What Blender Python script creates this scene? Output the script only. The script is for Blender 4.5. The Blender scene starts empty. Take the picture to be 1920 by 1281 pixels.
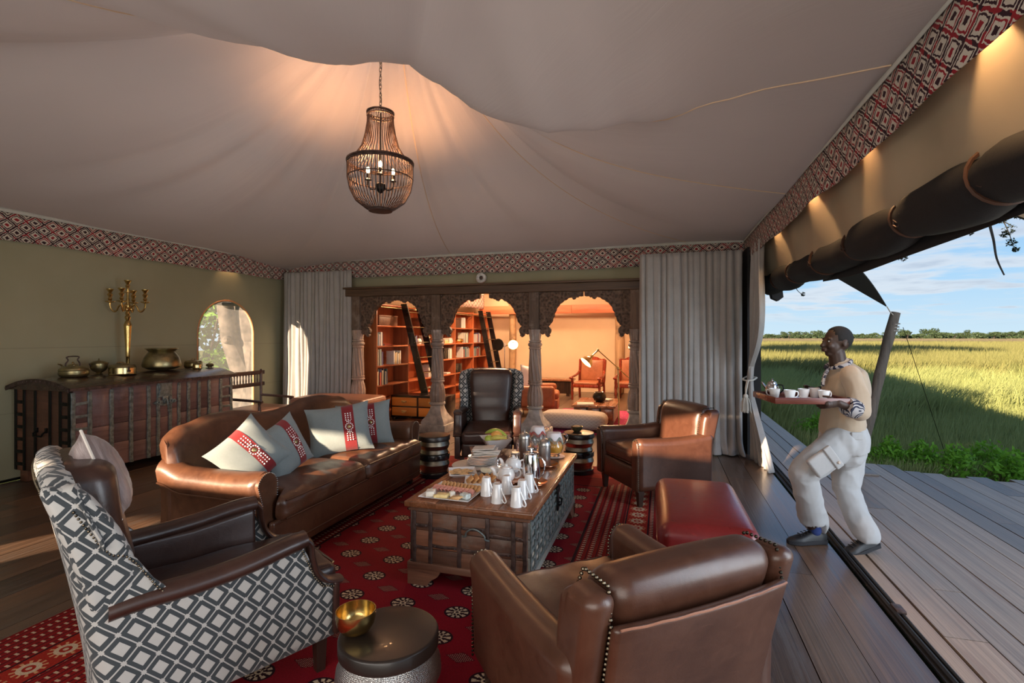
import bpy, math, random
import numpy as np
from mathutils import Vector, Matrix, Euler
random.seed(7)
PI = math.pi
sin, cos = math.sin, math.cos
scene = bpy.context.scene
COL = scene.collection

# ------------------------------------------------------------ camera, world, sun, exposure
cd = bpy.data.cameras.new('camera'); cam = bpy.data.objects.new('camera', cd); COL.objects.link(cam)
cam.location = (0, 0, 1.55); cam.rotation_euler = (PI/2, 0, math.radians(16.7))
cd.sensor_width = 36; cd.lens = 36*940/1920; cd.shift_y = -0.006; cd.clip_end = 2000
scene.camera = cam
vs = scene.view_settings
vs.view_transform = 'Standard'; vs.look = 'None'; vs.exposure = 0.0; vs.gamma = 1; vs.use_curve_mapping = False

SUN_DIR = Vector((0.45, 1.0, -0.285)).normalized()      # the way sunlight travels
sl = bpy.data.lights.new('sun', 'SUN'); sl.energy = 23.0; sl.color = (1.0, 0.74, 0.50); sl.angle = 0.012
so = bpy.data.objects.new('sun', sl); COL.objects.link(so)
so.rotation_euler = SUN_DIR.to_track_quat('-Z', 'Y').to_euler()

def area(name, loc, direction, sx, sy, power, color):
    l = bpy.data.lights.new(name, 'AREA'); l.shape = 'RECTANGLE'; l.size = sx; l.size_y = sy
    l.energy = power; l.color = color
    o = bpy.data.objects.new(name, l); COL.objects.link(o); o.location = loc
    o.rotation_euler = Vector(direction).to_track_quat('-Z', 'Z').to_euler()
    return o
def lamp(name, loc, power, color, size=0.03, spot=None, direction=(0, 0, -1), blend=0.6):
    l = bpy.data.lights.new(name, 'SPOT' if spot else 'POINT'); l.energy = power; l.color = color
    l.shadow_soft_size = size
    if spot: l.spot_size = math.radians(spot); l.spot_blend = blend
    o = bpy.data.objects.new(name, l); COL.objects.link(o); o.location = loc
    if spot: o.rotation_euler = Vector(direction).to_track_quat('-Z', 'Y').to_euler()
    return o
area('opening_fill', (4.6, 1.4, 2.2), (-1, 0.12, -0.12), 6.5, 2.4, 340, (0.84, 0.92, 1.0))  # area lamp added outside the open side to boost the sky light
area('near_fill', (-1.8, -1.15, 1.5), (-0.1, 1, 0.28), 5.0, 1.9, 120, (1.0, 0.93, 0.86))  # area lamp added behind the camera to fill the lounge
area('fly_gap_fill', (-2.7, 3.4, 6.0), (0, 0, -1), 3.2, 3.6, 270, (1.0, 0.95, 0.93))  # area lamp added between fly and ceiling to glow through the cloth
WARM = (1.0, 0.58, 0.27)
for y, w in ((2.3, 26), (3.45, 30), (4.6, 26), (6.0, 18)): lamp('eave_spot', (1.115, y, 2.80), w, WARM, 0.006, 75, (0.20, 0.05, -1), 0.5)
lamp('wall_spot', (-6.597, 6.35, 2.80), 22, WARM, 0.005, 90, (0, 0, -1), 0.6)

# ------------------------------------------------------------ shader node helper
class S:
    def __init__(s, g, k): s.g = g; s.k = k
    def __add__(s, o): return s.g.m('ADD', s, o)
    def __radd__(s, o): return s.g.m('ADD', o, s)
    def __sub__(s, o): return s.g.m('SUBTRACT', s, o)
    def __rsub__(s, o): return s.g.m('SUBTRACT', o, s)
    def __mul__(s, o): return s.g.m('MULTIPLY', s, o)
    def __rmul__(s, o): return s.g.m('MULTIPLY', o, s)
    def __truediv__(s, o): return s.g.m('DIVIDE', s, o)
    def __rtruediv__(s, o): return s.g.m('DIVIDE', o, s)
    def lt(s, o): return s.g.m('LESS_THAN', s, o)
    def gt(s, o): return s.g.m('GREATER_THAN', s, o)
    def abs(s): return s.g.m('ABSOLUTE', s)
    def fract(s): return s.g.m('FRACT', s)
    def floor(s): return s.g.m('FLOOR', s)
    def sqrt(s): return s.g.m('SQRT', s)
    def max(s, o): return s.g.m('MAXIMUM', s, o)
    def min(s, o): return s.g.m('MINIMUM', s, o)
    def sm(s, a, b): return s.g.m('SMOOTHSTEP', s, a, b)
class G:
    def __init__(g, name, world=False):
        if world:
            g.o = bpy.data.worlds.new(name)
        else:
            g.o = bpy.data.materials.new(name)
        g.o.use_nodes = True
        g.t = g.o.node_tree; g.n = g.t.nodes; g.l = g.t.links
        g.b = g.n.get('Principled BSDF')
        g.out = g.n.get('Material Output') or g.n.get('World Output')
    def N(g, ty, **kw):
        n = g.n.new(ty)
        for k, v in kw.items(): setattr(n, k, v)
        return n
    def put(g, inp, v):
        if isinstance(v, S): g.l.new(v.k, inp)
        elif isinstance(v, bpy.types.NodeSocket): g.l.new(v, inp)
        elif isinstance(v, (tuple, list)):
            try: inp.default_value = tuple(v) + ((1,) if len(v) == 3 and len(inp.default_value) == 4 else ())
            except Exception: inp.default_value = v
        else: inp.default_value = v
    def m(g, op, a, b=0.0, c=0.0):
        if op == 'SMOOTHSTEP':
            n = g.N('ShaderNodeMapRange', interpolation_type='SMOOTHSTEP')
            g.put(n.inputs[0], a); g.put(n.inputs[1], b); g.put(n.inputs[2], c)
            return S(g, n.outputs[0])
        n = g.N('ShaderNodeMath', operation=op)
        g.put(n.inputs[0], a); g.put(n.inputs[1], b); g.put(n.inputs[2], c)
        return S(g, n.outputs[0])
    def co(g, which='Object'): return g.N('ShaderNodeTexCoord').outputs[which]
    def rnd(g): return S(g, g.N('ShaderNodeObjectInfo').outputs['Random'])
    def sep(g, v):
        n = g.N('ShaderNodeSeparateXYZ'); g.put(n.inputs[0], v)
        return [S(g, n.outputs[i]) for i in range(3)]
    def comb(g, x, y=0.0, z=0.0):
        n = g.N('ShaderNodeCombineXYZ')
        for i, v in enumerate((x, y, z)): g.put(n.inputs[i], v)
        return n.outputs[0]
    def mp(g, v, scale=(1, 1, 1), rot=(0, 0, 0), loc=(0, 0, 0)):
        n = g.N('ShaderNodeMapping'); g.put(n.inputs[0], v)
        n.inputs[1].default_value = loc; n.inputs[2].default_value = rot; n.inputs[3].default_value = scale
        return n.outputs[0]
    def off(g, v, o):
        n = g.N('ShaderNodeVectorMath', operation='ADD'); g.put(n.inputs[0], v); g.put(n.inputs[1], o)
        return n.outputs[0]
    def noise(g, v, sc=5, det=3, ro=0.55, dist=0.0, col=False):
        n = g.N('ShaderNodeTexNoise'); g.put(n.inputs['Vector'], v)
        n.inputs['Scale'].default_value = sc; n.inputs['Detail'].default_value = det
        n.inputs['Roughness'].default_value = ro; n.inputs['Distortion'].default_value = dist
        return n.outputs['Color'] if col else S(g, n.outputs[0])
    def vor(g, v, sc=5, feat='F1', out='Distance', rnd=1.0):
        n = g.N('ShaderNodeTexVoronoi', feature=feat); g.put(n.inputs['Vector'], v)
        n.inputs['Scale'].default_value = sc; n.inputs['Randomness'].default_value = rnd
        return S(g, n.outputs[out])
    def ramp(g, f, stops, it='LINEAR'):
        n = g.N('ShaderNodeValToRGB'); g.put(n.inputs[0], f); e = n.color_ramp.elements
        n.color_ramp.interpolation = it
        while len(e) < len(stops): e.new(0.5)
        for i, (p, c) in enumerate(stops):
            e[i].position = p; e[i].color = tuple(c) + ((1,) if len(c) == 3 else ())
        return S(g, n.outputs[0])
    def mix(g, f, a, b, bt='MIX'):
        n = g.N('ShaderNodeMix', data_type='RGBA', blend_type=bt)
        g.put(n.inputs[0], f); g.put(n.inputs[6], a); g.put(n.inputs[7], b)
        return S(g, n.outputs[2])
    def bump(g, h, st=0.3, d=0.01):
        n = g.N('ShaderNodeBump'); n.inputs['Strength'].default_value = st; n.inputs['Distance'].default_value = d
        g.put(n.inputs['Height'], h); g.l.new(n.outputs[0], g.b.inputs['Normal'])
    def set(g, **kw):
        names = dict(col='Base Color', rough='Roughness', metal='Metallic', spec='Specular IOR Level', coat='Coat Weight',
                     coatr='Coat Roughness', trans='Transmission Weight', ior='IOR', sheen='Sheen Weight', alpha='Alpha',
                     ec='Emission Color', es='Emission Strength', sss='Subsurface Weight')
        for k, v in kw.items(): g.put(g.b.inputs[names[k]], v)
        return g
MATS = {}
def mat(name):
    def deco(f):
        MATS[name] = f; return f
    return deco
_mc = {}
def M(name):
    if name not in _mc:
        r = MATS[name](name); _mc[name] = r.o if isinstance(r, G) else r
    return _mc[name]
def simple(name, col, rough=0.5, metal=0.0, var=0.12, sc=6, bump=0.0, bsc=60, **kw):
    def f(nm):
        g = G(nm); c = g.co()
        n = g.noise(c, sc, 4)
        a = tuple(x*(1-var) for x in col); b = tuple(min(1, x*(1+var)) for x in col)
        g.set(col=g.ramp(n, [(0.3, a), (0.7, b)]), rough=rough, metal=metal, **kw)
        if bump: g.bump(g.noise(c, bsc, 3), bump, 0.004)
        return g
    MATS[name] = f

# ------------------------------------------------------------ world: blue sky with small flat clouds
def make_world():
    g = G('sky', world=True)
    bg = g.n.get('Background')
    d = g.co('Generated')
    x, y, z = g.sep(d)
    zz = z.max(0.0)
    sky = g.ramp(z, [(0.0, (0.60, 0.78, 0.90)), (0.10, (0.40, 0.66, 0.92)), (0.30, (0.15, 0.40, 0.78)), (0.9, (0.06, 0.20, 0.52))])
    k = 1.0/(zz + 0.07)
    v = g.comb(x*k, y*k, 0.0)
    n1 = g.noise(g.mp(v, scale=(0.55, 0.55, 1)), 2.2, 6, 0.55, 0.2)
    n2 = g.noise(g.mp(v, scale=(0.35, 0.35, 1), loc=(4, 2, 0)), 1.2, 3, 0.5)
    cl = (n1*0.65 + n2*0.35).sm(0.46, 0.56)
    body = (n1).sm(0.52, 0.72)
    cc = g.mix(body, (0.80, 0.80, 0.82), (0.50, 0.50, 0.56))
    up = z.sm(0.01, 0.05)
    c = g.mix(cl*0.60*up, sky, cc)
    low = z.sm(-0.12, -0.02)
    c = g.mix(low, (0.10, 0.11, 0.05), c)
    g.put(bg.inputs[0], c); bg.inputs[1].default_value = 1.05
    scene.world = g.o
make_world()

# ------------------------------------------------------------ mesh helper
class MB:
    def __init__(s): s.v = []; s.f = []; s.uv = {}; s.T = None; s.fn = None
    def add(s, vs, fs, uvs=None):
        b = len(s.v)
        if s.fn: vs = [s.fn(*p) for p in vs]
        if s.T is not None: vs = [tuple(s.T @ Vector(p)) for p in vs]
        s.v += [tuple(p) for p in vs]
        for i, f in enumerate(fs):
            if uvs is not None: s.uv[len(s.f)] = [uvs[k] for k in f]
            s.f.append(tuple(k+b for k in f))
        return s
    def box(s, c, d, rz=0, R=None):
        x, y, z = [k/2 for k in d]
        p = [Vector((sx*x, sy*y, sz*z)) for sz in (-1, 1) for sy in (-1, 1) for sx in (-1, 1)]
        if R is None: R = Matrix.Rotation(rz, 3, 'Z')
        p = [tuple(R @ q + Vector(c)) for q in p]
        return s.add(p, [(0, 2, 3, 1), (4, 5, 7, 6), (0, 1, 5, 4), (2, 6, 7, 3), (0, 4, 6, 2), (1, 3, 7, 5)])
    def rbox(s, c, d, r=0.02, seg=2, sub=1, rz=0, R=None, df=None):
        h = [k/2 for k in d]; r = min(r, min(h)*0.999)
        def axis(H):
            a = [-H + r*(1-cos(PI/2*i/seg))*0 + r*i/seg for i in range(seg+1)]
            mid = [(-H+r) + (2*H-2*r)*i/sub for i in range(1, sub)]
            return a + mid + [H-r + r*i/seg for i in range(seg+1)]
        A = [axis(H) for H in h]
        if R is None: R = Matrix.Rotation(rz, 3, 'Z')
        C = Vector(c); idx = {}; vs = []; fs = []
        def vid(p):
            k = tuple(round(q, 6) for q in p)
            if k not in idx:
                inn = [max(-(h[i]-r), min(h[i]-r, p[i])) for i in range(3)]
                dv = Vector([p[i]-inn[i] for i in range(3)])
                # spread the points evenly over the rounded corner
                q = Vector([math.tan(x/r*PI/4)*r if r > 0 else 0 for x in dv])
                if q.length > 1e-9: q = q.normalized()*r
                w = Vector(inn) + q
                if df: w = Vector(df(*w))
                idx[k] = len(vs); vs.append(tuple(R @ w + C))
            return idx[k]
        for ax in range(3):
            u, w = (ax+1) % 3, (ax+2) % 3
            for sg in (-1, 1):
                for i in range(len(A[u])-1):
                    for j in range(len(A[w])-1):
                        q = []
                        for (a, b) in ((i, j), (i+1, j), (i+1, j+1), (i, j+1)):
                            p = [0, 0, 0]; p[ax] = sg*h[ax]; p[u] = A[u][a]; p[w] = A[w][b]; q.append(vid(p))
                        if len(set(q)) < 3: continue
                        fs.append(tuple(q if sg > 0 else q[::-1]))
        return s.add(vs, fs)
    def loft(s, rings, cap=True, closed=True, uvs=None, loop=False):
        n = len(rings[0]); vs = [p for r in rings for p in r]; fs = []; m = len(rings)
        for i in range(m if loop else m-1):
            i2 = (i+1) % m
            for j in range(n if closed else n-1):
                fs.append((i*n+j, i*n+(j+1) % n, i2*n+(j+1) % n, i2*n+j))
        if cap and closed and not loop:
            fs.append(tuple(range(n))[::-1]); fs.append(tuple((m-1)*n+j for j in range(n)))
        return s.add(vs, fs, uvs)
    def lathe(s, prof, n=24, c=(0, 0, 0), cap=True, R=None):
        C = Vector(c); rings = []
        for (r, z) in prof:
            ring = [Vector((r*cos(2*PI*j/n), r*sin(2*PI*j/n), z)) for j in range(n)]
            if R is not None: ring = [R @ p for p in ring]
            rings.append([tuple(p+C) for p in ring])
        return s.loft(rings, cap)
    def tube(s, pts, r=0.01, n=8, closed=False, cap=True):
        P = [Vector(p) for p in pts]; m = len(P)
        rr = r if isinstance(r, (list, tuple)) else [r]*m
        rings = []; up = None
        for i in range(m):
            a = P[(i-1) % m] if (closed or i > 0) else P[i]
            b = P[(i+1) % m] if (closed or i < m-1) else P[i]
            t = (b-a).normalized() if (b-a).length > 1e-9 else Vector((0, 0, 1))
            if up is None: up = Vector((0, 0, 1)) if abs(t.z) < 0.9 else Vector((1, 0, 0))
            e1 = (up - t*up.dot(t))
            if e1.length < 1e-6: e1 = Vector((0, 1, 0)) - t*t.y
            e1.normalize(); up = e1; e2 = t.cross(e1)
            rings.append([tuple(P[i] + (e1*cos(2*PI*j/n) + e2*sin(2*PI*j/n))*rr[i]) for j in range(n)])
        return s.loft(rings, cap, loop=closed)
    def prism(s, poly, y0, y1, plane='xz'):
        n = len(poly)
        def P(a, b, d): return {'xz': (a, d, b), 'xy': (a, b, d), 'yz': (d, a, b)}[plane]
        ar = sum(poly[i][0]*poly[(i+1) % n][1]-poly[(i+1) % n][0]*poly[i][1] for i in range(n))
        if (ar > 0) == (plane == 'xz'): poly = poly[::-1]
        vs = [P(a, b, y0) for a, b in poly] + [P(a, b, y1) for a, b in poly]
        if (y1 > y0) != True: vs = vs[n:]+vs[:n]
        fs = [tuple(range(n))[::-1], tuple(range(n, 2*n))] + [(i, (i+1) % n, n+(i+1) % n, n+i) for i in range(n)]
        return s.add(vs, fs)
    def ball(s, c, r, n=12, m=8, R=None, df=None):
        rx, ry, rz = r if isinstance(r, (tuple, list)) else (r, r, r)
        C = Vector(c); vs = [Vector((0, 0, -rz))]
        for i in range(1, m):
            ph = -PI/2 + PI*i/m
            for j in range(n):
                th = 2*PI*j/n; vs.append(Vector((rx*cos(ph)*cos(th), ry*cos(ph)*sin(th), rz*sin(ph))))
        vs.append(Vector((0, 0, rz)))
        if df: vs = [Vector(df(*p)) for p in vs]
        if R is not None: vs = [R @ p for p in vs]
        vs = [tuple(p+C) for p in vs]; fs = []
        for j in range(n): fs.append((0, 1+(j+1) % n, 1+j))
        for i in range(m-2):
            for j in range(n):
                a = 1+i*n; b = a+n; fs.append((a+j, a+(j+1) % n, b+(j+1) % n, b+j))
        a = 1+(m-2)*n
        for j in range(n): fs.append((a+j, a+(j+1) % n, len(vs)-1))
        return s.add(vs, fs)
    def grid(s, fn, nu, nv, uvfn=None, flip=False):
        vs = [fn(i/nu, j/nv) for i in range(nu+1) for j in range(nv+1)]
        uvs = [uvfn(i/nu, j/nv) for i in range(nu+1) for j in range(nv+1)] if uvfn else None
        fs = []
        for i in range(nu):
            for j in range(nv):
                q = (i*(nv+1)+j, (i+1)*(nv+1)+j, (i+1)*(nv+1)+j+1, i*(nv+1)+j+1)
                fs.append(q[::-1] if flip else q)
        return s.add(vs, fs, uvs)
    def build(s, name, m, parent=None, smooth=True, ang=40, solid=0, weld=False, uv=True):
        me = bpy.data.meshes.new(name)
        me.from_pydata(s.v, [], s.f); me.update()
        if uv:
            L = me.uv_layers.new(name='UVMap').data
            buf = np.empty(len(me.loops)*2, np.float32); k = 0
            V = s.v
            for pi, p in enumerate(me.polygons):
                cu = s.uv.get(pi)
                if cu is not None:
                    for t in cu: buf[k] = t[0]; buf[k+1] = t[1]; k += 2
                    continue
                nx, ny, nz = p.normal; ax, ay, az = abs(nx), abs(ny), abs(nz)
                for vi in p.vertices:
                    x, y, z = V[vi]
                    if ax >= ay and ax >= az: buf[k] = y; buf[k+1] = z
                    elif ay >= az: buf[k] = x; buf[k+1] = z
                    else: buf[k] = x; buf[k+1] = y
                    k += 2
            L.foreach_set('uv', buf)
        if smooth:
            me.polygons.foreach_set('use_smooth', [True]*len(me.polygons))
            me.set_sharp_from_angle(angle=math.radians(ang))
        me.materials.append(M(m) if isinstance(m, str) else m)
        o = bpy.data.objects.new(name, me); COL.objects.link(o)
        if parent is not None: o.parent = parent
        if solid:
            md = o.modifiers.new('solid', 'SOLIDIFY'); md.thickness = solid; md.offset = 0
        return o
def tag(o, label=None, cat=None, group=None, kind=None):
    if label: o['label'] = label
    if cat: o['category'] = cat
    if group: o['group'] = group
    if kind: o['kind'] = kind
    return o
def thing(name, label, cat, loc=(0, 0, 0), rz=0.0, group=None):
    o = bpy.data.objects.new(name, None); COL.objects.link(o)
    o.location = loc; o.rotation_euler = (0, 0, rz); o.empty_display_size = 0.05
    return tag(o, label, cat, group)
def put(mb, name, m, label, cat, loc=(0, 0, 0), rz=0.0, group=None, **kw):      # a thing that is one mesh
    o = mb.build(name, m, None, **kw); o.location = loc; o.rotation_euler = (0, 0, rz)
    return tag(o, label, cat, group)
def struct(mb, name, m, **kw):
    return tag(mb.build(name, m, None, **kw), kind='structure')
def copy_tree(o, parent=None):
    c = o.copy(); COL.objects.link(c); c.parent = parent
    for ch in list(o.children): copy_tree(ch, c)
    return c
def dup(o, label, loc, rz, group=None, scale=None):
    c = copy_tree(o); c.location = loc; c.rotation_euler = (0, 0, rz); c['label'] = label
    if group: c['group'] = group
    if scale: c.scale = scale
    return c
def evalmesh(o, name, m, parent):
    dg = bpy.context.evaluated_depsgraph_get(); dg.update()
    me = bpy.data.meshes.new_from_object(o.evaluated_get(dg))
    me.name = name; n = bpy.data.objects.new(name, me); COL.objects.link(n)
    me.materials.clear(); me.materials.append(M(m))
    me.polygons.foreach_set('use_smooth', [True]*len(me.polygons))
    bpy.data.objects.remove(o)
    if parent is not None: n.parent = parent
    return n
def fuse(mb, name, m, parent=None, vox=0.01, smooth=6, it=None):     # overlapping lofts become one continuous surface
    o = mb.build('tmp', m, None, uv=False)
    r = o.modifiers.new('r', 'REMESH'); r.mode = 'VOXEL'; r.voxel_size = vox
    if smooth:
        q = o.modifiers.new('s', 'SMOOTH'); q.factor = 0.5; q.iterations = smooth
    return evalmesh(o, name, m, parent)
def wrinkle(o, amp, sc, st=(1, 1, 1), zr=None):     # cloth creases pushed into the mesh itself
    from mathutils import noise
    me = o.data; co = [v.co.copy() for v in me.vertices]; nr = [v.normal.copy() for v in me.vertices]
    for i, v in enumerate(me.vertices):
        p = Vector((co[i].x*st[0]*sc, co[i].y*st[1]*sc, co[i].z*st[2]*sc)); p.x += 0.6*noise.noise(p*0.5)
        k = 1-abs(noise.noise(p))*2.2
        v.co = co[i] + nr[i]*amp*k
    me.update()
ORD = 'first second third fourth fifth sixth seventh eighth ninth tenth eleventh twelfth thirteenth fourteenth fifteenth sixteenth seventeenth eighteenth'.split()
def lerp(a, b, t): return a+(b-a)*t
def interp(x, pts):
    if x <= pts[0][0]: return pts[0][1]
    for (x0, y0), (x1, y1) in zip(pts, pts[1:]):
        if x <= x1:
            t = (x-x0)/(x1-x0); t = t*t*(3-2*t); return y0+(y1-y0)*t
    return pts[-1][1]
def spline(pts, n=6):
    P = [Vector(p) for p in pts]; out = []
    for i in range(len(P)-1):
        p0 = P[max(i-1, 0)]; p1 = P[i]; p2 = P[i+1]; p3 = P[min(i+2, len(P)-1)]
        for k in range(n):
            t = k/n
            out.append(0.5*((2*p1)+(p2-p0)*t+(2*p0-5*p1+4*p2-p3)*t*t+(3*p1-p0-3*p2+p3)*t**3))
    out.append(P[-1]); return out
def at(px, py, z):      # the place at height z that the photograph shows at a pixel
    a = (px-960)/940; D = (1.55-z)*940/(py-629)
    return Vector(((0.958*a-0.287)*D, (0.287*a+0.958)*D, z))
def atv(px, v):         # x on the plane y = v for a pixel column
    a = (px-960)/940; D = v/(0.287*a+0.958); return (0.958*a-0.287)*D
# ------------------------------------------------------------ materials
def leather(name, dark, light, rough=0.34, coat=0.25):
    def f(nm):
        g = G(nm); c = g.off(g.co(), g.comb(g.rnd()*7, 0.0, 0.0))
        n = g.noise(c, 3.5, 6, 0.6); w = g.noise(c, 14, 6, 0.65, 1.2); v = g.vor(c, 420)
        cr = g.noise(g.mp(c, scale=(1, 1, 2.5)), 9, 8, 0.7, 2.2)
        k = (n*0.6 + w*0.4)
        col = g.ramp(k, [(0.30, dark), (0.50, tuple((a+b)/2 for a, b in zip(dark, light))), (0.72, light)])
        sc = cr.sm(0.60, 0.74)*0.35
        col = g.mix(sc, col, tuple(min(1, x*2.1) for x in light))
        g.set(col=col, rough=g.m('ADD', w*0.22, rough-0.10), coat=coat, coatr=0.25, spec=0.5)
        g.bump(w*0.5 + v*0.10 + cr*0.25, 0.28, 0.006)
        return g
    MATS[name] = f
leather('leather_dark', (0.022, 0.0085, 0.0065), (0.060, 0.025, 0.017))
leather('leather_sofa', (0.044, 0.0165, 0.0095), (0.140, 0.058, 0.028), 0.36)
leather('leather_club', (0.052, 0.0180, 0.0100), (0.108, 0.044, 0.025), 0.36)
leather('leather_cognac', (0.20, 0.060, 0.022), (0.42, 0.14, 0.06), 0.40)
leather('leather_red', (0.15, 0.008, 0.008), (0.24, 0.016, 0.014), 0.30, 0.4)
leather('leather_tan', (0.25, 0.10, 0.055), (0.48, 0.23, 0.15), 0.42)
def wood(name, dark, light, rough=0.45, sc=1.0, axis=1, coat=0.0, worn=None):
    def f(nm):
        g = G(nm)
        r = g.rnd(); c = g.off(g.co(), g.comb(r*9.0, r*5.0, r*3.0))
        st = [9*sc, 9*sc, 9*sc]; st[axis] = 0.7*sc
        m = g.mp(c, scale=tuple(st))
        n = g.noise(m, 1.6, 7, 0.62, 1.0); fine = g.noise(g.mp(c, scale=tuple(k*6 for k in st)), 1.5, 3)
        k = n*0.75 + fine*0.25
        mid = tuple((a+b)/2 for a, b in zip(dark, light))
        col = g.ramp(k, [(0.28, dark), (0.5, mid), (0.72, light)])
        col = g.mix(1.0, col, g.ramp(r, [(0, (0.62, 0.63, 0.67)), (0.5, (1.0, 1.0, 1.0)), (1, (1.32, 1.20, 1.08))]), 'MULTIPLY')
        if worn:
            w = g.noise(c, 2.3, 6, 0.7).sm(0.52, 0.66); col = g.mix(w*0.75, col, worn)
        g.set(col=col, rough=g.m('ADD', n*0.3, rough-0.15), coat=coat, coatr=0.15)
        g.bump(k, 0.35, 0.006)
        return g
    MATS[name] = f
wood('wood_floor', (0.035, 0.020, 0.013), (0.17, 0.105, 0.070), 0.36, 0.9, 1, 0.35, (0.10, 0.080, 0.070))
wood('wood_deck', (0.12, 0.092, 0.076), (0.38, 0.305, 0.25), 0.50, 0.9, 1, 0.06, (0.24, 0.16, 0.12))
wood('wood_column', (0.05, 0.030, 0.020), (0.20, 0.130, 0.090), 0.6, 1.6, 2, 0, (0.26, 0.20, 0.165))
wood('wood_shaft', (0.17, 0.125, 0.105), (0.44, 0.36, 0.32), 0.6, 1.6, 2, 0, (0.50, 0.44, 0.41))
wood('wood_beam', (0.05, 0.026, 0.014), (0.20, 0.115, 0.065), 0.55, 1.2, 0)
wood('wood_shelf', (0.22, 0.050, 0.018), (0.52, 0.165, 0.065), 0.35, 0.7, 2, 0.3)
wood('wood_shelf_y', (0.22, 0.050, 0.018), (0.52, 0.165, 0.065), 0.35, 0.7, 1, 0.3)
wood('wood_redbeam', (0.36, 0.10, 0.045), (0.66, 0.24, 0.13), 0.45, 0.7, 0)
wood('wood_drawer', (0.55, 0.19, 0.03), (0.80, 0.34, 0.07), 0.35, 1.0, 0, 0.3)
wood('wood_trunk', (0.065, 0.028, 0.018), (0.25, 0.115, 0.068), 0.5, 1.3, 0, 0, (0.17, 0.13, 0.105))
wood('wood_trunk_y', (0.16, 0.135, 0.115), (0.42, 0.38, 0.33), 0.5, 1.3, 1, 0, (0.19, 0.22, 0.19))
wood('wood_top', (0.10, 0.036, 0.016), (0.32, 0.125, 0.055), 0.25, 1.1, 1, 0.45)
wood('wood_chest', (0.070, 0.036, 0.036), (0.22, 0.125, 0.120), 0.42, 1.0, 1, 0.25, (0.17, 0.125, 0.135))
wood('wood_chest_end', (0.045, 0.018, 0.012), (0.17, 0.075, 0.045), 0.5, 1.0, 0, 0.1)
wood('wood_chest_lid', (0.030, 0.012, 0.008), (0.090, 0.040, 0.028), 0.28, 1.0, 1, 0.4)
wood('wood_dark', (0.012, 0.007, 0.005), (0.05, 0.026, 0.018), 0.35, 1.3, 2, 0.25)
wood('wood_safari', (0.13, 0.014, 0.006), (0.30, 0.045, 0.018), 0.28, 1.5, 2, 0.4)
wood('wood_pole', (0.28, 0.16, 0.08), (0.55, 0.36, 0.20), 0.6, 1.0, 2, 0, (0.16, 0.10, 0.06))
wood('wood_grey_pole', (0.05, 0.040, 0.032), (0.20, 0.165, 0.135), 0.8, 1.2, 2)
wood('wood_tray', (0.09, 0.018, 0.010), (0.22, 0.05, 0.03), 0.3, 1.3, 0, 0.3)
wood('wood_spindle', (0.045, 0.022, 0.016), (0.14, 0.075, 0.055), 0.35, 1.3, 0, 0.2)
simple('black_lacquer', (0.008, 0.008, 0.009), 0.22, var=0.3, coat=0.3)
simple('stool_top', (0.022, 0.015, 0.012), 0.34, var=0.3, sc=3, coat=0.12)
simple('black_rubber', (0.01, 0.01, 0.011), 0.5)
simple('iron_band', (0.17, 0.20, 0.195), 0.42, 0.5, var=0.5, sc=25, bump=0.5, bsc=70)
simple('iron_rust', (0.085, 0.055, 0.048), 0.48, 0.55, var=0.5, sc=22, bump=0.5, bsc=70)
simple('iron_black', (0.02, 0.02, 0.02), 0.4, 0.8, var=0.3)
simple('brass', (0.62, 0.43, 0.16), 0.22, 1.0, var=0.25, sc=12, bump=0.15, bsc=40)
simple('brass_pale', (0.60, 0.49, 0.26), 0.26, 1.0, var=0.2, sc=12)
simple('brass_aged', (0.30, 0.25, 0.13), 0.34, 0.9, var=0.55, sc=7, bump=0.3, bsc=30)
simple('bronze_nail', (0.085, 0.070, 0.050), 0.25, 1.0, var=0.4, sc=90)
simple('nail_bright', (0.75, 0.70, 0.60), 0.2, 1.0)
simple('steel', (0.80, 0.80, 0.80), 0.10, 1.0, var=0.03)
simple('pewter', (0.60, 0.59, 0.57), 0.32, 1.0, var=0.12)
simple('copper', (0.85, 0.40, 0.22), 0.16, 1.0, var=0.15)
simple('china', (0.86, 0.86, 0.86), 0.10, var=0.02, coat=0.6)
simple('china_foot', (0.62, 0.52, 0.44), 0.6, var=0.1)
simple('cloth_napkin', (0.62, 0.56, 0.50), 0.9, var=0.08, sc=30, bump=0.4, bsc=300)
simple('cloth_white', (0.80, 0.76, 0.78), 0.9, var=0.04, bump=0.3, bsc=200)
simple('bead_red', (0.75, 0.16, 0.15), 0.2)
simple('bead_green', (0.35, 0.46, 0.40), 0.2)
simple('juice', (0.95, 0.45, 0.06), 0.25, var=0.05)
simple('mango', (0.90, 0.42, 0.10), 0.4, var=0.25, sc=4)
simple('fruit_green', (0.38, 0.48, 0.07), 0.35, var=0.3, sc=9)
simple('fruit_yellow', (0.62, 0.55, 0.12), 0.35, var=0.4, sc=9)
simple('biscuit', (0.72, 0.46, 0.22), 0.8, var=0.3, sc=40, bump=0.6, bsc=90)
simple('biscuit_brown', (0.62, 0.33, 0.13), 0.85, var=0.3, sc=40, bump=0.7, bsc=90)
simple('ham', (0.74, 0.32, 0.27), 0.4, var=0.25, sc=24)
simple('cheese_white', (0.86, 0.82, 0.72), 0.5, var=0.1, sc=30)
simple('cheese_yellow', (0.85, 0.66, 0.30), 0.5, var=0.15, sc=30)
simple('cheese_blue', (0.55, 0.62, 0.60), 0.5, var=0.4, sc=60)
simple('butter', (0.92, 0.86, 0.66), 0.35, var=0.05)
simple('coffee_beans', (0.06, 0.03, 0.02), 0.4, var=0.6, sc=90, bump=1.0, bsc=120)
simple('stone', (0.40, 0.38, 0.355), 0.75, var=0.35, sc=9, bump=0.6, bsc=45)
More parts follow.
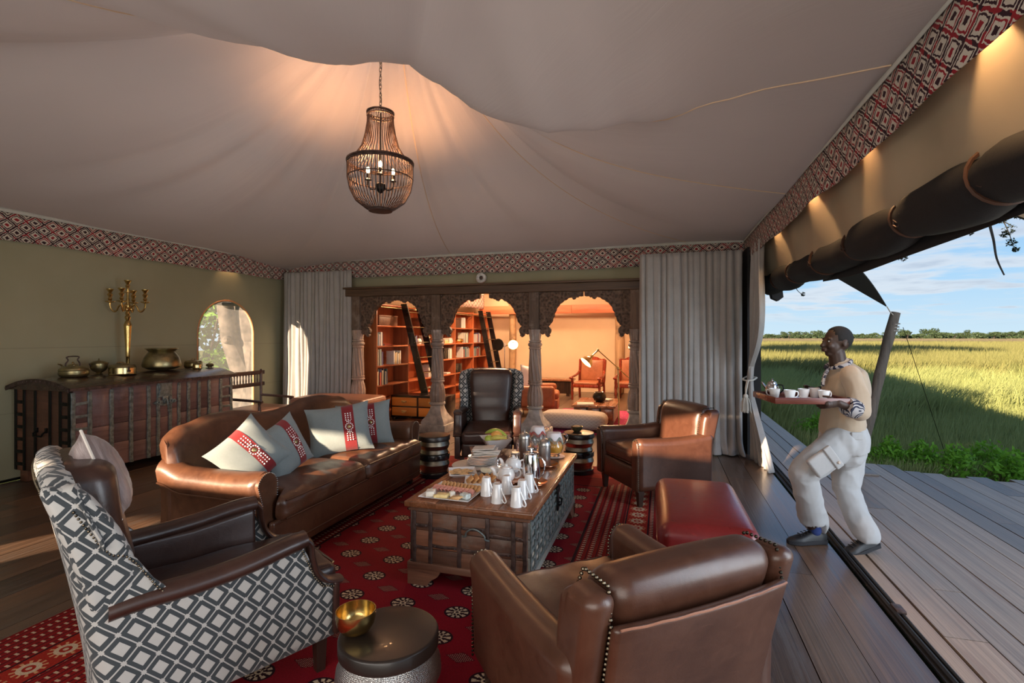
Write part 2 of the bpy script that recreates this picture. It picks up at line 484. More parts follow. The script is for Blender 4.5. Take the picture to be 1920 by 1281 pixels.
simple('canvas_tan', (0.44, 0.36, 0.245), 0.85, var=0.08, sc=1.5, bump=0.2, bsc=400)
simple('canvas_rear', (0.62, 0.45, 0.30), 0.85, var=0.06, sc=1.5, bump=0.25, bsc=4)
simple('canvas_black', (0.007, 0.007, 0.008), 0.75, var=0.3, sc=60, bump=0.3, bsc=250)
simple('strap_tan', (0.055, 0.022, 0.011), 0.6)
simple('piping_orange', (0.62, 0.27, 0.12), 0.7)
simple('white_cloth_band', (0.55, 0.55, 0.50), 0.9)
simple('paper', (0.75, 0.72, 0.64), 0.8, var=0.1, sc=60)
simple('white_plastic', (0.62, 0.62, 0.60), 0.5, var=0.25, sc=20, bump=0.3, bsc=60)
simple('rope', (0.55, 0.52, 0.46), 0.9, bump=0.8, bsc=200)
simple('skin', (0.045, 0.022, 0.014), 0.5, var=0.15, sc=10, sss=0.05)
simple('hair_black', (0.006, 0.005, 0.005), 0.8, bump=0.8, bsc=250)
simple('eye_white', (0.5, 0.46, 0.42), 0.3)
simple('lip', (0.07, 0.026, 0.022), 0.4)
simple('shoe_black', (0.010, 0.010, 0.012), 0.5, var=0.3)
simple('shoe_sole', (0.020, 0.020, 0.024), 0.7)
simple('sock_blue', (0.02, 0.04, 0.16), 0.9)
simple('charcoal_glaze', (0.012, 0.014, 0.015), 0.12, bump=0.5, bsc=30)
simple('bark', (0.085, 0.072, 0.062), 0.9, var=0.75, sc=5, bump=1.0, bsc=9)
simple('bark_dark', (0.02, 0.018, 0.016), 0.9, var=0.4, sc=9)
def cloth(name, col, sc=260, var=0.10):
    def f(nm):
        g = G(nm); c = g.co('UV')
        x, y, z = g.sep(g.mp(c, scale=(sc, sc, sc)))
        w = g.m('SINE', x*2)*0.5 + g.m('SINE', y*2)*0.5
        n = g.noise(g.co(), 5, 5, 0.6); f2 = g.noise(g.mp(c, scale=(60, 400, 1)), 1.0, 2)
        a = tuple(k*(1-var) for k in col); b = tuple(min(1, k*(1+var)) for k in col)
        g.set(col=g.ramp(n*0.5+f2*0.5, [(0.35, a), (0.65, b)]), rough=0.9, sheen=0.2)
        g.bump(w*0.25 + f2*0.5 + n, 0.35, 0.003)
        return g
    MATS[name] = f
cloth('curtain', (0.39, 0.375, 0.36), 300, 0.12)
cloth('cushion_grey', (0.20, 0.235, 0.24), 500, 0.12)
cloth('cushion_red', (0.20, 0.008, 0.012), 500, 0.12)
cloth('shirt', (0.44, 0.345, 0.25), 500, 0.06)
cloth('trousers', (0.42, 0.42, 0.42), 500, 0.06)
@mat('satin')
def _(nm):
    g = G(nm); c = g.mp(g.co(), scale=(3, 22, 3)); n = g.noise(c, 2, 4, 0.6, 0.8)
    g.set(col=g.ramp(n, [(0.3, (0.14, 0.10, 0.095)), (0.7, (0.34, 0.27, 0.26))]), rough=0.32, sheen=0.3)
    g.bump(n, 0.5, 0.01); return g
@mat('ceiling_cloth')
def _(nm):
    g = G(nm); c = g.co('UV'); o = g.co()
    x, y, z = g.sep(c)
    fold = g.noise(g.comb(x*16.0, y*2.6, 0.0), 1.0, 3, 0.5, 0.6)
    puck = g.noise(g.comb(x*120.0, y*9.0, 0.0), 1.0, 3, 0.6, 0.8)
    big = g.noise(o, 0.9, 3)
    col = g.ramp(big, [(0.3, (0.39, 0.345, 0.335)), (0.7, (0.45, 0.40, 0.39))])
    g.set(col=col, rough=0.9)
    g.bump(fold*1.0 + puck*0.2, 0.17, 0.04)
    tr = g.N('ShaderNodeBsdfTranslucent'); g.put(tr.inputs[0], (0.62, 0.54, 0.52))
    mx = g.N('ShaderNodeMixShader'); mx.inputs[0].default_value = 0.35
    g.l.new(g.b.outputs[0], mx.inputs[1]); g.l.new(tr.outputs[0], mx.inputs[2]); g.l.new(mx.outputs[0], g.out.inputs[0])
    return g
@mat('canvas_green')
def _(nm):
    g = G(nm); o = g.co(); x, y, z = g.sep(o)
    n = g.noise(o, 0.8, 4, 0.6); sm = g.noise(g.mp(o, scale=(1, 1, 0.25)), 1.2, 3)
    seam = ((z-1.41).abs().lt(0.006)) + ((z-0.72).abs().lt(0.005))
    col = g.ramp(n*0.6+sm*0.4, [(0.3, (0.28, 0.265, 0.165)), (0.7, (0.35, 0.335, 0.225))])
    g.set(col=g.mix(seam*0.25, col, (0.15, 0.14, 0.09)), rough=0.85)
    g.bump(sm*1.0 + g.noise(o, 200, 2)*0.02 - seam*0.05, 0.35, 0.03); return g
@mat('ikat')
def _(nm):      # hand-printed concentric diamonds, white on plum and red
    g = G(nm); uv = g.co('UV')
    wob = g.noise(uv, 26, 3, 0.6, 0.0, True); w1, w2, _3 = g.sep(wob)
    x, y, z = g.sep(uv)
    x = x + (w1-0.5)*0.030; y = y + (w2-0.5)*0.026
    p = x/0.165 + y/0.135; q = x/0.165 - y/0.135 + 0.13
    a = p.fract(); b = q.fract()
    d = (a-0.5).abs().max((b-0.5).abs())
    cell = g.noise(g.comb(p.floor()*3.7, q.floor()*5.1, 0.0), 1.0, 0)
    plum = (0.030, 0.006, 0.013); red = (0.28, 0.010, 0.020); white = (0.60, 0.54, 0.46)
    inner = g.mix(cell.gt(0.5), plum, red)
    c = g.mix(d.gt(0.14), inner, white)
    ring = g.mix(cell.lt(0.42), plum, red)
    c = g.mix(d.gt(0.29), c, ring)
    c = g.mix(d.gt(0.37), c, white)
    c = g.mix(d.gt(0.43), c, g.mix(g.noise(uv, 14, 2).gt(0.52), plum, red))
    blot = g.noise(uv, 60, 4, 0.7)
    c = g.mix(blot.gt(0.66)*0.8, c, plum)
    g.set(col=c, rough=0.85); g.bump(g.noise(uv, 300, 2), 0.2, 0.002); return g
@mat('lattice')
def _(nm):      # woven lattice: pale diamonds in charcoal with thin pale lines and knots
    g = G(nm); uv = g.co('UV'); x, y, z = g.sep(uv)
    p = (x/0.108 + y/0.112)*1.0; q = (x/0.108 - y/0.112)*1.0
    a = (p.fract()-0.5).abs(); b = (q.fract()-0.5).abs()
    d = a.max(b)
    wv = g.noise(g.mp(uv, scale=(900, 900, 1)), 1.0, 2); wv2 = g.m('SINE', (x+y)*1600.0)*0.5+0.5
    pale = g.mix(wv*0.6+wv2*0.2, (0.34, 0.33, 0.31), (0.62, 0.60, 0.57)); dark = g.mix(wv, (0.014, 0.018, 0.022), (0.06, 0.072, 0.080))
    sel = (d.lt(0.265)).max(d.gt(0.468)).max(a.min(b).gt(0.405))
    g.set(col=g.mix(sel, dark, pale), rough=0.9, sheen=0.2)
    g.bump(wv*0.6+wv2*0.4+sel*0.4, 0.35, 0.0015); return g
@mat('daybed_weave')
def _(nm):
    g = G(nm); x, y, z = g.sep(g.co('UV'))
    p = (x/0.07+y/0.05).fract(); q = (x/0.07-y/0.05).fract()
    d = (p-0.5).abs().max((q-0.5).abs()); s = (d*6.0).fract().lt(0.45)
    g.set(col=g.mix(s, (0.52, 0.48, 0.45), (0.14, 0.11, 0.11)), rough=0.9); return g
@mat('zebra_trim')
def _(nm):
    g = G(nm); c = g.mp(g.co(), scale=(1, 1, 1))
    s = g.m('SINE', g.noise(c, 7, 1, 0.4, 1.0)*70).gt(0.0)
    g.set(col=g.mix(s, (0.42, 0.40, 0.40), (0.02, 0.025, 0.05)), rough=0.9); return g
@mat('rug')
def _(nm):
    g = G(nm); o = g.co(); x, y, z = g.sep(o)      # metres in room axes
    pile = g.noise(o, 160, 3); shade = g.noise(o, 2.5, 4, 0.6)
    red = g.mix(shade, (0.135, 0.0030, 0.010), (0.25, 0.006, 0.014))
    dark = (0.022, 0.006, 0.010); cream = (0.52, 0.40, 0.28); brick = (0.30, 0.020, 0.012)
    jit = g.noise(o, 110, 2)
    # large medallions
    def cells(ox, oy, sx, sy):
        i = (x-ox)/sx; j = (y-oy)/sy
        return (i-(i+0.5).floor())*sx, (j-(j+0.5).floor())*sy
    mx, my = cells(-0.755, 2.34, 0.337, 0.240)
    ax = mx.abs(); ay = my.abs()
    e = ((mx/0.068)*(mx/0.068)+(my/0.056)*(my/0.056)).sqrt()
    ang = g.m('ARCTAN2', my, mx)
    ring = e.lt(1.0)
    pet = g.m('SINE', ang*10.0)*0.5+0.5
    fill = (e.gt(0.60)*(pet.gt(0.38))*(e.lt(0.93))).max((e.lt(0.30)*e.gt(0.14)))
    spoke = (e.lt(0.58))*(e.gt(0.34))*(g.m('SINE', ang*8.0).gt(0.45))
    fill = fill.max(spoke)*(jit.gt(0.36))
    c = g.mix(e.lt(1.10), red, dark)
    c = g.mix(fill, c, cream)
    # small diamonds between them
    nx, ny = cells(-0.755+0.1685, 2.34+0.12, 0.337, 0.240)
    dd = nx.abs()/0.078 + ny.abs()/0.042
    dot = g.m('SINE', (nx+ny)*330.0)*g.m('SINE', (nx-ny)*330.0)
    c = g.mix(dd.lt(1.0)*dot.abs().gt(0.30), c, dark)
    c = g.mix(dd.lt(0.9)*dot.gt(0.62), c, cream)
    # borders
    de = (x+3.20).min(0.20-x).min(5.92-y).min(y-0.60)          # distance in from the edge
    inb = de.lt(0.80)
    al = g.m('MAXIMUM', (x+3.20).min(0.20-x).lt((5.92-y).min(y-0.60))*y, (x+3.20).min(0.20-x).gt((5.92-y).min(y-0.60))*x + 0.0)
    t = al
    bc = g.mix(shade, (0.17, 0.005, 0.008), (0.26, 0.012, 0.010))
    lines = g.m('SINE', de*(2*PI/0.0335)).gt(0.86)
    bc = g.mix(lines, bc, dark)
    dots = (g.m('SINE', de*(2*PI/0.067)).gt(0.35))*(g.m('SINE', t*(2*PI/0.036)).gt(0.45))
    bc = g.mix(dots*0.95, bc, cream)
    wide = (de-0.40).abs().lt(0.085)
    by = (de-0.40); bx = ((t/0.15).fract()-0.5)*0.15
    be = ((bx/0.045)*(bx/0.045)+(by/0.050)*(by/0.050)).sqrt(); ba = g.m('ARCTAN2', by, bx)
    wcol = g.mix((be.gt(0.55))*(be.lt(1.0)), brick, cream)
    wcol = g.mix((be.gt(1.0))*(be.lt(1.45))*(g.m('SINE', ba*12.0).gt(0.35)), wcol, (0.55, 0.28, 0.14))
    wcol = g.mix(be.lt(0.25), wcol, cream)
    bc = g.mix(wide, bc, wcol)
    bc = g.mix(((de-0.40).abs()-0.09).abs().lt(0.006), bc, dark)
    bc = g.mix((de-0.79).abs().lt(0.008), bc, dark)
    c = g.mix(inb, c, bc)
    c = g.mix(de.lt(0.02), c, (0.16, 0.004, 0.006))
    c = g.mix(1.0, c, g.ramp(pile, [(0.3, (0.72, 0.72, 0.72)), (0.7, (1.18, 1.18, 1.18))]), 'MULTIPLY')
    g.set(col=c, rough=0.95, spec=0.15); g.bump(pile, 0.5, 0.006); return g
@mat('rug_magenta')
def _(nm):
    g = G(nm); o = g.co(); v = g.vor(o, 14)
    g.set(col=g.mix(v.lt(0.25), (0.34, 0.02, 0.11), (0.46, 0.22, 0.22)), rough=0.95); return g
@mat('hammered')
def _(nm):
    g = G(nm); v = g.vor(g.mp(g.co('UV'), scale=(1, 1, 1)), 190, rnd=0.35)
    g.set(col=g.ramp(v, [(0.0, (0.10, 0.10, 0.10)), (0.25, (0.42, 0.42, 0.42)), (0.6, (0.60, 0.60, 0.58))]), rough=0.33, metal=1.0)
    g.bump(v, 0.8, 0.003); return g
@mat('ribbed_metal')
def _(nm):
    g = G(nm); c = g.co(); n = g.noise(g.mp(c, scale=(1, 1, 9)), 8, 3)
    g.set(col=g.ramp(n, [(0.3, (0.26, 0.235, 0.18)), (0.7, (0.52, 0.47, 0.37))]), rough=0.32, metal=1.0); g.bump(n, 0.2, 0.003); return g
@mat('carved')
def _(nm):
    g = G(nm); c = g.co(); v = g.vor(g.mp(c, scale=(1, 0.3, 1)), 26, 'SMOOTH_F1'); n = g.noise(c, 18, 4, 0.6, 1.5)
    g.set(col=g.ramp(n*0.5+v*0.6, [(0.25, (0.035, 0.020, 0.014)), (0.6, (0.16, 0.095, 0.062)), (0.85, (0.26, 0.18, 0.13))]), rough=0.6)
    g.bump(v*1.0+n*0.7, 1.0, 0.02); return g
@mat('glass')
def _(nm):
    g = G(nm); g.set(col=(0.97, 0.98, 0.98), rough=0.02, trans=1.0, ior=1.45); return g
@mat('bulb_glow')
def _(nm):
    g = G(nm); g.set(col=(1, 0.8, 0.5), ec=(1.0, 0.66, 0.30), es=6.0); return g
@mat('shade_inner')
def _(nm):
    g = G(nm); g.set(col=(0.85, 0.7, 0.4), ec=(1.0, 0.78, 0.32), es=1.6, rough=0.4); return g
@mat('candle_bulb')
def _(nm):
    g = G(nm); g.set(col=(1, 0.8, 0.5), ec=(1.0, 0.72, 0.36), es=30.0); return g
@mat('screen_mesh')
def _(nm):      # insect screen: fine pale threads, mostly open
    g = G(nm)
    g.set(col=(0.62, 0.62, 0.62), rough=0.9)
    tr = g.N('ShaderNodeBsdfTransparent'); mx = g.N('ShaderNodeMixShader'); mx.inputs[0].default_value = 0.72
    tl = g.N('ShaderNodeBsdfTranslucent'); tl.inputs[0].default_value = (0.7, 0.7, 0.7, 1)
    m2 = g.N('ShaderNodeMixShader'); m2.inputs[0].default_value = 0.5
    g.l.new(g.b.outputs[0], m2.inputs[1]); g.l.new(tl.outputs[0], m2.inputs[2])
    g.l.new(m2.outputs[0], mx.inputs[1]); g.l.new(tr.outputs[0], mx.inputs[2]); g.l.new(mx.outputs[0], g.out.inputs[0])
    return g
def leafmat(name, a, b, trans=0.35):
    def f(nm):
        g = G(nm); r = g.noise(g.co(), 1.7, 3); r2 = g.noise(g.co(), 30, 1)
        c = g.mix(r*0.6+r2*0.4, a, b)
        g.set(col=c, rough=0.6, spec=0.2)
        tl = g.N('ShaderNodeBsdfTranslucent'); g.put(tl.inputs[0], c)
        mx = g.N('ShaderNodeMixShader'); mx.inputs[0].default_value = trans
        g.l.new(g.b.outputs[0], mx.inputs[1]); g.l.new(tl.outputs[0], mx.inputs[2]); g.l.new(mx.outputs[0], g.out.inputs[0])
        return g
    MATS[name] = f
leafmat('leaf_green', (0.045, 0.14, 0.015), (0.16, 0.34, 0.04))
leafmat('leaf_bright', (0.08, 0.24, 0.02), (0.24, 0.48, 0.05))
leafmat('leaf_dark', (0.008, 0.012, 0.008), (0.03, 0.045, 0.02))
leafmat('leaf_far', (0.018, 0.038, 0.018), (0.055, 0.085, 0.04), 0.15)
leafmat('grass_blade', (0.17, 0.235, 0.065), (0.38, 0.40, 0.17), 0.4)
leafmat('reed_blade', (0.12, 0.15, 0.035), (0.27, 0.25, 0.105), 0.4)
@mat('marsh')
def _(nm):
    g = G(nm); o = g.co(); x, y, z = g.sep(o)
    n = g.noise(g.mp(o, scale=(0.5, 0.5, 1)), 0.25, 6, 0.65); f = g.noise(g.mp(o, scale=(1.5, 1.5, 1)), 5, 6, 0.75)
    near = g.mix(f, (0.10, 0.15, 0.04), (0.28, 0.33, 0.12)); far = g.mix(f, (0.15, 0.155, 0.05), (0.30, 0.27, 0.115))
    vf = g.mix(n, (0.27, 0.22, 0.115), (0.38, 0.29, 0.175))
    c = g.mix((y+x*0.3).sm(18.0, 70.0), near, far); c = g.mix((y+x*0.3).sm(150.0, 330.0), c, vf)
    c = g.mix(n.gt(0.56)*0.35, c, (0.10, 0.16, 0.03))
    g.set(col=c, rough=1.0, spec=0.1); g.bump(f, 1.0, 0.3); return g
BOOKC = [(0.60, 0.60, 0.55), (0.30, 0.38, 0.38), (0.10, 0.16, 0.18), (0.55, 0.50, 0.38), (0.45, 0.10, 0.07), (0.05, 0.05, 0.08), (0.62, 0.45, 0.22), (0.15, 0.14, 0.28), (0.66, 0.66, 0.64), (0.35, 0.40, 0.12)]
for i, c in enumerate(BOOKC): simple('book_cover_%d' % i, c, 0.6, var=0.12, sc=30)
# ------------------------------------------------------------ the tent shell
XL, XR, YN, YB = -6.62, 1.10, -1.35, 7.60       # left wall, open right edge, near side, back wall
ZV, ZT = 2.55, 2.86                              # valance bottom and top
PEAK = (-2.50, 4.30, 5.30)
def ray_len(th):
    c, s = cos(th), sin(th); t = 1e9
    if c > 1e-6: t = min(t, (XR-PEAK[0])/c)
    if c < -1e-6: t = min(t, (XL-PEAK[0])/c)
    if s > 1e-6: t = min(t, (YB-PEAK[1])/s)
    if s < -1e-6: t = min(t, (YN-PEAK[1])/s)
    return t
SEAMS = [math.radians(a) for a in (-158, -128, -97, -52, -22, 12, 49, 75, 104, 128, 163, 187)]
SAG = [(-4.5, .02), (-3.3, .04), (-2.7, .12), (-2.1, .29), (-1.6, .47), (-1.15, .56), (-.7, .46), (-.45, .36), (-.15, .24), (.3, .05), (.6, 0)]     # the near panel hangs in a belly
def ceil_pt(th, t):
    R = ray_len(th); x = PEAK[0]+cos(th)*R*t; y = PEAK[1]+sin(th)*R*t
    K = 3.6
    f = (math.exp(-K*t)-math.exp(-K))/(1-math.exp(-K))
    ss = min(abs(((th-a+PI) % (2*PI))-PI) for a in SEAMS)
    ridge = math.exp(-(ss/0.07)**2)*0.05*math.sin(PI*min(1, t*1.1))*(1-t*0.5)
    ripple = 0.011*cos(th*26+3*cos(th*3))*math.exp(-t*2.2)*min(1, t*9)
    d = y-(2.0+(x+3.5)*0.31-0.15)
    belly = -interp(x, SAG)*math.exp(-(d/(2.0 if d < 0 else 0.5))**2)*min(1, (XR-x)/1.0)*min(1, (x-XL)/1.5)
    belly -= 0.05*math.sin(PI*t)*min(1, ss*3.0)
    edge = 0.035*(cos(x*2.1)*0.5+cos(y*1.7+1)*0.5)*t**6
    dl = math.hypot(x-XL, y-YB); corner = -0.13*math.exp(-(dl/1.1)**2)*t**4
    z = ZT + (PEAK[2]-ZT)*f + ridge + ripple + belly + edge + corner
    return (x, y, z)
def ceiling():
    b = MB(); nth = 240; nr = 46
    # angles include the corners exactly
    ths = set(-PI+2*PI*i/nth for i in range(nth))
    for cx in (XL, XR):
        for cy in (YN, YB): ths.add(math.atan2(cy-PEAK[1], cx-PEAK[0]))
    ths = sorted(ths); ths.append(ths[0]+2*PI)
    ts = [0.012 + (1-0.012)*(k/nr)**1.35 for k in range(nr+1)]
    rings = [[ceil_pt(th, t) for t in ts] for th in ths]
    n = len(ts); vs = [p for r in rings for p in r]; uv = [(th, t) for th in ths for t in ts]; fs = []
    for i in range(len(ths)-1):
        for j in range(n-1): fs.append((i*n+j, i*n+j+1, (i+1)*n+j+1, (i+1)*n+j))
    b.add(vs, fs, uv)
    struct(b, 'ceiling', 'ceiling_cloth', ang=180)
    for a in (SEAMS[6], SEAMS[8], SEAMS[2], SEAMS[5], SEAMS[4]):
        s = MB(); s.tube([(lambda p: (p[0], p[1], p[2]-0.004))(ceil_pt(a, 0.03+0.96*k/40)) for k in range(41)], 0.0045, 5)
        o = s.build('seam', 'canvas_rear', bpy.data.objects['ceiling'])
ceiling()
# patterned valance: one long band per side, slightly wavy, with a pale hem above it
def band(name, p0, p1, inward, zb, zt, m='ikat', wave=0.012, u0=0.0, top=0.03, label=None, cat='valance', seed=0):
    L = math.hypot(p1[0]-p0[0], p1[1]-p0[1]); n = max(8, int(L/0.08))
    def P(s, z, o=0.0):
        a = s*L; w = wave*(sin(a*3.1+seed)+0.6*sin(a*7.3+2*seed))*(zt-z+0.05)/(zt-zb) + o
        return (lerp(p0[0], p1[0], s)+inward[0]*w, lerp(p0[1], p1[1], s)+inward[1]*w, z)
    b = MB()
    b.grid(lambda s, t: P(s, lerp(zb+0.006*sin(s*L*5+seed), zt, t)), n, 4, lambda s, t: (u0+s*L, lerp(zb, zt, t)))
    o = thing(name, label, cat)
    b.build('printed_band', m, o, solid=0.006, ang=180)
    h = MB(); h.grid(lambda s, t: P(s, lerp(zt-0.012, zt+top, t), 0.008), n, 1)
    h.build('hem', 'white_cloth_band', o, solid=0.006, ang=180)
    return o
e = 0.025
band('valance', (XL+0.05, YN), (XL+0.05, YB), (1, 0), ZV, ZT-0.01, label='red and plum diamond printed valance along the green left wall', u0=0)
band('valance', (XL, YB-0.05), (XR, YB-0.05), (0, -1), ZV, ZT-0.01, label='diamond printed valance above the carved arches and grey curtains', seed=2)
band('valance', (XR-0.02, YB), (XR-0.02, YN), (-1, 0), ZV, ZT-0.01, label='red and white diamond printed valance over the open side', seed=4)
# left wall with an arched window opening
WY0, WY1, WZ0, WZS, WZ1 = 5.80, 6.85, 0.30, 1.57, 2.095
def arch_z(y):
    k = (y-(WY0+WY1)/2)/((WY1-WY0)/2); return WZS + (WZ1-WZS)*math.sqrt(max(0, 1-k*k))
def arch_wall(name, m, x0, x1, y0, y1, ztop):
    b = MB()
    ys = [y0, WY0] + [(WY0+WY1)/2 - (WY1-WY0)/2*cos(PI*i/24) for i in range(1, 24)] + [WY1, y1]
    for a, c in zip(ys, ys[1:]):
        if a >= WY0-1e-6 and c <= WY1+1e-6:
            b.prism([(a, 0), (c, 0), (c, WZ0), (a, WZ0)], x0, x1, 'yz')
            b.prism([(a, arch_z(a)), (c, arch_z(c)), (c, ztop), (a, ztop)], x0, x1, 'yz')
        else:
            b.prism([(a, 0), (c, 0), (c, ztop), (a, ztop)], x0, x1, 'yz')
    return struct(b, name, m, smooth=False)
arch_wall('wall_left', 'canvas_green', XL-0.03, XL, YN, 8.3, 2.90)
def arch_path(off=0.0, x=XL+0.004):
    cy = (WY0+WY1)/2; hw = (WY1-WY0)/2+off; p = [(x, cy-hw, WZ0-off)]
    p += [(x, cy-hw, WZ0+(WZS-WZ0)*k/4) for k in range(1, 4)]
    p += [(x, cy-hw*cos(PI*i/32), WZS+(WZ1-WZS+off)*sin(PI*i/32)) for i in range(33)]
    p += [(x, cy+hw, WZS-(WZS-WZ0)*k/4) for k in range(1, 4)] + [(x, cy+hw, WZ0-off)]
    return p
w = tag(bpy.data.objects.new('window_1', None), kind='structure'); COL.objects.link(w)
b = MB(); b.tube(arch_path(0.006), 0.011, 6, closed=True); b.build('window_piping', 'piping_orange', w)
b = MB(); pth = arch_path(0.0, XL-0.015); b.add(pth, [tuple(range(len(pth)))]); b.build('window_screen', 'screen_mesh', w, smooth=False)
b = MB()     # rolled flap just outside the arch
b.lathe([(0.0, -0.24), (0.045, -0.23), (0.05, 0.0), (0.045, 0.23), (0, 0.24)], 12, (XL-0.10, (WY0+WY1)/2+0.05, WZ1-0.02), R=Matrix.Rotation(PI/2, 3, 'X'))
b.build('rolled_flap', 'canvas_black', w)
# back wall canvas: above the beam, behind the curtains
b = MB()
b.box(((XL-4.99)/2, YB+0.02, 1.43), (XL*-1-4.99, 0.03, 2.86)); b.box(((-0.22+XR)/2, YB+0.02, 1.43), (XR+0.22, 0.03, 2.86))
b.box(((-4.99-0.22)/2, YB+0.02, 2.60), (4.77, 0.03, 0.54))
struct(b, 'wall_back', 'canvas_green', smooth=False)
# unseen near canvas wall, its openings placed to throw sun patches inside
b = MB()
NO = [(-5.40, -4.20, 1.66, 2.16), (-4.78, -4.52, 2.30, 2.62), (-3.95, -3.20, 1.56, 1.84), (-3.05, -2.30, 2.20, 2.62), (-6.40, -5.95, 0.92, 1.30)]
gx = sorted({XL, XR} | {k for o in NO for k in o[:2]}); gz = sorted({0.0, 2.86} | {k for o in NO for k in o[2:]})
for x0, x1 in zip(gx, gx[1:]):
    run = None
    for z0, z1 in list(zip(gz, gz[1:]))+[(9, 9)]:
        hole = z0 == 9 or any(o[0] <= x0 and x1 <= o[1] and o[2] <= z0 and z1 <= o[3] for o in NO)
        if hole:
            if run: b.box(((x0+x1)/2, YN-0.02, (run[0]+run[1])/2), (x1-x0, 0.03, run[1]-run[0]))
            run = None
        else: run = (run[0] if run else z0, z1)
struct(b, 'wall_near', 'canvas_green', smooth=False)
# canvas header between the valance and the rolled-up side wall
b = MB()
def header(s, t):
    y = lerp(YB, YN, s); z = lerp(2.20, 2.88, t)
    x = lerp(1.30, 1.13, t) + 0.012*sin(y*9)*sin(t*PI) + 0.012*sin(y*4+2+t*2)
    return (x, y, z)
b.grid(header, 150, 8); hd = struct(b, 'trim_1', 'canvas_tan', solid=0.01, ang=180)
# unseen sheet added at the eave so daylight does not leak over the header
b = MB(); b.box((1.42, (YN+YB)/2, 2.93), (0.85, YB-YN+0.3, 0.012)); struct(b, 'eave_light_block', 'canvas_black')
# unseen outer fly, added to keep the sun off the ceiling cloth
b = MB(); ex = 0.55
ev = [(XL-ex, YN-ex), (XR+ex+0.1, YN-ex), (XR+ex+0.1, YB+0.3), (XL-ex, YB+0.3)]
apx = [(PEAK[0], PEAK[1], 6.9)]
b.add([(x, y, 3.02) for x, y in ev]+apx, [(0, 1, 4), (1, 2, 4), (2, 3, 4), (3, 0, 4)]); struct(b, 'sun_block_fly', 'canvas_tan', smooth=False, solid=0.01)
# skirting pipe along the left wall
b = MB(); b.tube([(XL+0.02, YN, 0.02), (XL+0.02, YB, 0.02)], 0.015, 6); struct(b, 'baseboard_left', 'iron_black')

# ------------------------------------------------------------ floors, board by board
rnd = random.Random(11)
b = MB(); b.box(((XL+1.22)/2, (YN+13.8)/2, -0.055), (1.22-XL, 13.8-YN, 0.04)); floor = struct(b, 'floor', 'black_rubber', smooth=False)
b = MB(); b.box((0, 0, -0.015), (1, 1, 0.03)); pl = b.build('floor_board', 'wood_floor', floor, smooth=False); PLM = pl.data
bpy.data.objects.remove(pl)
def boards(name, me, parent, x0, x1, y0, y1, wmin, wmax, lmin, lmax, gap, skew=0.0, jag=0.0, ztilt=0.0008):
    x = x0; c = 0
    while x < x1-0.03:
        wd = min(rnd.uniform(wmin, wmax), x1-x); y = y0 - rnd.uniform(0, 0.5*lmin); end = y1 + rnd.uniform(-jag, jag)
        while y < end-0.05:
            ln = rnd.uniform(lmin, lmax)
            if y+ln > end or end-(y+ln) < 0.5: ln = end-y
            o = bpy.data.objects.new(name, me); COL.objects.link(o); o.parent = parent
            o.scale = (wd-gap, ln-gap*0.6, 1); o.location = (x+wd/2+skew*(y+ln/2), y+ln/2, rnd.uniform(-0.0015, 0.0015))
            o.rotation_euler = (0, rnd.uniform(-1, 1)*0.004, -skew)
            y += ln; c += 1
        x += wd
    return c
def board_mesh(name, m, zt=0.03):
    b = MB(); b.box((0, 0, -zt/2), (1, 1, zt))
    o = b.build(name, m, None, smooth=False); me = o.data; bpy.data.objects.remove(o); return me
boards('floor_board', PLM, floor, XL, 1.20, YN, 7.6, 0.17, 0.27, 1.8, 3.6, 0.005)
boards('floor_board', PLM, floor, XL, 1.20, 7.6, 13.8, 0.2, 0.27, 2.2, 3.8, 0.005)
b = MB(); b.prism([(1.30, YN-0.5), (6.1, YN-0.5), (6.1, 6.45), (2.3, 6.7), (1.90, 7.2), (1.90, 12.3), (1.30, 12.3)], -0.12, -0.07, 'xy')
deck = tag(b.build('deck', 'black_rubber', smooth=False), kind='structure')
DKM = board_mesh('deck_board', 'wood_deck', 0.04)
boards('deck_board', DKM, deck, 1.285, 1.375, YN-0.5, 12.4, 0.09, 0.09, 2.0, 3.4, 0.008)
def deck_end(x): return 12.4 if x < 1.93 else interp(x, [(1.93, 7.45), (2.4, 7.03), (2.8, 6.84), (3.3, 6.62), (6.2, 6.6)])
xa = 1.385
while xa < 6.1:
    wd = rnd.uniform(0.15, 0.205); wd = min(wd, 1.93-xa) if xa < 1.92 and xa+wd > 1.85 else wd
    boards('deck_board', DKM, deck, xa, xa+wd, YN-0.5, deck_end(xa+wd/2), wd, wd, 1.8, 3.6, rnd.uniform(0.005, 0.011), rnd.uniform(-0.0006, 0.0006), 0.09)
    xa += wd
# black threshold rail with its two lips and a bolted joiner
b = MB()
for k, r in ((0, 0.014), (0.032, 0.009)):
    b.tube([(1.245+k+0.012*sin(y*1.3), y, 0.010) for y in [YN-0.4+0.3*i for i in range(31)] if y < 7.4], r, 6)
b.box((1.248, 3.0, -0.002), (0.075, 9.0, 0.012))
rail = tag(b.build('threshold_rail', 'canvas_black'), 'black rubber rail in the floor where boards meet the deck', 'rail')
b = MB(); b.rbox((0, 0, 0), (0.05, 0.09, 0.02), 0.006, 1); o = b.build('joiner', 'iron_rust', rail); o.location = (1.262, 3.30, 0.022)

# ------------------------------------------------------------ rug
b = MB(); b.rbox((-1.5, 3.26, 0.006), (3.40, 5.32, 0.012), 0.005, 1)
rug = put(b, 'rug', 'rug', 'large deep red rug with rows of cream medallions and banded border', 'rug')
b = MB(); b.rbox((0, 0, 0.005), (1.9, 2.6, 0.010), 0.004, 1)
put(b, 'rug', 'rug_magenta', 'pink and magenta rug in the library beyond the arches', 'rug', (-1.05, 9.15, 0.0))

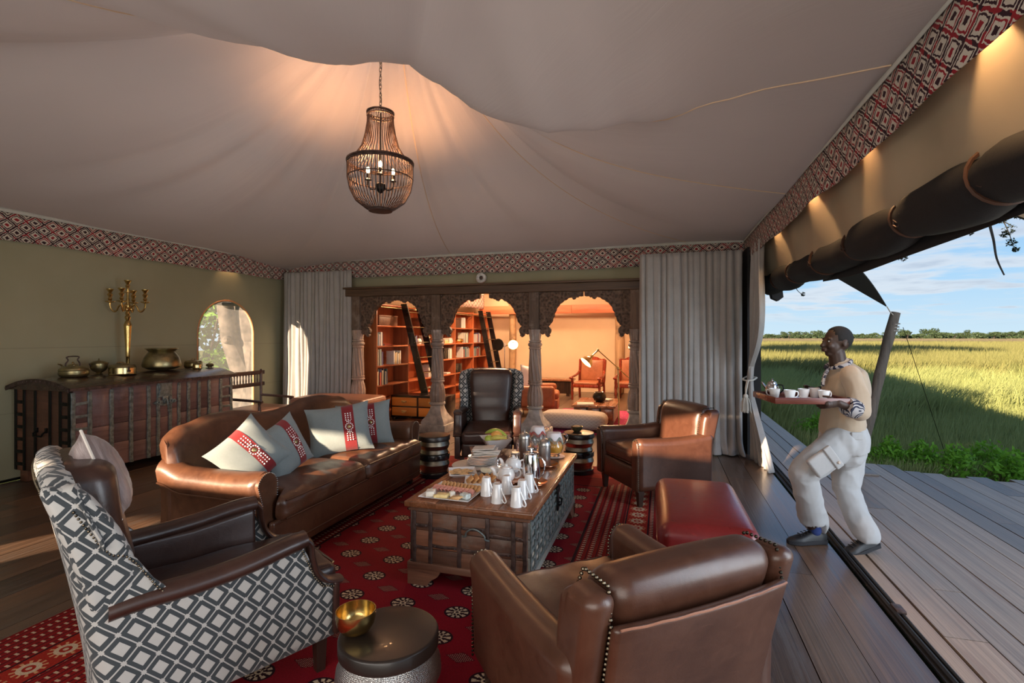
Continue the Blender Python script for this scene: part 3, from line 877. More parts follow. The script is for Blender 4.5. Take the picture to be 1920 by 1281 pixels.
# ------------------------------------------------------------ rear room (library) shell
YR = 13.75
b = MB(); b.box(((XL+XR)/2, YR+0.02, 1.8), (XR-XL+2.0, 0.04, 3.6)); struct(b, 'wall_rear', 'canvas_rear', smooth=False)
b = MB(); b.box((XR+0.04, (YB+YR)/2, 1.8), (0.04, YR-YB-0.02, 3.6)); struct(b, 'wall_right', 'canvas_rear', smooth=False)
b = MB(); b.box((XL-0.02, (8.31+YR)/2, 1.8), (0.04, YR-8.31, 3.6)); struct(b, 'wall_left_rear', 'canvas_rear', smooth=False)
b = MB()
def rc(s, t):
    x = lerp(XL, XR+0.05, s); y = lerp(YB+0.04, YR, t); k = min(1, 2.2*min(s, 1-s)); q = min(1, 2.2*min(t, 1-t))
    return (x, y, 2.72 + 1.35*(1-math.exp(-2.2*min(k, q))) + 0.03*sin(x*6)*min(k, q) + 0.012*sin(x*20+y*4))
b.grid(rc, 90, 60, lambda s, t: (s*8, t*6)); struct(b, 'ceiling_rear', 'canvas_rear', ang=180)
# beam and posts at the far end
b = MB()
bm = thing('ceiling_beam', 'orange-red wooden beam across the far library wall', 'beam', (0, YR-0.30, 0))
for x0, x1 in ((-5.0, -2.35), (-2.345, 1.05)):
    q = MB(); q.rbox(((x0+x1)/2, 0, 2.26), (x1-x0, 0.07, 0.23), 0.006, 1); q.build('plank', 'wood_redbeam', bm)
def pole(px, lab, r, D0=YR-0.16, mat='wood_pole'):
    x = atv(px, D0); b = MB(); pts = [(0.012*sin(z*2+px), 0.01*cos(z*3), z) for z in [0.02+0.28*i for i in range(11)]]
    b.tube(pts, [r*(1+0.06*sin(i*1.7)) for i in range(11)], 12)
    put(b, 'tent_pole', mat, lab, 'pole', (x, D0, 0))
pole(960, 'peeled wooden post behind the swivel lamp at the far wall', 0.095)
pole(1161, 'thick weathered post against the far wall between the two planter chairs', 0.12)
band('valance', (XL+1.05, 8.3), (XL+1.75, YR-0.3), (1, 0), 2.30, 2.70, label='pink and red printed band over the top of the bookcase', seed=5)

# ------------------------------------------------------------ outdoors
b = MB()
def gnd(s, t):
    x = -60 + 900*s**2.2 if s > 0 else -60; y = -60 + 1300*t**2.2 if t > 0 else -60
    r = math.hypot(x, y-5); k = min(1, r/60)
    return (x, y, -0.50 + 0.02*sin(x*0.7)*cos(y*0.6)*k)
b.grid(gnd, 60, 60); struct(b, 'ground', 'marsh', ang=180)
def blades(name, m, n, gen, hmin, hmax, wd, label, cat, nseg=2, lean=0.35, seed=1):
    R = np.random.RandomState(seed); xs, ys, zs = gen(R, n); n = len(xs)
    h = R.uniform(hmin, hmax, n); a = R.uniform(0, 2*PI, n); ln = R.uniform(0.1, 1.0, n)*lean*h; w = wd*R.uniform(0.6, 1.3, n)
    la = 0.5 + R.normal(0, 0.8, n); dx, dy = np.cos(la)*ln, np.sin(la)*ln; ca, sa = np.cos(a)*w/2, np.sin(a)*w/2
    V = np.empty((n, 5, 3), np.float32)
    V[:, 0] = np.stack([xs-ca, ys-sa, zs], 1); V[:, 1] = np.stack([xs+ca, ys+sa, zs], 1)
    mx, my, mz = xs+dx*0.35, ys+dy*0.35, zs+h*0.62
    V[:, 2] = np.stack([mx+ca*0.8, my+sa*0.8, mz], 1); V[:, 3] = np.stack([mx-ca*0.8, my-sa*0.8, mz], 1)
    V[:, 4] = np.stack([xs+dx, ys+dy, zs+h], 1)
    me = bpy.data.meshes.new(name); me.vertices.add(n*5); me.vertices.foreach_set('co', V.ravel())
    base = (np.arange(n)*5)[:, None]; q = base+np.array([[0, 1, 2, 3]]); t = base+np.array([[3, 2, 4]])
    idx = np.concatenate([q, t], 1).ravel().astype(np.int32)
    me.loops.add(n*7); me.loops.foreach_set('vertex_index', idx)
    st = (np.arange(n)[:, None]*7+np.array([[0, 4]])).ravel().astype(np.int32)
    me.polygons.add(n*2); me.polygons.foreach_set('loop_start', st)
    me.update(calc_edges=True); me.validate()
    me.materials.append(M(m)); o = bpy.data.objects.new(name, me); COL.objects.link(o)
    return tag(o, label, cat, kind='stuff')
def outside(x, y):     # not under the deck
    return ~((x < 6.2) & (y < 7.05 - 0.10*(x-2.1))) & ~((x < 2.05) & (y < 12.6))
def near_gen(R, n):
    D = 6.0 + 22*R.uniform(0, 1, n)**1.7; a = R.uniform(0.44, 1.12, n)
    x = (0.958*a-0.287)*D; y = (0.287*a+0.958)*D; k = outside(x, y)
    return x[k], y[k], np.full(k.sum(), -0.5)
def reed_gen(R, n):
    D = 20 + 75*R.uniform(0, 1, n)**1.5; a = R.uniform(0.42, 1.14, n)
    x = (0.958*a-0.287)*D; y = (0.287*a+0.958)*D
    return x, y, np.full(n, -0.5)
def clump_gen(R, n):
    c = R.uniform(0, 1, (260, 2)); D = 11 + 26*c[:, 0]; a = 0.46+0.62*c[:, 1]
    cx = (0.958*a-0.287)*D; cy = (0.287*a+0.958)*D; i = R.randint(0, 260, n); s = 0.35
    x = cx[i]+R.normal(0, s, n); y = cy[i]+R.normal(0, s, n); k = outside(x, y)
    return x[k], y[k], np.full(k.sum(), -0.5)
blades('grass', 'grass_blade', 120000, near_gen, 0.22, 0.55, 0.016, 'fresh green marsh grass growing right up to the deck', 'grass', seed=3)
blades('grass', 'grass_blade', 60000, clump_gen, 0.55, 1.0, 0.020, 'taller wind-bent grass clumps in the middle of the field', 'grass', seed=4, lean=0.7)
blades('reeds', 'reed_blade', 110000, reed_gen, 0.6, 1.25, 0.035, 'sunlit yellow-green reeds stretching to the treeline', 'reeds', seed=5, lean=0.4)
def leafy(center, rad, n, size, seed=1, flat=False):    # leaf quads scattered through an ellipsoid
    R = np.random.RandomState(seed); p = R.normal(0, 1, (n, 3)); p /= np.linalg.norm(p, axis=1)[:, None]
    p *= (R.uniform(0.25, 1, n)**0.6)[:, None]; p = p*np.array(rad)+np.array(center)
    d1 = R.normal(0, 1, (n, 3)); d1 /= np.linalg.norm(d1, axis=1)[:, None]; d2 = R.normal(0, 1, (n, 3)); d2 = np.cross(d1, d2)
    d2 /= np.linalg.norm(d2, axis=1)[:, None]; s = size*R.uniform(0.6, 1.3, n)[:, None]
    V = np.stack([p-d1*s, p+d2*s*0.42, p+d1*s, p-d2*s*0.42], 1)
    return V.reshape(-1, 3)
def leafmesh(name, Vs, m, parent=None):
    V = np.concatenate(Vs); n = len(V)//4
    me = bpy.data.meshes.new(name); me.from_pydata(V.tolist(), [], [(4*i, 4*i+1, 4*i+2, 4*i+3) for i in range(n)])
    me.materials.append(M(m)); o = bpy.data.objects.new(name, me); COL.objects.link(o)
    if parent is not None: o.parent = parent
    return o
# leafy shrubs against the deck edge
SH = [(1508, 792, 0.45, 'leafy bright green shrub at the bend of the deck, behind the walking man'),
      (1660, 862, 0.26, 'low green weed plant beside the foot of the leaning pole'),
      (1722, 868, 0.30, 'small leafy weed at the deck edge, left of the guy rope foot'),
      (1790, 880, 0.34, 'dense green weed under the guy rope at the deck edge'),
      (1852, 868, 0.38, 'upright leafy weed with pale green top near the right border'),
      (1905, 890, 0.34, 'green weed plant at the far right end of the deck edge')]
for i, (px, py, r, lb) in enumerate(SH):
    p = at(px, py, 0.0); p += Vector((0.12, 0.38, 0)) if i else Vector((0.25, 0.1, 0))
    t = thing('weed_shrub', lb, 'shrub', (p.x, p.y, -0.5))
    leafmesh('foliage', [leafy((0, 0, 0.34), (r, r, 0.26), 900, 0.035, i), leafy((0.1, 0.05, 0.52), (r*0.55, r*0.5, 0.2), 300, 0.035, i+30)], 'leaf_bright', t)
    b = MB()
    for k in range(6):
        a = k*1.1; b.tube([(0.02*cos(a), 0.02*sin(a), 0), (0.1*cos(a), 0.1*sin(a), 0.3), (0.16*cos(a), 0.15*sin(a), 0.55)], 0.006, 5)
    b.build('stem', 'leaf_green', t)
# the tree line on the horizon
def far_tree(px, hpx, wpx, D, lab, grp, seed, kind=0):
    a = (px-960)/940; p = ((0.958*a-0.287)*D, (0.287*a+0.958)*D, -0.5)
    H = hpx*D/940; W = wpx*D/940
    R = random.Random(seed)
    t = thing('horizon_tree', lab, 'tree', p, 0.0, grp)
    b = MB(); b.tube([(0, 0, 0), (0.05*W, 0, H*0.3), (0, 0, H*0.6)], [W*0.05, W*0.04, W*0.03], 6)
    b.tube([(0, 0, H*0.25), (W*0.2, 0, H*0.5), (W*0.3, 0, H*0.65)], W*0.025, 5); b.build('trunk', 'bark_dark', t)
    V = []; nb = 7
    for k in range(nb):
        x = R.uniform(-0.42, 0.42)*W; z = H*R.uniform(0.42 if kind == 0 else 0.25, 0.80); r = W*R.uniform(0.16, 0.28)
        V.append(leafy((x, R.uniform(-0.3, 0.3)*W, z), (r, r, H*R.uniform(0.14, 0.22)), 110, W*0.055, seed*10+k))
    leafmesh('crown', V, 'leaf_far', t)
FT = [(1446, 10, 22), (1462, 9, 20), (1478, 14, 22), (1500, 15, 26), (1525, 16, 30), (1552, 13, 26), (1600, 11, 26), (1622, 10, 20), (1640, 11, 24),
      (1662, 12, 22), (1700, 19, 28), (1722, 12, 26), (1743, 21, 34), (1766, 13, 26), (1788, 12, 26), (1805, 17, 26), (1826, 13, 24), (1843, 13, 30), (1862, 14, 30), (1884, 12, 26), (1905, 13, 26), (1928, 15, 34)]
big = {4: 'broad tree with a dark crown, biggest of the treeline left of the walking man', 10: 'rounded tree standing tall in the distant treeline right of the leaning pole',
       12: 'tallest broad-crowned tree in the distant treeline', 15: 'leafy mid-sized tree beside the tallest one in the distant treeline'}
for i, (px, h, wd) in enumerate(FT):
    far_tree(px, h, wd, 300+((i*37) % 50), big.get(i, 'small distant tree on the horizon, %s from the left of the treeline' % ORD[min(17, sum(1 for j in range(i) if j not in big))]), None if i in big else 'low trees along the horizon', i+1, i % 2)
b = MB(); R_ = random.Random(3); V = []
for k in range(150):
    a = (1420+520*k/149-960)/940; D = 330+R_.uniform(-10, 30); V.append(leafy(((0.958*a-0.287)*D, (0.287*a+0.958)*D, 0.6), (3.2, 3.2, R_.uniform(1.0, 2.2)), 26, 1.0, k))
tag(leafmesh('undergrowth', V, 'leaf_far'), 'low dark bush belt under the distant treeline', 'bushes', kind='stuff')
# big tree outside the arched window, its crown above the tent
t = thing('old_tree', 'huge grey-barked tree trunk filling the arched window', 'tree', (-9.30, 10.05, -0.5))
b = MB()
def trunk_rings(pts, rs, n=28, seed=0, rough=0.10):
    out = []
    for (x, y, z), r in zip(pts, rs):
        out.append([(x+r*(1+rough*sin(5*a+z*1.5+seed)+rough*0.6*sin(11*a-z*2.3))*cos(a), y+r*(1+rough*sin(5*a+z*1.5+seed)+rough*0.6*sin(11*a-z*2.3))*sin(a), z) for a in [2*PI*j/n for j in range(n)]])
    return out
b.loft(trunk_rings([(0, 0, 0), (0, 0, 0.6), (0.03, 0, 1.2), (0.05, 0, 1.9), (0.0, 0, 2.6), (0.1, 0, 4), (0.3, 0.1, 6.5), (0.4, 0.2, 9)], [0.95, 0.78, 0.70, 0.68, 0.72, 0.62, 0.5, 0.35]))
b.loft(trunk_rings([(-0.2, -0.5, 1.2), (-0.3, -0.78, 1.9), (-0.3, -0.92, 2.7), (-0.3, -1.1, 4), (-0.6, -1.9, 7)], [0.30, 0.20, 0.17, 0.16, 0.12], 12, 2, 0.06))
b.ball((-0.2, -0.98, 1.95), (0.10, 0.10, 0.10), 8, 6)
b.build('trunk', 'bark', t)
V = [leafy((random.uniform(-6, 15), random.uniform(-7, 5), random.uniform(11, 17)), (2.6, 2.6, 1.6), 420, 0.34, 300+k) for k in range(44)]
leafmesh('crown', V, 'leaf_green', t)
t = thing('window_bush', 'sunlit green bush seen through the left half of the arched window', 'bush', (-12.0, 10.4, -0.5))
leafmesh('foliage', [leafy((random.uniform(-1.4, 1.2), random.uniform(-2.2, 2.2), random.uniform(0.6, 3.6)), (0.9, 0.9, 0.8), 500, 0.10, 400+k) for k in range(16)], 'leaf_bright', t)
b = MB()
for k in range(5): b.tube([(0, 0, 0), (0.5*cos(k*1.3), 0.5*sin(k*1.3), 1.4), (0.9*cos(k*1.3), 0.9*sin(k*1.3), 2.8)], 0.03, 6)
b.build('stem', 'bark', t)
V = [leafy((random.uniform(-17, -14.5), random.uniform(4, 24), random.uniform(0, 5.5)), (1.3, 1.3, 1.2), 330, 0.16, 500+k) for k in range(34)]
tag(leafmesh('undergrowth', V, 'leaf_green'), 'hazy green thicket far outside the arched window', 'thicket', kind='stuff')
# fallen log half in the grass by the leaning pole
b = MB(); b.tube([(0, 0, 0.1), (0.6, 0.2, 0.16), (1.3, 0.3, 0.12)], [0.07, 0.09, 0.05], 8)
put(b, 'fallen_log', 'bark_dark', 'dark fallen branch lying in the grass behind the leaning pole', 'log', (2.55, 8.6, -0.42), 0.2)
# ------------------------------------------------------------ carved arcade
VC = 7.45
CX = [atv(671, VC), atv(820, VC), atv(1003, VC), atv(1192, VC)]
def sq_ring(hw, z, n=32, k=0.0):      # rounded square ring, k: 0 square .. 1 round
    out = []
    for j in range(n):
        a = 2*PI*j/n + PI/4; c, s = cos(a), sin(a); m = max(abs(c), abs(s)); r = hw*((1-k)/m + k)
        out.append((r*c, r*s, z))
    return out
def column(x, lab):
    t = thing('carved_column', lab, 'column', (x, VC, 0), 0.0, None)
    b = MB(); b.rbox((0, 0, 0.065), (0.46, 0.46, 0.13), 0.012, 1); b.build('plinth', 'stone', t)
    b = MB(); b.loft([sq_ring(h, z, 32, k) for h, z, k in ((0.195, 0.13, 0), (0.20, 0.16, 0), (0.185, 0.20, 0.05), (0.155, 0.24, 0.15), (0.125, 0.30, 0.3), (0.105, 0.37, 0.5), (0.10, 0.42, 0.7), (0.125, 0.44, 0.8), (0.125, 0.465, 0.9), (0.10, 0.48, 1))])
    b.build('base', 'stone', t)
    b = MB()
    def flute(z0, z1, rf, nf, tw, dep, m=24, n=80):
        rs = []
        for i in range(m+1):
            z = lerp(z0, z1, i/m); r = rf(i/m)
            rs.append([(r*(1+dep*cos(nf*a+tw*z))*cos(a), r*(1+dep*cos(nf*a+tw*z))*sin(a), z) for a in [2*PI*j/n for j in range(n)]])
        b.loft(rs)
    flute(0.47, 0.80, lambda t: 0.085+0.035*abs(sin(PI*min(1, t*0.9+0.18)))**0.8, 14, 0, 0.05)
    b.lathe([(0.10, 0.795), (0.112, 0.80), (0.112, 0.82), (0.098, 0.83), (0.108, 0.842), (0.108, 0.858), (0.09, 0.865)], 32)
    flute(0.86, 1.34, lambda t: 0.094-0.014*t+0.004*sin(PI*t), 11, 13.0, 0.085, 36)
    b.lathe([(0.08, 1.335), (0.098, 1.345), (0.098, 1.36), (0.085, 1.37), (0.10, 1.385), (0.112, 1.41), (0.10, 1.435), (0.082, 1.445), (0.098, 1.455), (0.098, 1.47), (0.082, 1.48)], 32)
    flute(1.48, 1.64, lambda t: 0.078+0.026*t, 10, 0, 0.07, 10)
    b.build('shaft', 'wood_shaft', t)
    b = MB(); b.loft([sq_ring(h, z, 32, k) for h, z, k in ((0.075, 1.62, 0.9), (0.088, 1.66, 0.5), (0.080, 1.70, 0.1), (0.074, 1.76, 0), (0.074, 2.205, 0))])
    b.build('capital', 'wood_column', t)
    return t
BR = [(0, 2.205), (0.665, 2.205), (0.665, 2.135), (0.635, 2.128), (0.605, 2.132), (0.582, 2.112), (0.560, 2.118), (0.545, 2.092), (0.515, 2.085), (0.500, 2.105), (0.478, 2.122), (0.455, 2.112), (0.425, 2.105), (0.400, 2.080),
      (0.365, 2.070), (0.335, 2.040), (0.302, 2.022), (0.278, 1.985), (0.250, 1.955), (0.240, 1.915), (0.212, 1.875), (0.208, 1.835), (0.185, 1.795), (0.180, 1.755), (0.150, 1.720), (0.135, 1.690),
      (0.155, 1.672), (0.178, 1.640), (0.172, 1.600), (0.150, 1.578), (0.160, 1.545), (0.130, 1.520), (0.100, 1.540), (0.080, 1.580), (0.045, 1.560), (0.0, 1.60)]
def bracket(par, sgn, xo, yo=0.0):
    b = MB(); b.prism([(xo+sgn*(0.074+x), z) for x, z in BR], yo-0.03, yo+0.03); o = b.build('bracket', 'carved', par, ang=30)
    b = MB()
    for y in (yo-0.032, yo+0.032):
        b.tube(spline([(xo+sgn*(0.074+x+0.006), y, z+0.012) for x, z in BR[10:26]], 3), 0.011, 6)
        b.tube(spline([(xo+sgn*(0.074+x*0.86-0.005), y, z+0.040) for x, z in BR[12:26]], 2), 0.006, 5)
    for k in range(9):       # curling leaf scroll
        a = k*0.75; b.ball((xo+sgn*(0.19+0.05*cos(a)*(1-k/12)), yo-0.034, 2.10+0.05*sin(a)*(1-k/12)), 0.012, 6, 4)
    cx, cz = xo+sgn*(0.074+0.145), 1.615
    b.tube([(cx+0.022*cos(a), yo, cz+0.038*sin(a)) for a in [2*PI*i/14 for i in range(14)]], 0.012, 6, closed=True)
    b.build('scrollwork', 'carved', o)
labs = ['carved column at the left end of the arcade, beside the grey curtain', 'carved spiral column on a pale stone base, left of the dark wing chair',
        'carved spiral column between the second and third arch, right of the dark wing chair', 'dark carved column at the right end, half behind the grey curtain']
cols = [column(x, l) for x, l in zip(CX, labs)]
for i, c in enumerate(cols):
    if i < 3: bracket(c, 1, 0)
    if i > 0: bracket(c, -1, 0)
bt = thing('arcade_beam', 'long rough-hewn wooden beam resting on the carved columns', 'beam', ((CX[0]+CX[3])/2, VC, 2.27))
b = MB(); L = CX[3]-CX[0]+0.40
b.rbox((0, 0, 0), (L, 0.17, 0.13), 0.014, 2, 14, df=lambda x, y, z: (x, y+0.006*sin(x*5), z+0.006*sin(x*7+1)))
b.build('beam', 'wood_beam', bt)
b = MB(); b.rbox((0, -0.03, 0.078), (L+0.06, 0.16, 0.03), 0.006, 1, 4); b.build('cap_board', 'wood_beam', bt)
# round white smoke alarm above the arcade
t = thing('smoke_alarm', 'round pale grey ring-shaped detector on the canvas above the arches', 'detector', (atv(902, YB-0.05), YB-0.03, 2.47))
Rx = Matrix.Rotation(PI/2, 3, 'X')
b = MB(); b.lathe([(0.030, 0.0), (0.082, 0), (0.088, 0.02), (0.078, 0.045), (0.055, 0.052), (0.034, 0.04), (0.030, 0.0)], 28, (0, 0, 0), cap=False, R=Rx); b.build('ring', 'white_plastic', t)
b = MB(); b.lathe([(0.0, 0.0), (0.031, 0.0), (0.027, 0.02), (0, 0.022)], 20, R=Rx); b.build('centre', 'iron_rust', t)

# ------------------------------------------------------------ curtains
def curtain(name, lab, x0, x1, y, zt, zb, nf, amp, seed, shape=None, curve=None, m='curtain', n=None):
    R = random.Random(seed); ph = [R.uniform(0, 6.28) for _ in range(6)]; W = abs(x1-x0)
    n = n or int(nf*14)
    def P(s, t):
        z = lerp(zt, zb, t)
        w = s + 0.012*sin(s*9+ph[0]) + 0.008*sin(s*23+ph[1]+t*1.5)
        a = w*nf*2*PI + 0.5*sin(t*2.2+ph[2]) + 0.6*sin(s*11+ph[3])
        d = amp*(0.65+0.35*t)*(sin(a)+0.25*sin(2.3*a+ph[4])) + 0.012*sin(t*7+s*30)
        x = lerp(x0, x1, s) + amp*0.45*cos(a)*0.9
        yy = y + d - 0.05*t**8
        if shape: x, yy, z = shape(x, yy, z, s, t, d)
        return (x, yy, z)
    b = MB(); b.grid(P, n, 34, lambda s, t: (s*W*2.0, (1-t)*(zt-zb)))
    return put(b, name, m, lab, 'curtain', ang=180, solid=0.003)
curtain('curtain', 'grey-brown pleated curtain hanging in the corner left of the arches', -6.50, -5.10, 7.42, 2.66, 0.01, 17, 0.045, 3)
def pud(x, y, z, s, t, d):
    k = max(0, t-0.93)/0.07
    return (x+0.03*k*sin(s*40), y-0.10*k*k+0.02*k*sin(s*55), max(z, 0.006+0.012*k))
curtain('curtain', 'wide pale grey curtain falling to the floor between the arches and the open side', -0.30, 0.98, 7.12, 2.66, 0.0, 15, 0.058, 8, pud)
ZTB = 0.98
def tieback(x, y, z, s, t, d):
    # runs along the open side; gathered at the tassel, flares at the foot
    zz = z; k = math.exp(-((zz-ZTB)/0.42)**2)
    if zz < ZTB: k = math.exp(-((zz-ZTB)/0.80)**2)
    yy = 6.95 - s*0.62
    cy = 6.86
    yy = lerp(yy, cy + (s-0.5)*0.13, k); xx = 1.10 + d*1.0*(1-0.4*k) - 0.05*k
    if zz < ZTB: yy -= (ZTB-zz)*0.30*(s)*0.9; xx += (ZTB-zz)*0.10*s
    return (xx, yy, max(z, 0.004))
curtain('curtain', 'grey curtain gathered at the corner post and tied back with a tassel', 0, 1, 0, 2.66, 0.0, 8, 0.042, 12, tieback)
t = thing('tassel', 'cream rope tie with fringed tassel around the gathered curtain', 'tassel', (1.0, 6.78, 0.0))
b = MB(); b.tube(spline([(0.13, 0.11, 1.02), (0.07, -0.01, 1.0), (0.0, -0.02, 0.99), (-0.035, 0.07, 1.0), (0.04, 0.17, 1.03), (0.13, 0.11, 1.02)], 6), 0.011, 6)
b.tube([(0.0, -0.025, 0.99), (-0.02, -0.05, 0.9), (-0.02, -0.055, 0.82)], 0.009, 6); b.tube([(0.01, -0.04, 0.99), (-0.01, -0.06, 0.9), (-0.02, -0.055, 0.82)], 0.009, 6)
b.build('cord', 'rope', t)
b = MB(); b.ball((-0.02, -0.055, 0.80), (0.03, 0.03, 0.032), 12, 8)
for k in range(54):
    a = k*2.4; r = 0.012+0.016*(k % 3)/2; b.tube([(-0.02+r*cos(a), -0.055+r*sin(a), 0.785), (-0.02+1.9*r*cos(a), -0.055+1.9*r*sin(a), 0.72), (-0.02+2.2*r*cos(a), -0.055+2.2*r*sin(a), 0.63-0.01*(k % 4))], 0.0035, 4)
b.build('fringe', 'rope', t)

b = MB(); b.box((1.14, 7.36, 1.35), (0.16, 0.46, 2.70)); struct(b, 'trim_3', 'canvas_black')
# rolled-up side wall: a long fabric roll cinched by straps
XRo, ZRo = 1.36, 2.21
straps = [6.55, 5.85, 5.0, 4.2, 3.35, 2.55, 1.85, 1.2, 0.5, -0.2]
def rr(y):
    d = min(abs(y-s) for s in straps); return 0.142 - 0.030*math.exp(-(d/0.10)**2) + 0.010*sin(y*5.3)
b = MB(); ys = [7.15 - 0.05*i for i in range(165)]
b.loft([[(XRo + 0.02*sin(y*1.7) + (rr(y)*(1+0.05*sin(3*a+y*2)))*cos(a), y, ZRo-0.03*abs(sin(y*3.9))*0.5 + rr(y)*(1+0.05*sin(3*a+y*2))*sin(a)*0.95) for a in [2*PI*j/22 for j in range(22)]] for y in ys])
roll = thing('rolled_side_wall', 'black rolled-up canvas side wall strapped above the open side', 'rolled canvas', (0, 0, 0))
b.build('roll', 'canvas_black', roll)
b = MB(); b.prism([(1.30, 2.14), (1.44, 2.16), (1.455, 2.03), (1.40, 1.985), (1.33, 2.02)], 7.0, 7.14); b.build('end_pouch', 'canvas_black', roll)
b = MB(); b.grid(lambda s, t: (XRo+0.10+0.02*sin(s*20), lerp(5.4, -1.5, s), ZRo-0.02-t*(0.13+0.03*sin(s*9))), 60, 3); b.build('loose_flap', 'canvas_black', roll, solid=0.006)
for y in straps:
    b = MB(); r = rr(y)+0.008
    ring = []
    for j in range(20):
        a = 2*PI*j/20; ring.append((XRo+0.02*sin(y*1.7)+r*cos(a), y+0.02*sin(a), ZRo+r*sin(a)*0.97))
    b.tube(ring, 0.010, 5, closed=True); s = b.build('strap', 'strap_tan', roll)
    b = MB(); bx = XRo-r-0.004
    b.tube([(bx, y-0.03, ZRo-0.01), (bx-0.004, y-0.07, ZRo-0.03), (bx, y-0.11, ZRo-0.045), (bx+0.004, y-0.07, ZRo-0.06), (bx, y-0.03, ZRo-0.04)], 0.004, 5, closed=True); b.build('buckle', 'iron_rust', s)
# taut black canvas corner pulled to the leaning pole
awn = thing('shade_sail_corner', 'black tapering canvas corner stretched from the roll to the leaning pole', 'awning', (0, 0, 0))
q0 = Vector((1.44, 5.25, 2.14)); q1 = Vector((1.46, 4.75, 2.20)); tip = Vector((2.40, 6.56, 1.87))
b = MB(); b.loft([[tuple(lerp(q0, tip, k)+Vector((0, 0, 0.006))), tuple(lerp(q1, tip, k)+Vector((0, 0, 0.006+0.04*sin(PI*k)))), tuple(lerp(q1, tip, k)+Vector((0, 0, -0.006+0.04*sin(PI*k)))), tuple(lerp(q0, tip, k)-Vector((0, 0, 0.006)))] for k in [i/10*0.985 for i in range(11)]])
b.build('sail', 'canvas_black', awn)
b = MB(); b.tube([tip, lerp(tip, Vector((2.50, 6.67, 1.78)), 0.5)+Vector((0, 0, -0.01)), Vector((2.50, 6.67, 1.78))], 0.006, 5); b.build('cord', 'rope', awn)
ptop = Vector((2.55, 6.71, 1.81))
pole_ = thing('leaning_pole', 'weathered grey wooden pole leaning outward on the deck edge', 'pole', (2.115, 6.55, 0.0))
d = ptop-Vector((2.115, 6.55, 0))
b = MB(); b.tube([Vector((0, 0, 0.07))+d*k+Vector((0.006*sin(k*7), 0, 0)) for k in [i/12*0.96 for i in range(13)]], [0.051+0.004*sin(i*2) for i in range(13)], 14); b.build('post', 'wood_grey_pole', pole_)
b = MB(); b.rbox((0.02, 0, 0.008), (0.30, 0.22, 0.02), 0.004, 1); b.build('foot_board', 'wood_deck', pole_)
b = MB(); b.lathe([(0.05, 0.018), (0.05, 0.026), (0.018, 0.03), (0.014, 0.05), (0.014, 0.10)], 10)
for a in (0.5, 1.8, 3.4, 4.9): b.lathe([(0.012, 0.018), (0.012, 0.036), (0, 0.038)], 6, (0.075*cos(a), 0.05*sin(a), 0))
b.build('bracket', 'iron_black', pole_)
b = MB()
for k in range(3): b.tube([d*(0.93-0.02*k)+Vector((0.056*cos(a), 0.056*sin(a), 0.01*sin(a))) for a in [2*PI*j/12 for j in range(12)]], 0.005, 4, closed=True)
b.build('lashing', 'rope', pole_)
b = MB(); g1 = at(1795, 872, -0.1)
b.tube([ptop+Vector((0.06, 0, -0.17)), Vector((g1.x+0.2, g1.y+0.5, -0.45))], 0.0035, 5); put(b, 'guy_rope', 'iron_black', 'thin dark guy rope from the leaning pole into the grass', 'rope')

# overhanging branches outside, above the deck
def twig(name, lab, p, segs, leaves, th=0.008, lm='leaf_dark', n=90, sz=0.020):
    t = thing(name, lab, 'branch', p); b = MB()
    for sg in segs: b.tube(spline(sg, 4), [th*(1-0.6*i/(4*(len(sg)-1))) for i in range(4*(len(sg)-1)+1)], 5)
    b.build('wood', 'bark_dark', t)
    if leaves: leafmesh('leaves', [leafy(c, r, n, sz, 900+i) for i, (c, r) in enumerate(leaves)], lm, t)
    return t
def pxp(px, py, D):
    a = (px-960)/940; return Vector(((0.958*a-0.287)*D, (0.287*a+0.958)*D, 1.55+(629-py)*D/940))
def rel(o, *pts): return [tuple(pxp(*p)-o) for p in pts]
def cl(o, lst): return [(tuple(pxp(px, py, D)-o), (r, r*0.7, r*0.8)) for px, py, D, r in lst]
o = pxp(1900, 330, 4.6)
t = twig('tree_branch', 'thick dark tree limb with leaves crossing the upper right corner', o, [rel(o, (1985, 420, 4.4), (1905, 392, 4.6), (1840, 385, 5.0), (1780, 372, 5.4), (1690, 350, 5.8)), rel(o, (1960, 350, 4.5), (1880, 360, 4.8), (1800, 365, 5.2))],
     cl(o, [(1905, 372, 4.7, 0.17), (1870, 378, 4.8, 0.13), (1935, 385, 4.6, 0.2), (1840, 372, 5.0, 0.13), (1800, 368, 5.2, 0.12)]), 0.085, n=380, sz=0.018)
o = pxp(1862, 400, 4.6)
twig('hanging_twig', 'bare dark twig curving down below the leafy limb', o, [rel(o, (1866, 385, 4.6), (1858, 402, 4.6), (1855, 420, 4.6), (1862, 450, 4.6), (1868, 485, 4.6), (1882, 516, 4.6))], [], 0.016)
def spray(lab, pts, leafs, n=60, sz=0.015, th=0.006):
    o = pxp(*pts[0][0]); twig('leafy_twig', lab, o, [rel(o, *s) for s in pts], cl(o, leafs), th, n=n, sz=sz)
spray('fine leafy twigs hanging beside the bare dark twig', [[(1858, 395, 4.7), (1880, 415, 4.7), (1892, 440, 4.7), (1900, 465, 4.7)], [(1880, 415, 4.7), (1900, 425, 4.7)]], [(1878, 412, 4.7, 0.05), (1893, 430, 4.7, 0.06), (1895, 455, 4.7, 0.05), (1884, 440, 4.7, 0.04), (1903, 468, 4.7, 0.03)], 70, 0.013)
spray('small leafy twig left of the bare dark twig', [[(1800, 385, 5.0), (1815, 410, 5.0), (1822, 432, 5.0)]], [(1808, 405, 5.0, 0.05), (1822, 425, 5.0, 0.05), (1818, 438, 5.0, 0.03)], 60, 0.013)
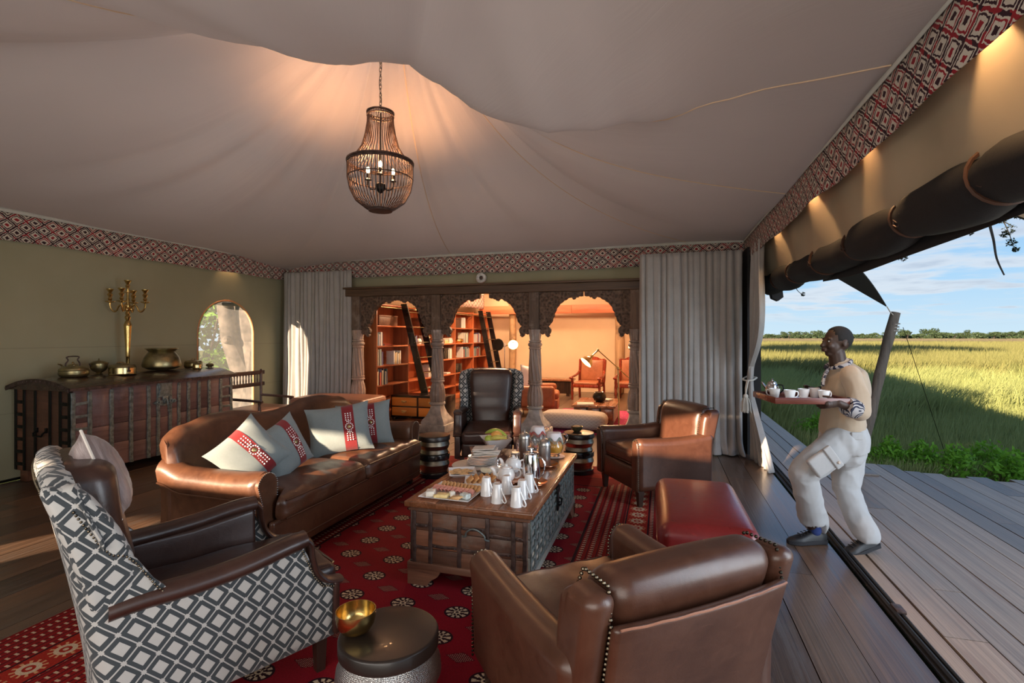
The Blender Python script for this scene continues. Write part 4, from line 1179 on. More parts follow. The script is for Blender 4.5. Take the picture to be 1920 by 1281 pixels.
spray('leafy twig spray hanging under the middle of the black roll', [[(1695, 440, 5.6), (1680, 462, 5.6), (1645, 480, 5.6), (1628, 505, 5.6)], [(1680, 462, 5.6), (1690, 490, 5.6)], [(1645, 480, 5.6), (1600, 485, 5.6)]], [(1690, 450, 5.6, 0.07), (1680, 470, 5.6, 0.07), (1692, 485, 5.6, 0.05), (1650, 478, 5.6, 0.04), (1605, 484, 5.6, 0.03), (1636, 500, 5.6, 0.03)], 60, 0.014)
spray('tiny leafy twig below the left end of the black roll', [[(1480, 520, 6.2), (1495, 545, 6.2), (1508, 555, 6.2)]], [(1488, 535, 6.2, 0.04), (1505, 552, 6.2, 0.03)], 40, 0.014)
b = MB(); b.tube([(2.0, 5.2, 2.02), (2.0, 5.2, 1.96)], 0.006, 5)
# ------------------------------------------------------------ upholstery helpers
def nails(pts, r, name, m, par, step, nrm=None):     # a row of domed nail heads along a path
    P = [Vector(p) for p in pts]; b = MB(); acc = 0.0; d = 0.0
    for a, c in zip(P, P[1:]):
        L = (c-a).length
        while d <= L:
            b.ball(tuple(a+(c-a)*(d/L if L else 0)), r, 7, 4); d += step
        d -= L
    o = b.build(name, m, par); o['kind'] = 'stuff'; return o
def taper_leg(par, x, y, h, w0=0.055, w1=0.035, m='wood_dark', sx=0, sy=0):
    b = MB(); b.loft([[(x+a*w1/2+sx, y+c*w1/2+sy, 0.0) for a, c in ((-1, -1), (1, -1), (1, 1), (-1, 1))], [(x+a*w0/2, y+c*w0/2, h) for a, c in ((-1, -1), (1, -1), (1, 1), (-1, 1))]])
    return b.build('leg', m, par)
def dome(x, a):  return max(0.0, 1-abs(x/a)**2.6)
# ------------------------------------------------------------ club chair: low square armchair, rounded arms, studded edges
def club_chair(lab, loc, rz):
    t = thing('club_armchair', lab, 'armchair', loc, rz, 'brown leather club armchairs')
    HW = 0.40
    b = MB(); b.rbox((0, 0.0, 0.245), (0.60, 0.70, 0.23), 0.02, 2, 4); b.build('frame', 'leather_club', t)
    b = MB(); b.rbox((0, 0.365, 0.235), (0.555, 0.05, 0.20), 0.022, 3, 6, df=lambda x, y, z: (x, y+0.012*dome(x, 0.28)*dome(z, 0.1), z))
    b.build('front_panel', 'leather_club', t)
    for s in (-1, 1):
        def df(x, y, z, s=s):
            k = (z+0.235)/0.47                                    # 0 bottom .. 1 top
            x += s*(0.015*k)                                      # flares out slightly
            w = 1+0.10*math.exp(-((k-0.93)/0.16)**2); x = x*w
            y += (0.010*k if y > 0 else 0)
            z += -0.018*(1-((y-0.02)/0.4)**2)*k + (0.03*max(0, -y-0.1)*k)
            return (x, y, z)
        b = MB(); b.rbox((s*0.333, 0.0, 0.370), (0.125, 0.80, 0.47), 0.058, 5, 9, df=df); b.build('arm', 'leather_club', t)
        f = MB(); f.rbox((s*0.335, 0.398, 0.360), (0.098, 0.024, 0.425), 0.011, 2, 8, df=lambda x, y, z, s=s: (x*(1.0+0.10*z)*(1 if z < 0.165 else math.sqrt(max(0.05, 1-((z-0.165)/0.062)**2))) + s*0.012*(z+0.2)/0.4, y+0.006*dome(x, 0.05), z))
        arm_f = f.build('arm_front', 'leather_club', t)
        path = [(s*0.335+s*0.052+s*0.002, 0.400, 0.15+0.37*k/10) for k in range(11)] + [(s*0.345+s*0.052*cos(a), 0.400, 0.53+0.058*sin(a)) for a in [PI*k/10 for k in range(1, 10)]] + [(s*0.335-s*0.050, 0.400, 0.52-0.14*k/6) for k in range(7)]
        nails(path, 0.0058, 'nail_heads', 'bronze_nail', t, 0.0165)
    # seat cushion with welt
    b = MB(); b.rbox((0, 0.055, 0.405), (0.545, 0.66, 0.125), 0.040, 4, 10, df=lambda x, y, z: (x, y, z + (0.022*dome(x, 0.27)*dome(y, 0.33) + 0.004*sin(x*31+y*19) if z > 0 else 0)))
    seat = b.build('seat_cushion', 'leather_club', t)
    for z in (0.458, 0.352):
        b = MB(); b.tube([(x, y, z) for x, y in [(-0.262, -0.20), (-0.262, 0.33), (-0.225, 0.378), (0.225, 0.378), (0.262, 0.33), (0.262, -0.20)]], 0.0055, 5); b.build('welt', 'leather_club', seat)
    # back: thick, leaning, rolled over at the top
    def bf(x, y, z):
        k = (z+0.30)/0.60
        y2 = y*(0.78+0.30*math.exp(-((k-0.84)/0.20)**2)) - 0.12*max(0.0, k)**1.3 - 0.025*(1-(x/0.4)**2)*(k)
        x2 = x*(0.93+0.07*k) ; z2 = z + 0.014*(1-(x/0.36)**2)*k
        if y > 0: y2 += 0.018*dome(x, 0.27)*dome(z-0.06, 0.3)
        return (x2, y2, z2)
    b = MB(); b.rbox((0, -0.265, 0.535), (0.625, 0.175, 0.60), 0.072, 5, 12, df=bf); b.build('back', 'leather_club', t)
    # back panel with pale worn seam and side wings
    def ob(x, y, z):
        k = (z+0.27)/0.54; return (x*(0.92+0.08*k), y - 0.10*max(0.0, k)**1.2 - 0.03*(1-(x/0.4)**2)*k, z)
    b = MB(); b.rbox((0, -0.364, 0.43), (0.645, 0.035, 0.60), 0.016, 2, 10, df=ob); b.build('outside_back', 'leather_club', t)
    for s in (-1, 1):
        def wf(x, y, z, s=s):
            k = (z+0.31)/0.62
            return (x*(1+0.15*k)+s*0.008*k, y*(0.70+0.42*k) - 0.105*max(0.0, k)**1.25 - 0.004, z + (-0.03 if (z > 0.25 and y > 0.03) else 0))
        b = MB(); b.rbox((s*0.338, -0.290, 0.505), (0.085, 0.165, 0.62), 0.040, 4, 8, df=wf); b.build('wing', 'leather_club', t)
        def wp(k, yo):
            return (s*(0.300+0.026*k), -0.290 + yo*(0.70+0.42*k) - 0.105*max(0.0, k)**1.25, 0.195+0.62*k)
        nails([wp(k/14, -0.090) for k in range(2, 13)] + [(s*(0.298+0.02), -0.290-0.105+0.082*0-0.06+0.03*i, 0.822+0.004) for i in range(0, 5)] + [wp(k/14, 0.082) for k in range(12, 8, -1)], 0.0062, 'nail_heads', 'bronze_nail', t, 0.0175)
        pass
    b = MB(); b.tube([(x, -0.487-0.03*(1-(x/0.4)**2), 0.727+0.0012*sin(x*60)) for x in [-0.31+0.62*i/40 for i in range(41)]], 0.0035, 5); b.build('piping', 'leather_tan', t)
    for sx in (-1, 1):
        taper_leg(t, sx*0.325, 0.345, 0.15, 0.060, 0.036); taper_leg(t, sx*0.30, -0.33, 0.15, 0.055, 0.034, sy=-0.03)
    return t
club_chair('brown leather club armchair seen from behind in the right foreground', (-0.205, 1.985, 0.012), math.radians(41)).scale = (1.05, 1.05, 1.02)
club_chair('brown leather club armchair facing us in front of the pale grey curtain', (-0.09, 5.10, 0.012), math.radians(124)).scale = (1, 1, 1.03)

# ------------------------------------------------------------ wing chair: leather inside, lattice fabric outside
def wing_chair(lab, loc, rz):
    t = thing('wing_armchair', lab, 'armchair', loc, rz, 'wing armchairs in leather and lattice fabric')
    # outside shell (U-shaped in plan): side panel, back, side panel; flares with height
    def top_z(sv):      # height of the outer shell along its run; sv: 0 front of one arm .. 1 front of other
        a = abs(sv-0.5)*2     # 0 centre back .. 1 arm front
        return interp(a, [(0.0, 1.085), (0.22, 1.075), (0.34, 1.04), (0.42, 0.82), (0.50, 0.635), (0.62, 0.612), (0.75, 0.640), (0.870, 0.662), (0.890, 0.600), (0.915, 0.500), (0.955, 0.440), (1.0, 0.420)])
    def plan(sv, h):    # plan curve at relative height h (0 floor .. 1 top)
        a = (sv-0.5)*2; s = 1 if a >= 0 else -1; a = abs(a)
        hb = -0.36-0.16*h**1.4; w = 0.335+0.055*h
        if a < 0.26: x = w*0.86*(a/0.26); y = hb + 0.015*(a/0.26)**2
        elif a < 0.38:
            q = (a-0.26)/0.12*PI/2; x = w*(0.86+0.14*sin(q)); y = hb+0.015+0.085*(1-cos(q))
        else:
            q = (a-0.38)/0.62; y0 = hb+0.10; y = lerp(y0, 0.52, q); x = w + 0.012*sin(PI*q) - 0.018*q
        return s*x, y
    NS, NH = 76, 16
    arc = [0.0]
    for i in range(NS):
        x0, y0 = plan(i/NS, 0.5); x1, y1 = plan((i+1)/NS, 0.5); arc.append(arc[-1]+math.hypot(x1-x0, y1-y0))
    vs = []; uvs = []
    for i in range(NS+1):
        sv = i/NS; zt = top_z(sv)
        for j in range(NH+1):
            z = lerp(0.165, zt, j/NH); x, y = plan(sv, max(0, (z-0.15)/0.93)); vs.append((x, y, z)); uvs.append((arc[i], z+arc[i]*0.06))
    n = NH+1
    b = MB(); b.add(vs, [(i*n+j, (i+1)*n+j, (i+1)*n+j+1, i*n+j+1) for i in range(NS) for j in range(NH)], uvs)
    o = b.build('outside_panel', 'lattice', t, solid=0.018, ang=180)
    # inner back
    def bf(x, y, z):
        k = (z+0.38)/0.76; w = interp(k, [(0, 0.80), (0.55, 0.92), (0.85, 1.0), (1.0, 0.96)])
        y2 = y*(0.85+0.25*math.exp(-((k-0.95)/0.15)**2)) - 0.155*max(0.0, k)**1.3
        if y > 0: y2 += 0.022*dome(x, 0.25)
        if y > 0: y2 -= 0.016*math.exp(-((k-0.42)/0.03)**2)
        return (x*w, y2, z+0.012*dome(x, 0.25)*k)
    b = MB(); b.rbox((0, -0.250, 0.715), (0.55, 0.15, 0.77), 0.058, 4, 14, df=bf); b.build('back_cushion', 'leather_dark', t)
    # rolled top in gathered lattice cloth
    b = MB(); rings = []
    for i in range(41):
        sv = 0.30 + 0.40*i/40; x, y = plan(sv, 1.0); zt = top_z(sv); r = 0.042
        cx, cy = x*0.955, y+0.035
        tx, ty = plan(min(1, sv+0.01), 1.0); px_, py_ = plan(sv-0.01, 1.0); dx, dy = tx-px_, ty-py_; L = math.hypot(dx, dy); nx, ny = dy/L, -dx/L
        rings.append([(cx+nx*r*cos(a)*(1.05), cy+ny*r*cos(a)*1.05, zt+0.002+r*0.75*sin(a)+0.003*sin(i*1.9)) for a in [2*PI*k/12 for k in range(12)]])
    b.loft(rings); b.build('top_roll', 'lattice', t)
    # wings
    for s in (-1, 1):
        def wf(x, y, z, s=s):
            k = (z+0.245)/0.49       # 0 bottom .. 1 top
            reach = 0.62-0.10*k+0.30*sin(PI*min(1, 0.10+0.80*k))
            yy = (y+0.10)*reach - 0.10 - 0.140*max(0.0, k)**1.2*1.0 - 0.045
            xx = x*(0.85+0.35*sin(PI*k)) + s*(0.035*k+0.030*max(0, y)*3*k)
            return (xx, yy, z - (0.05*max(0, y+0.05)*3*k))
        b = MB(); b.rbox((s*0.325, -0.245, 0.835), (0.085, 0.20, 0.49), 0.040, 4, 9, df=wf); b.build('wing', 'lattice', t)
    # arms: leather rolls dipping behind and rising to a rounded front, then sweeping down
    for s in (-1, 1):
        pts = [(s*0.345, -0.34, 0.600), (s*0.352, -0.24, 0.610), (s*0.362, -0.08, 0.612), (s*0.366, 0.10, 0.625), (s*0.362, 0.27, 0.650), (s*0.350, 0.375, 0.660)]
        P = spline(pts, 6); rings = []
        for i, p in enumerate(P):
            rx, rz = 0.052, 0.040; 
            if i > len(P)-4: rx *= 0.96; rz *= 0.90
            rings.append([(p.x+rx*cos(a)-s*0.012, p.y, p.z+rz*sin(a)) for a in [2*PI*k/16 for k in range(16)]])
        b = MB(); b.loft(rings)
        fr = [(s*0.346, 0.372, 0.662), (s*0.346, 0.396, 0.630), (s*0.345, 0.404, 0.57), (s*0.344, 0.425, 0.50), (s*0.342, 0.475, 0.445), (s*0.338, 0.545, 0.425)]
        F = spline(fr, 5)
        b.loft([[(p.x-s*0.010+0.046*cos(a), p.y+0.014*sin(a), p.z+0.010*sin(a)) for a in [2*PI*k/14 for k in range(14)]] for p in F])
        b.build('arm_roll', 'leather_dark', t)
        b = MB(); b.rbox((s*0.300, 0.07, 0.455), (0.050, 0.60, 0.32), 0.024, 3, 8, df=lambda x, y, z, s=s: (x+s*0.03*(z+0.17)/0.34, y, z+0.05*max(0, y)/0.38*(z+0.17)/0.34-0.010)); b.build('arm_inside', 'leather_dark', t)
        b = MB(); b.rbox((s*0.325, 0.525, 0.30), (0.062, 0.03, 0.25), 0.012, 2, 4); b.build('arm_post', 'leather_dark', t)
        # studs follow the seam
        run = []
        for i in range(0, 40):
            sv = 0.5 + s*0.5*(0.36+0.64*i/39); z = top_z(sv)-0.012; x, y = plan(sv, (z-0.15)/0.93); run.append((x+s*0.016, y-(0.014 if y < -0.3 else 0), z-0.006))
        nails(run, 0.0052, 'nail_heads', 'bronze_nail', t, 0.0140)
    run = []
    for i in range(0, 31):
        sv = 0.5+0.5*(-0.36+0.72*i/30); z = top_z(sv)-0.014; x, y = plan(sv, 1.0); L = math.hypot(x, y); run.append((x*(1+0.012), y-0.012, z))
    nails(run, 0.0052, 'nail_heads', 'bronze_nail', t, 0.0140)
    # seat
    b = MB(); b.rbox((0, 0.14, 0.265), (0.56, 0.76, 0.16), 0.025, 2, 5); b.build('frame', 'leather_dark', t)
    b = MB(); b.rbox((0, 0.17, 0.405), (0.56, 0.80, 0.15), 0.050, 4, 12, df=lambda x, y, z: (x*(1.0+0.12*(1 if y > 0.30 else 0)*0), y, z+(0.022*dome(x, 0.28)*dome(y, 0.35)+0.004*sin(x*23+y*17) if z > 0 else 0)))
    sc = b.build('seat_cushion', 'leather_dark', t)
    b = MB(); b.tube([(-0.262, -0.2, 0.462), (-0.262, 0.52, 0.462), (-0.225, 0.567, 0.460), (0.225, 0.567, 0.460), (0.262, 0.52, 0.462), (0.262, -0.2, 0.462)], 0.006, 5); b.build('welt', 'leather_dark', sc)
    for sx in (-1, 1):
        taper_leg(t, sx*0.28, 0.47, 0.19, 0.055, 0.040); taper_leg(t, sx*0.22, -0.28, 0.19, 0.055, 0.036, sy=-0.05)
    return t
wing_chair('wing armchair seen from behind in the left foreground, outside in grey and white lattice fabric', (-1.97, 1.70, 0.012), math.radians(-29)).scale = (0.98, 0.95, 0.975)
wing_chair('dark wing armchair facing the camera in front of the arches', (-2.00, 5.72, 0.012), math.radians(196))

# ------------------------------------------------------------ sofa (front = +x, built with local x along its length)
def sofa():
    t = thing('sofa', 'long brown leather camelback sofa with rolled arms, left of the trunk table', 'sofa', (-2.88, 3.72, 0.012), math.radians(-90)); t.scale = (0.945, 1.0, 1.04)
    HL = 1.15
    b = MB(); b.rbox((0, 0.0, 0.17), (2.22, 0.84, 0.20), 0.03, 2, 12); fr = b.build('base', 'leather_sofa', t)
    b = MB(); b.rbox((0, 0.430, 0.185), (2.20, 0.045, 0.235), 0.020, 3, 12); b.build('front_rail', 'leather_sofa', t)
    b = MB()
    for z in (0.285, 0.125): b.tube([(-1.08, 0.455, z), (1.08, 0.455, z)], 0.006, 5)
    b.build('welt', 'leather_sofa', fr)
    def hz(x):
        a = abs(x)/HL
        return interp(a, [(0, 0.815), (0.10, 0.822), (0.42, 0.885), (0.60, 0.885), (0.85, 0.845), (1.0, 0.775)])
    rings = []; n = 90
    for i in range(n+1):
        x = -HL + 2*HL*i/n; e = min(1.0, (HL-abs(x))/0.07); e = math.sqrt(max(0.0, 1-(1-e)**2))*0.85+0.15
        H = hz(x); yb = -0.50; th = 0.20
        curve = 0.05*(1-(x/HL)**2)
        prof = [(-0.40, 0.10), (-0.44, 0.35), (-0.475, 0.60), (-0.515, H-0.07), (-0.520, H-0.035), (-0.505, H-0.008), (-0.470, H+0.006), (-0.425, H-0.003), (-0.385, H-0.030), (-0.365, H-0.07),
                (-0.345, 0.66), (-0.315, 0.56), (-0.290, 0.46), (-0.280, 0.36), (-0.28, 0.10)]
        prof = [(y-curve*(z/H), z) for y, z in prof]
        cy = sum(p[0] for p in prof)/len(prof)
        ringp = [(x, cy+(y-cy)*e, z if z < 0.5 else 0.5+(z-0.5)*(0.90+0.10*e)) for y, z in prof]
        rings.append(ringp)
    b = MB(); b.loft(rings); b.build('back', 'leather_sofa', t)
    for s in (-1, 1):
        # rolled arm
        rings = []
        for i in range(31):
            k = i/30; y = lerp(-0.46, 0.375, k); H = interp(k, [(0, 0.66), (0.25, 0.605), (0.7, 0.60), (1, 0.615)])
            R = 0.105 if k < 0.96 else 0.105*(1-0.25*((k-0.96)/0.04)**2)
            cx = s*1.075
            pr = [(-0.095, 0.10), (-0.085, 0.30), (-0.09, H-0.15)] + [(-R*cos(a)+0.012, H-R+R*sin(a)*1.0) for a in [PI*q/12 for q in range(1, 12)]] + [(R*0.93, H-0.16), (0.070, H-0.20), (0.070, 0.30), (0.08, 0.10)]
            rings.append([(cx+s*u, y, z) for u, z in pr])
        b = MB(); b.loft(rings if s > 0 else [r[::-1] for r in rings]); b.build('arm', 'leather_sofa', t)
        b = MB(); H = 0.61; R = 0.092; cx = s*1.078
        poly = [(cx-s*0.075, 0.12), (cx-s*0.075, H-0.16)] + [(cx+s*(-R*cos(a)+0.012), H-R+R*sin(a)) for a in [PI*q/14 for q in range(1, 14)]] + [(cx+s*0.060, H-0.20), (cx+s*0.065, 0.12)]
        if s < 0: poly = poly[::-1]
        b.prism(poly, 0.375, 0.400); af = b.build('arm_front', 'leather_sofa', t)
        nails([(p[0], 0.402, p[1]) for p in (poly if s > 0 else poly[::-1])[1:-1]], 0.0042, 'nail_heads', 'nail_bright', t, 0.015)
        nails([(cx+s*0.098, 0.372, 0.14+0.28*k/8) for k in range(9)], 0.0042, 'nail_heads', 'nail_bright', t, 0.015)
        b = MB(); b.tube([(cx+s*0.100, lerp(-0.46, 0.37, k/12), interp(k/12, [(0, 0.50), (0.25, 0.445), (1, 0.440)])) for k in range(13)], 0.006, 5); b.build('piping', 'leather_sofa', t)
    # two seat cushions (T-shaped at their outer ends)
    for s in (-1, 1):
        def cf(x, y, z, s=s):
            X = x*s         # 0.49 at the outer end
            if X > 0.36 and y < 0.30: x = s*(0.36+(X-0.36)*0.55)
            elif X > 0.36: x = s*(X+0.075*min(1, (X-0.36)/0.08)*min(1, (y-0.30)/0.03))
            z2 = z
            if z > 0:
                z2 += 0.035*dome(x, 0.55)*dome(y, 0.42)
                wr = sin(x*27+3*sin(y*9))*0.5+sin(x*47-y*23+2)*0.35
                z2 += 0.008*wr*max(0, min(1, (y+0.1)*2.2))
            y2 = y + (0.015*dome(z, 0.12)+0.006*sin(x*21+z*30) if y > 0.3 else 0)
            return (x, y2, z2)
        b = MB(); b.rbox((s*0.492, 0.085, 0.365), (0.975, 0.79, 0.165), 0.060, 5, 26, df=cf)
        c = b.build('seat_cushion', 'leather_sofa', t)
        b = MB()
        for z in (0.425, 0.308): b.tube([(s*0.02, 0.492, z), (s*0.5, 0.500, z), (s*1.02, 0.492, z)], 0.0055, 5)
        b.build('welt', 'leather_sofa', c)
    for x in (-1.02, 1.02):
        for y in (-0.36, 0.36): taper_leg(t, x, y, 0.08, 0.06, 0.05)
    return t
sofa()

# ------------------------------------------------------------ throw cushions with red stripe and beadwork
def cushion_shape(b, W, H, T, x0=-1, x1=1, off=0.0, n=16, both=True, wr=0.0):
    # pillow: thin at the rim, corners drawn out; only the strip x0..x1 of its width
    def P(s, t, sg):
        u = lerp(x0, x1, s); v = t*2-1
        px = u*W/2*(1-0.10*(1-abs(v)**2.2)*abs(u)**3); pz = v*H/2*(1-0.10*(1-abs(u)**2.2)*abs(v)**3)
        d = (max(0, 1-abs(u)**2.6)*max(0, 1-abs(v)**2.6))**0.55
        return (px, sg*(T/2*d+off) + wr*sin(u*9+v*5)*d, pz)
    m = max(2, int(n*(x1-x0)/2))
    b.grid(lambda s, t: P(s, t, -1), m, n, lambda s, t: (lerp(x0, x1, s)*W/2, t*H))
    if both: b.grid(lambda s, t: P(s, t, 1), m, n, lambda s, t: (lerp(x0, x1, s)*W/2, t*H), flip=True)
def beads(par, W, T, xc, sc=1.0):
    pts = []
    for sg in (-1, 1):
        for i in range(3):
            for j in range(4): pts.append(((i-1)*0.022, sg*(0.062+0.019*j)))
    for k in range(12): pts.append((0.031*cos(2*PI*k/12), 0.031*sin(2*PI*k/12)))
    for k in range(3): pts += [((k-1)*0.014, 0.047), ((k-1)*0.014, -0.047)]
    b = MB()
    for x, z in pts:
        u = (xc*W/2+x)/(W/2); v = z/(W/2); d = (max(0, 1-abs(u)**2.6)*max(0, 1-abs(v)**2.6))**0.55
        b.ball((xc*W/2+x*sc, -(T/2*d+0.004), z*sc), (0.0062, 0.003, 0.0062), 7, 4)
    o = b.build('beadwork', 'china', par); o['kind'] = 'stuff'
    b = MB(); u = xc; d = (1-abs(u)**2.6)**0.55; b.lathe([(0.0, 0.004), (0.015, 0.002), (0.017, 0)], 12, (xc*W/2, -(T/2*d+0.002), 0), R=Matrix.Rotation(PI/2, 3, 'X')); b.build('button', 'brass_aged', par)
def throw_cushion(lab, p, eul, sx=0.20, W=0.42, H=0.42):
    t = thing('throw_cushion', lab, 'cushion', p, 0.0, 'grey and red throw cushions on the sofa'); t.rotation_euler = eul
    T = 0.15
    b = MB(); cushion_shape(b, W, H, T, wr=0.004); b.build('cover', 'cushion_grey', t, ang=180)
    b = MB(); cushion_shape(b, W, H, T, sx-0.18, sx+0.18, 0.003, 20, False, wr=0.004); b.build('stripe', 'cushion_red', t, ang=180)
    beads(t, W, T, sx)
    return t
def eul(yaw, lean, roll):     # yaw: where its face points (0 = -y); lean back; roll in its own plane
    return (Matrix.Rotation(yaw, 4, 'Z') @ Matrix.Rotation(lean, 4, 'X') @ Matrix.Rotation(roll, 4, 'Y')).to_euler()
r_ = math.radians
throw_cushion('grey cushion with red beaded stripe tilted on its corner against the near sofa arm', (-2.83, 2.90, 0.700), eul(r_(55), r_(-20), r_(-40)), 0.10)
throw_cushion('grey cushion with red beaded stripe standing edge-on, second from the near sofa arm', (-2.77, 3.17, 0.690), eul(r_(84), r_(-16), r_(-20)), 0.30)
throw_cushion('large grey cushion with red beaded stripe in front at the far end of the sofa', (-2.80, 3.90, 0.700), eul(r_(34), r_(-18), r_(-7)), 0.30, 0.56, 0.45)
throw_cushion('grey cushion with red beaded stripe mostly behind another at the far sofa arm', (-2.76, 4.24, 0.690), eul(r_(30), r_(-18), r_(-6)), 0.22, 0.52, 0.43)
t = thing('satin_cushion', 'shiny brown satin cushion with pale piping in the left foreground chair', 'cushion', (-2.13, 1.435, 0.985)); t.rotation_euler = eul(r_(151), r_(-18), r_(16)); t.scale = (0.9, 0.9, 0.9)
b = MB(); cushion_shape(b, 0.42, 0.40, 0.17, wr=0.008); b.build('cover', 'satin', t, ang=180)
b = MB(); rim = []
for k in range(64):
    a = 2*PI*k/64; c, s = cos(a), sin(a); m = max(abs(c), abs(s)); u, v = c/m, s/m
    rim.append((u*0.21*(1-0.10*(1-abs(v)**2.2)), 0, v*0.20*(1-0.10*(1-abs(u)**2.2))))
b.tube(rim, 0.006, 6, closed=True); b.build('piping', 'cloth_napkin', t)

# ------------------------------------------------------------ red leather ottoman
t = thing('red_ottoman', 'low oxblood red leather ottoman right of the trunk table', 'ottoman', (0.24, 3.52, 0.012), math.radians(1.5))
b = MB(); b.rbox((0, 0, 0.335), (0.56, 1.06, 0.23), 0.075, 5, 12, df=lambda x, y, z: (x, y, z+(0.030*dome(x, 0.28)*dome(y, 0.53) if z > 0 else 0))); b.build('cushion', 'leather_red', t)
b = MB(); b.rbox((0, 0, 0.18), (0.53, 1.03, 0.16), 0.02, 2, 4); b.build('base', 'leather_red', t)
b = MB(); b.tube([(x, y, 0.255) for x, y in ((-0.275, -0.50), (-0.25, -0.528), (0.25, -0.528), (0.275, -0.50), (0.275, 0.50), (0.25, 0.528), (-0.25, 0.528), (-0.275, 0.50))], 0.006, 6, closed=True); b.build('piping', 'leather_red', t)
for sx in (-1, 1):
    for sy in (-1, 1): taper_leg(t, sx*0.22, sy*0.46, 0.10, 0.05, 0.035)

# ------------------------------------------------------------ drum stools
def stool(lab, p, lower, m2):
    t = thing('drum_stool', lab, 'stool', (p[0], p[1], p[2] if len(p) > 2 else 0.012), 0.0, 'black wood and metal drum stools')
    b = MB(); b.lathe([(0.0, 0.392), (0.165, 0.392), (0.172, 0.398), (0.172, 0.440), (0.168, 0.446), (0.162, 0.448), (0, 0.448)], 48); b.build('top', 'stool_top', t)
    b = MB()
    if lower:      # two waisted metal rings with a black band between
        b.lathe([(0.150, 0.392), (0.168, 0.345), (0.152, 0.302), (0.138, 0.300), (0.155, 0.26), (0.150, 0.248)], 48); b.build('upper_drum', m2, t)
        b = MB(); b.lathe([(0.14, 0.248), (0.168, 0.246), (0.170, 0.240), (0.170, 0.192), (0.165, 0.188), (0.14, 0.187)], 48); b.build('middle_band', 'black_lacquer', t)
        b = MB(); b.lathe([(0.145, 0.188), (0.168, 0.14), (0.150, 0.085), (0.140, 0.050)], 48); b.build('lower_drum', m2, t)
    else:
        pr = [(0.150, 0.392), (0.160, 0.375), (0.178, 0.335), (0.182, 0.300), (0.165, 0.262), (0.150, 0.24), (0.14, 0.225)]
        vs = [(r, z) for r, z in pr]
        n = 48; rings = [[(r*cos(2*PI*j/n), r*sin(2*PI*j/n), z) for j in range(n+1)] for r, z in vs]
        L = [0.0]
        for (r0, z0), (r1, z1) in zip(vs, vs[1:]): L.append(L[-1]+math.hypot(r1-r0, z1-z0))
        P = [p for rg in rings for p in rg]; U = [(2*PI*j/n*0.17, L[i]) for i in range(len(vs)) for j in range(n+1)]
        b.add(P, [(i*(n+1)+j, i*(n+1)+j+1, (i+1)*(n+1)+j+1, (i+1)*(n+1)+j)[::-1] for i in range(len(vs)-1) for j in range(n)], U); b.build('upper_drum', 'hammered', t)
        b = MB(); b.lathe([(0.14, 0.245), (0.165, 0.240), (0.165, 0.20), (0.14, 0.19)], 48); b.build('middle_band', 'black_lacquer', t)
        b = MB(); b.lathe([(0.145, 0.192), (0.178, 0.14), (0.160, 0.07), (0.145, 0.05)], 48); b.build('lower_drum', 'hammered', t)
    b = MB(); b.lathe([(0, 0.0), (0.158, 0.0), (0.164, 0.006), (0.164, 0.046), (0.158, 0.052), (0, 0.052)], 48); b.build('foot', 'black_lacquer', t)
    return t
stool('black round stool with hammered silver body in the near foreground', (-0.965, 1.640), False, 'hammered').scale = (1.05, 1.05, 1.0)
stool('dark round stool of metal rings squeezed between the sofa end and the wing chair', (-2.40, 5.03), True, 'ribbed_metal')
stool('dark round stool of metal rings beside the facing club armchair', (-0.90, 5.62), True, 'ribbed_metal')
b = MB(); b.lathe([(0.0, 0.0), (0.030, 0.001), (0.052, 0.014), (0.066, 0.036), (0.072, 0.062), (0.0715, 0.084), (0.0685, 0.084), (0.068, 0.062), (0.062, 0.038), (0.048, 0.018), (0.028, 0.006), (0, 0.005)], 40)
pb_ = at(669, 1187, 0.46)
put(b, 'singing_bowl', 'brass', 'polished golden metal bowl on the near black stool', 'bowl', (pb_.x-0.005, pb_.y, 0.460))
t = thing('patterned_bowl', 'small dark bowl with a shell inside on the stool by the club armchair', 'bowl', (-0.93, 5.66, 0.460))
b = MB(); b.lathe([(0.0, 0.0), (0.032, 0.0), (0.056, 0.022), (0.066, 0.060), (0.062, 0.060), (0.050, 0.024), (0.028, 0.006), (0, 0.005)], 24); b.build('bowl', 'brass_aged', t)
b = MB(); b.ball((0, 0, 0.048), (0.048, 0.045, 0.022), 12, 8); b.build('shell', 'biscuit', t)
# ------------------------------------------------------------ big iron-bound dowry chest against the left wall
CH = (-6.135, 4.55); CW, CL, CZ0, CZ1 = 0.84, 1.96, 0.13, 0.99      # depth (x), length (y)
t = thing('dowry_chest', 'long iron-banded wooden chest with curved lid standing along the green wall', 'chest', (CH[0], CH[1], 0))
chest = t
b = MB(); b.box((0, 0, (CZ0+CZ1)/2), (CW-0.02, CL-0.02, CZ1-CZ0)); b.build('carcass', 'wood_chest_end', t, smooth=False)
ny = [-0.97, -0.815, -0.60, -0.39, -0.19, -0.075, 0.075, 0.19, 0.32, 0.47, 0.62, 0.80, 0.97]
rw = random.Random(5)
for a, c in zip(ny, ny[1:]):      # front planks, one by one
    zc = [CZ0, CZ0+0.22+rw.uniform(-0.04, 0.04), CZ0+0.50+rw.uniform(-0.05, 0.05), CZ1]
    for z0, z1 in zip(zc, zc[1:]):
        q = MB(); q.rbox((CW/2-0.004+rw.uniform(0, 0.003), (a+c)/2, (z0+z1)/2), (0.014, c-a-0.004, z1-z0-0.004), 0.003, 1); q.build('plank', 'wood_chest', t)
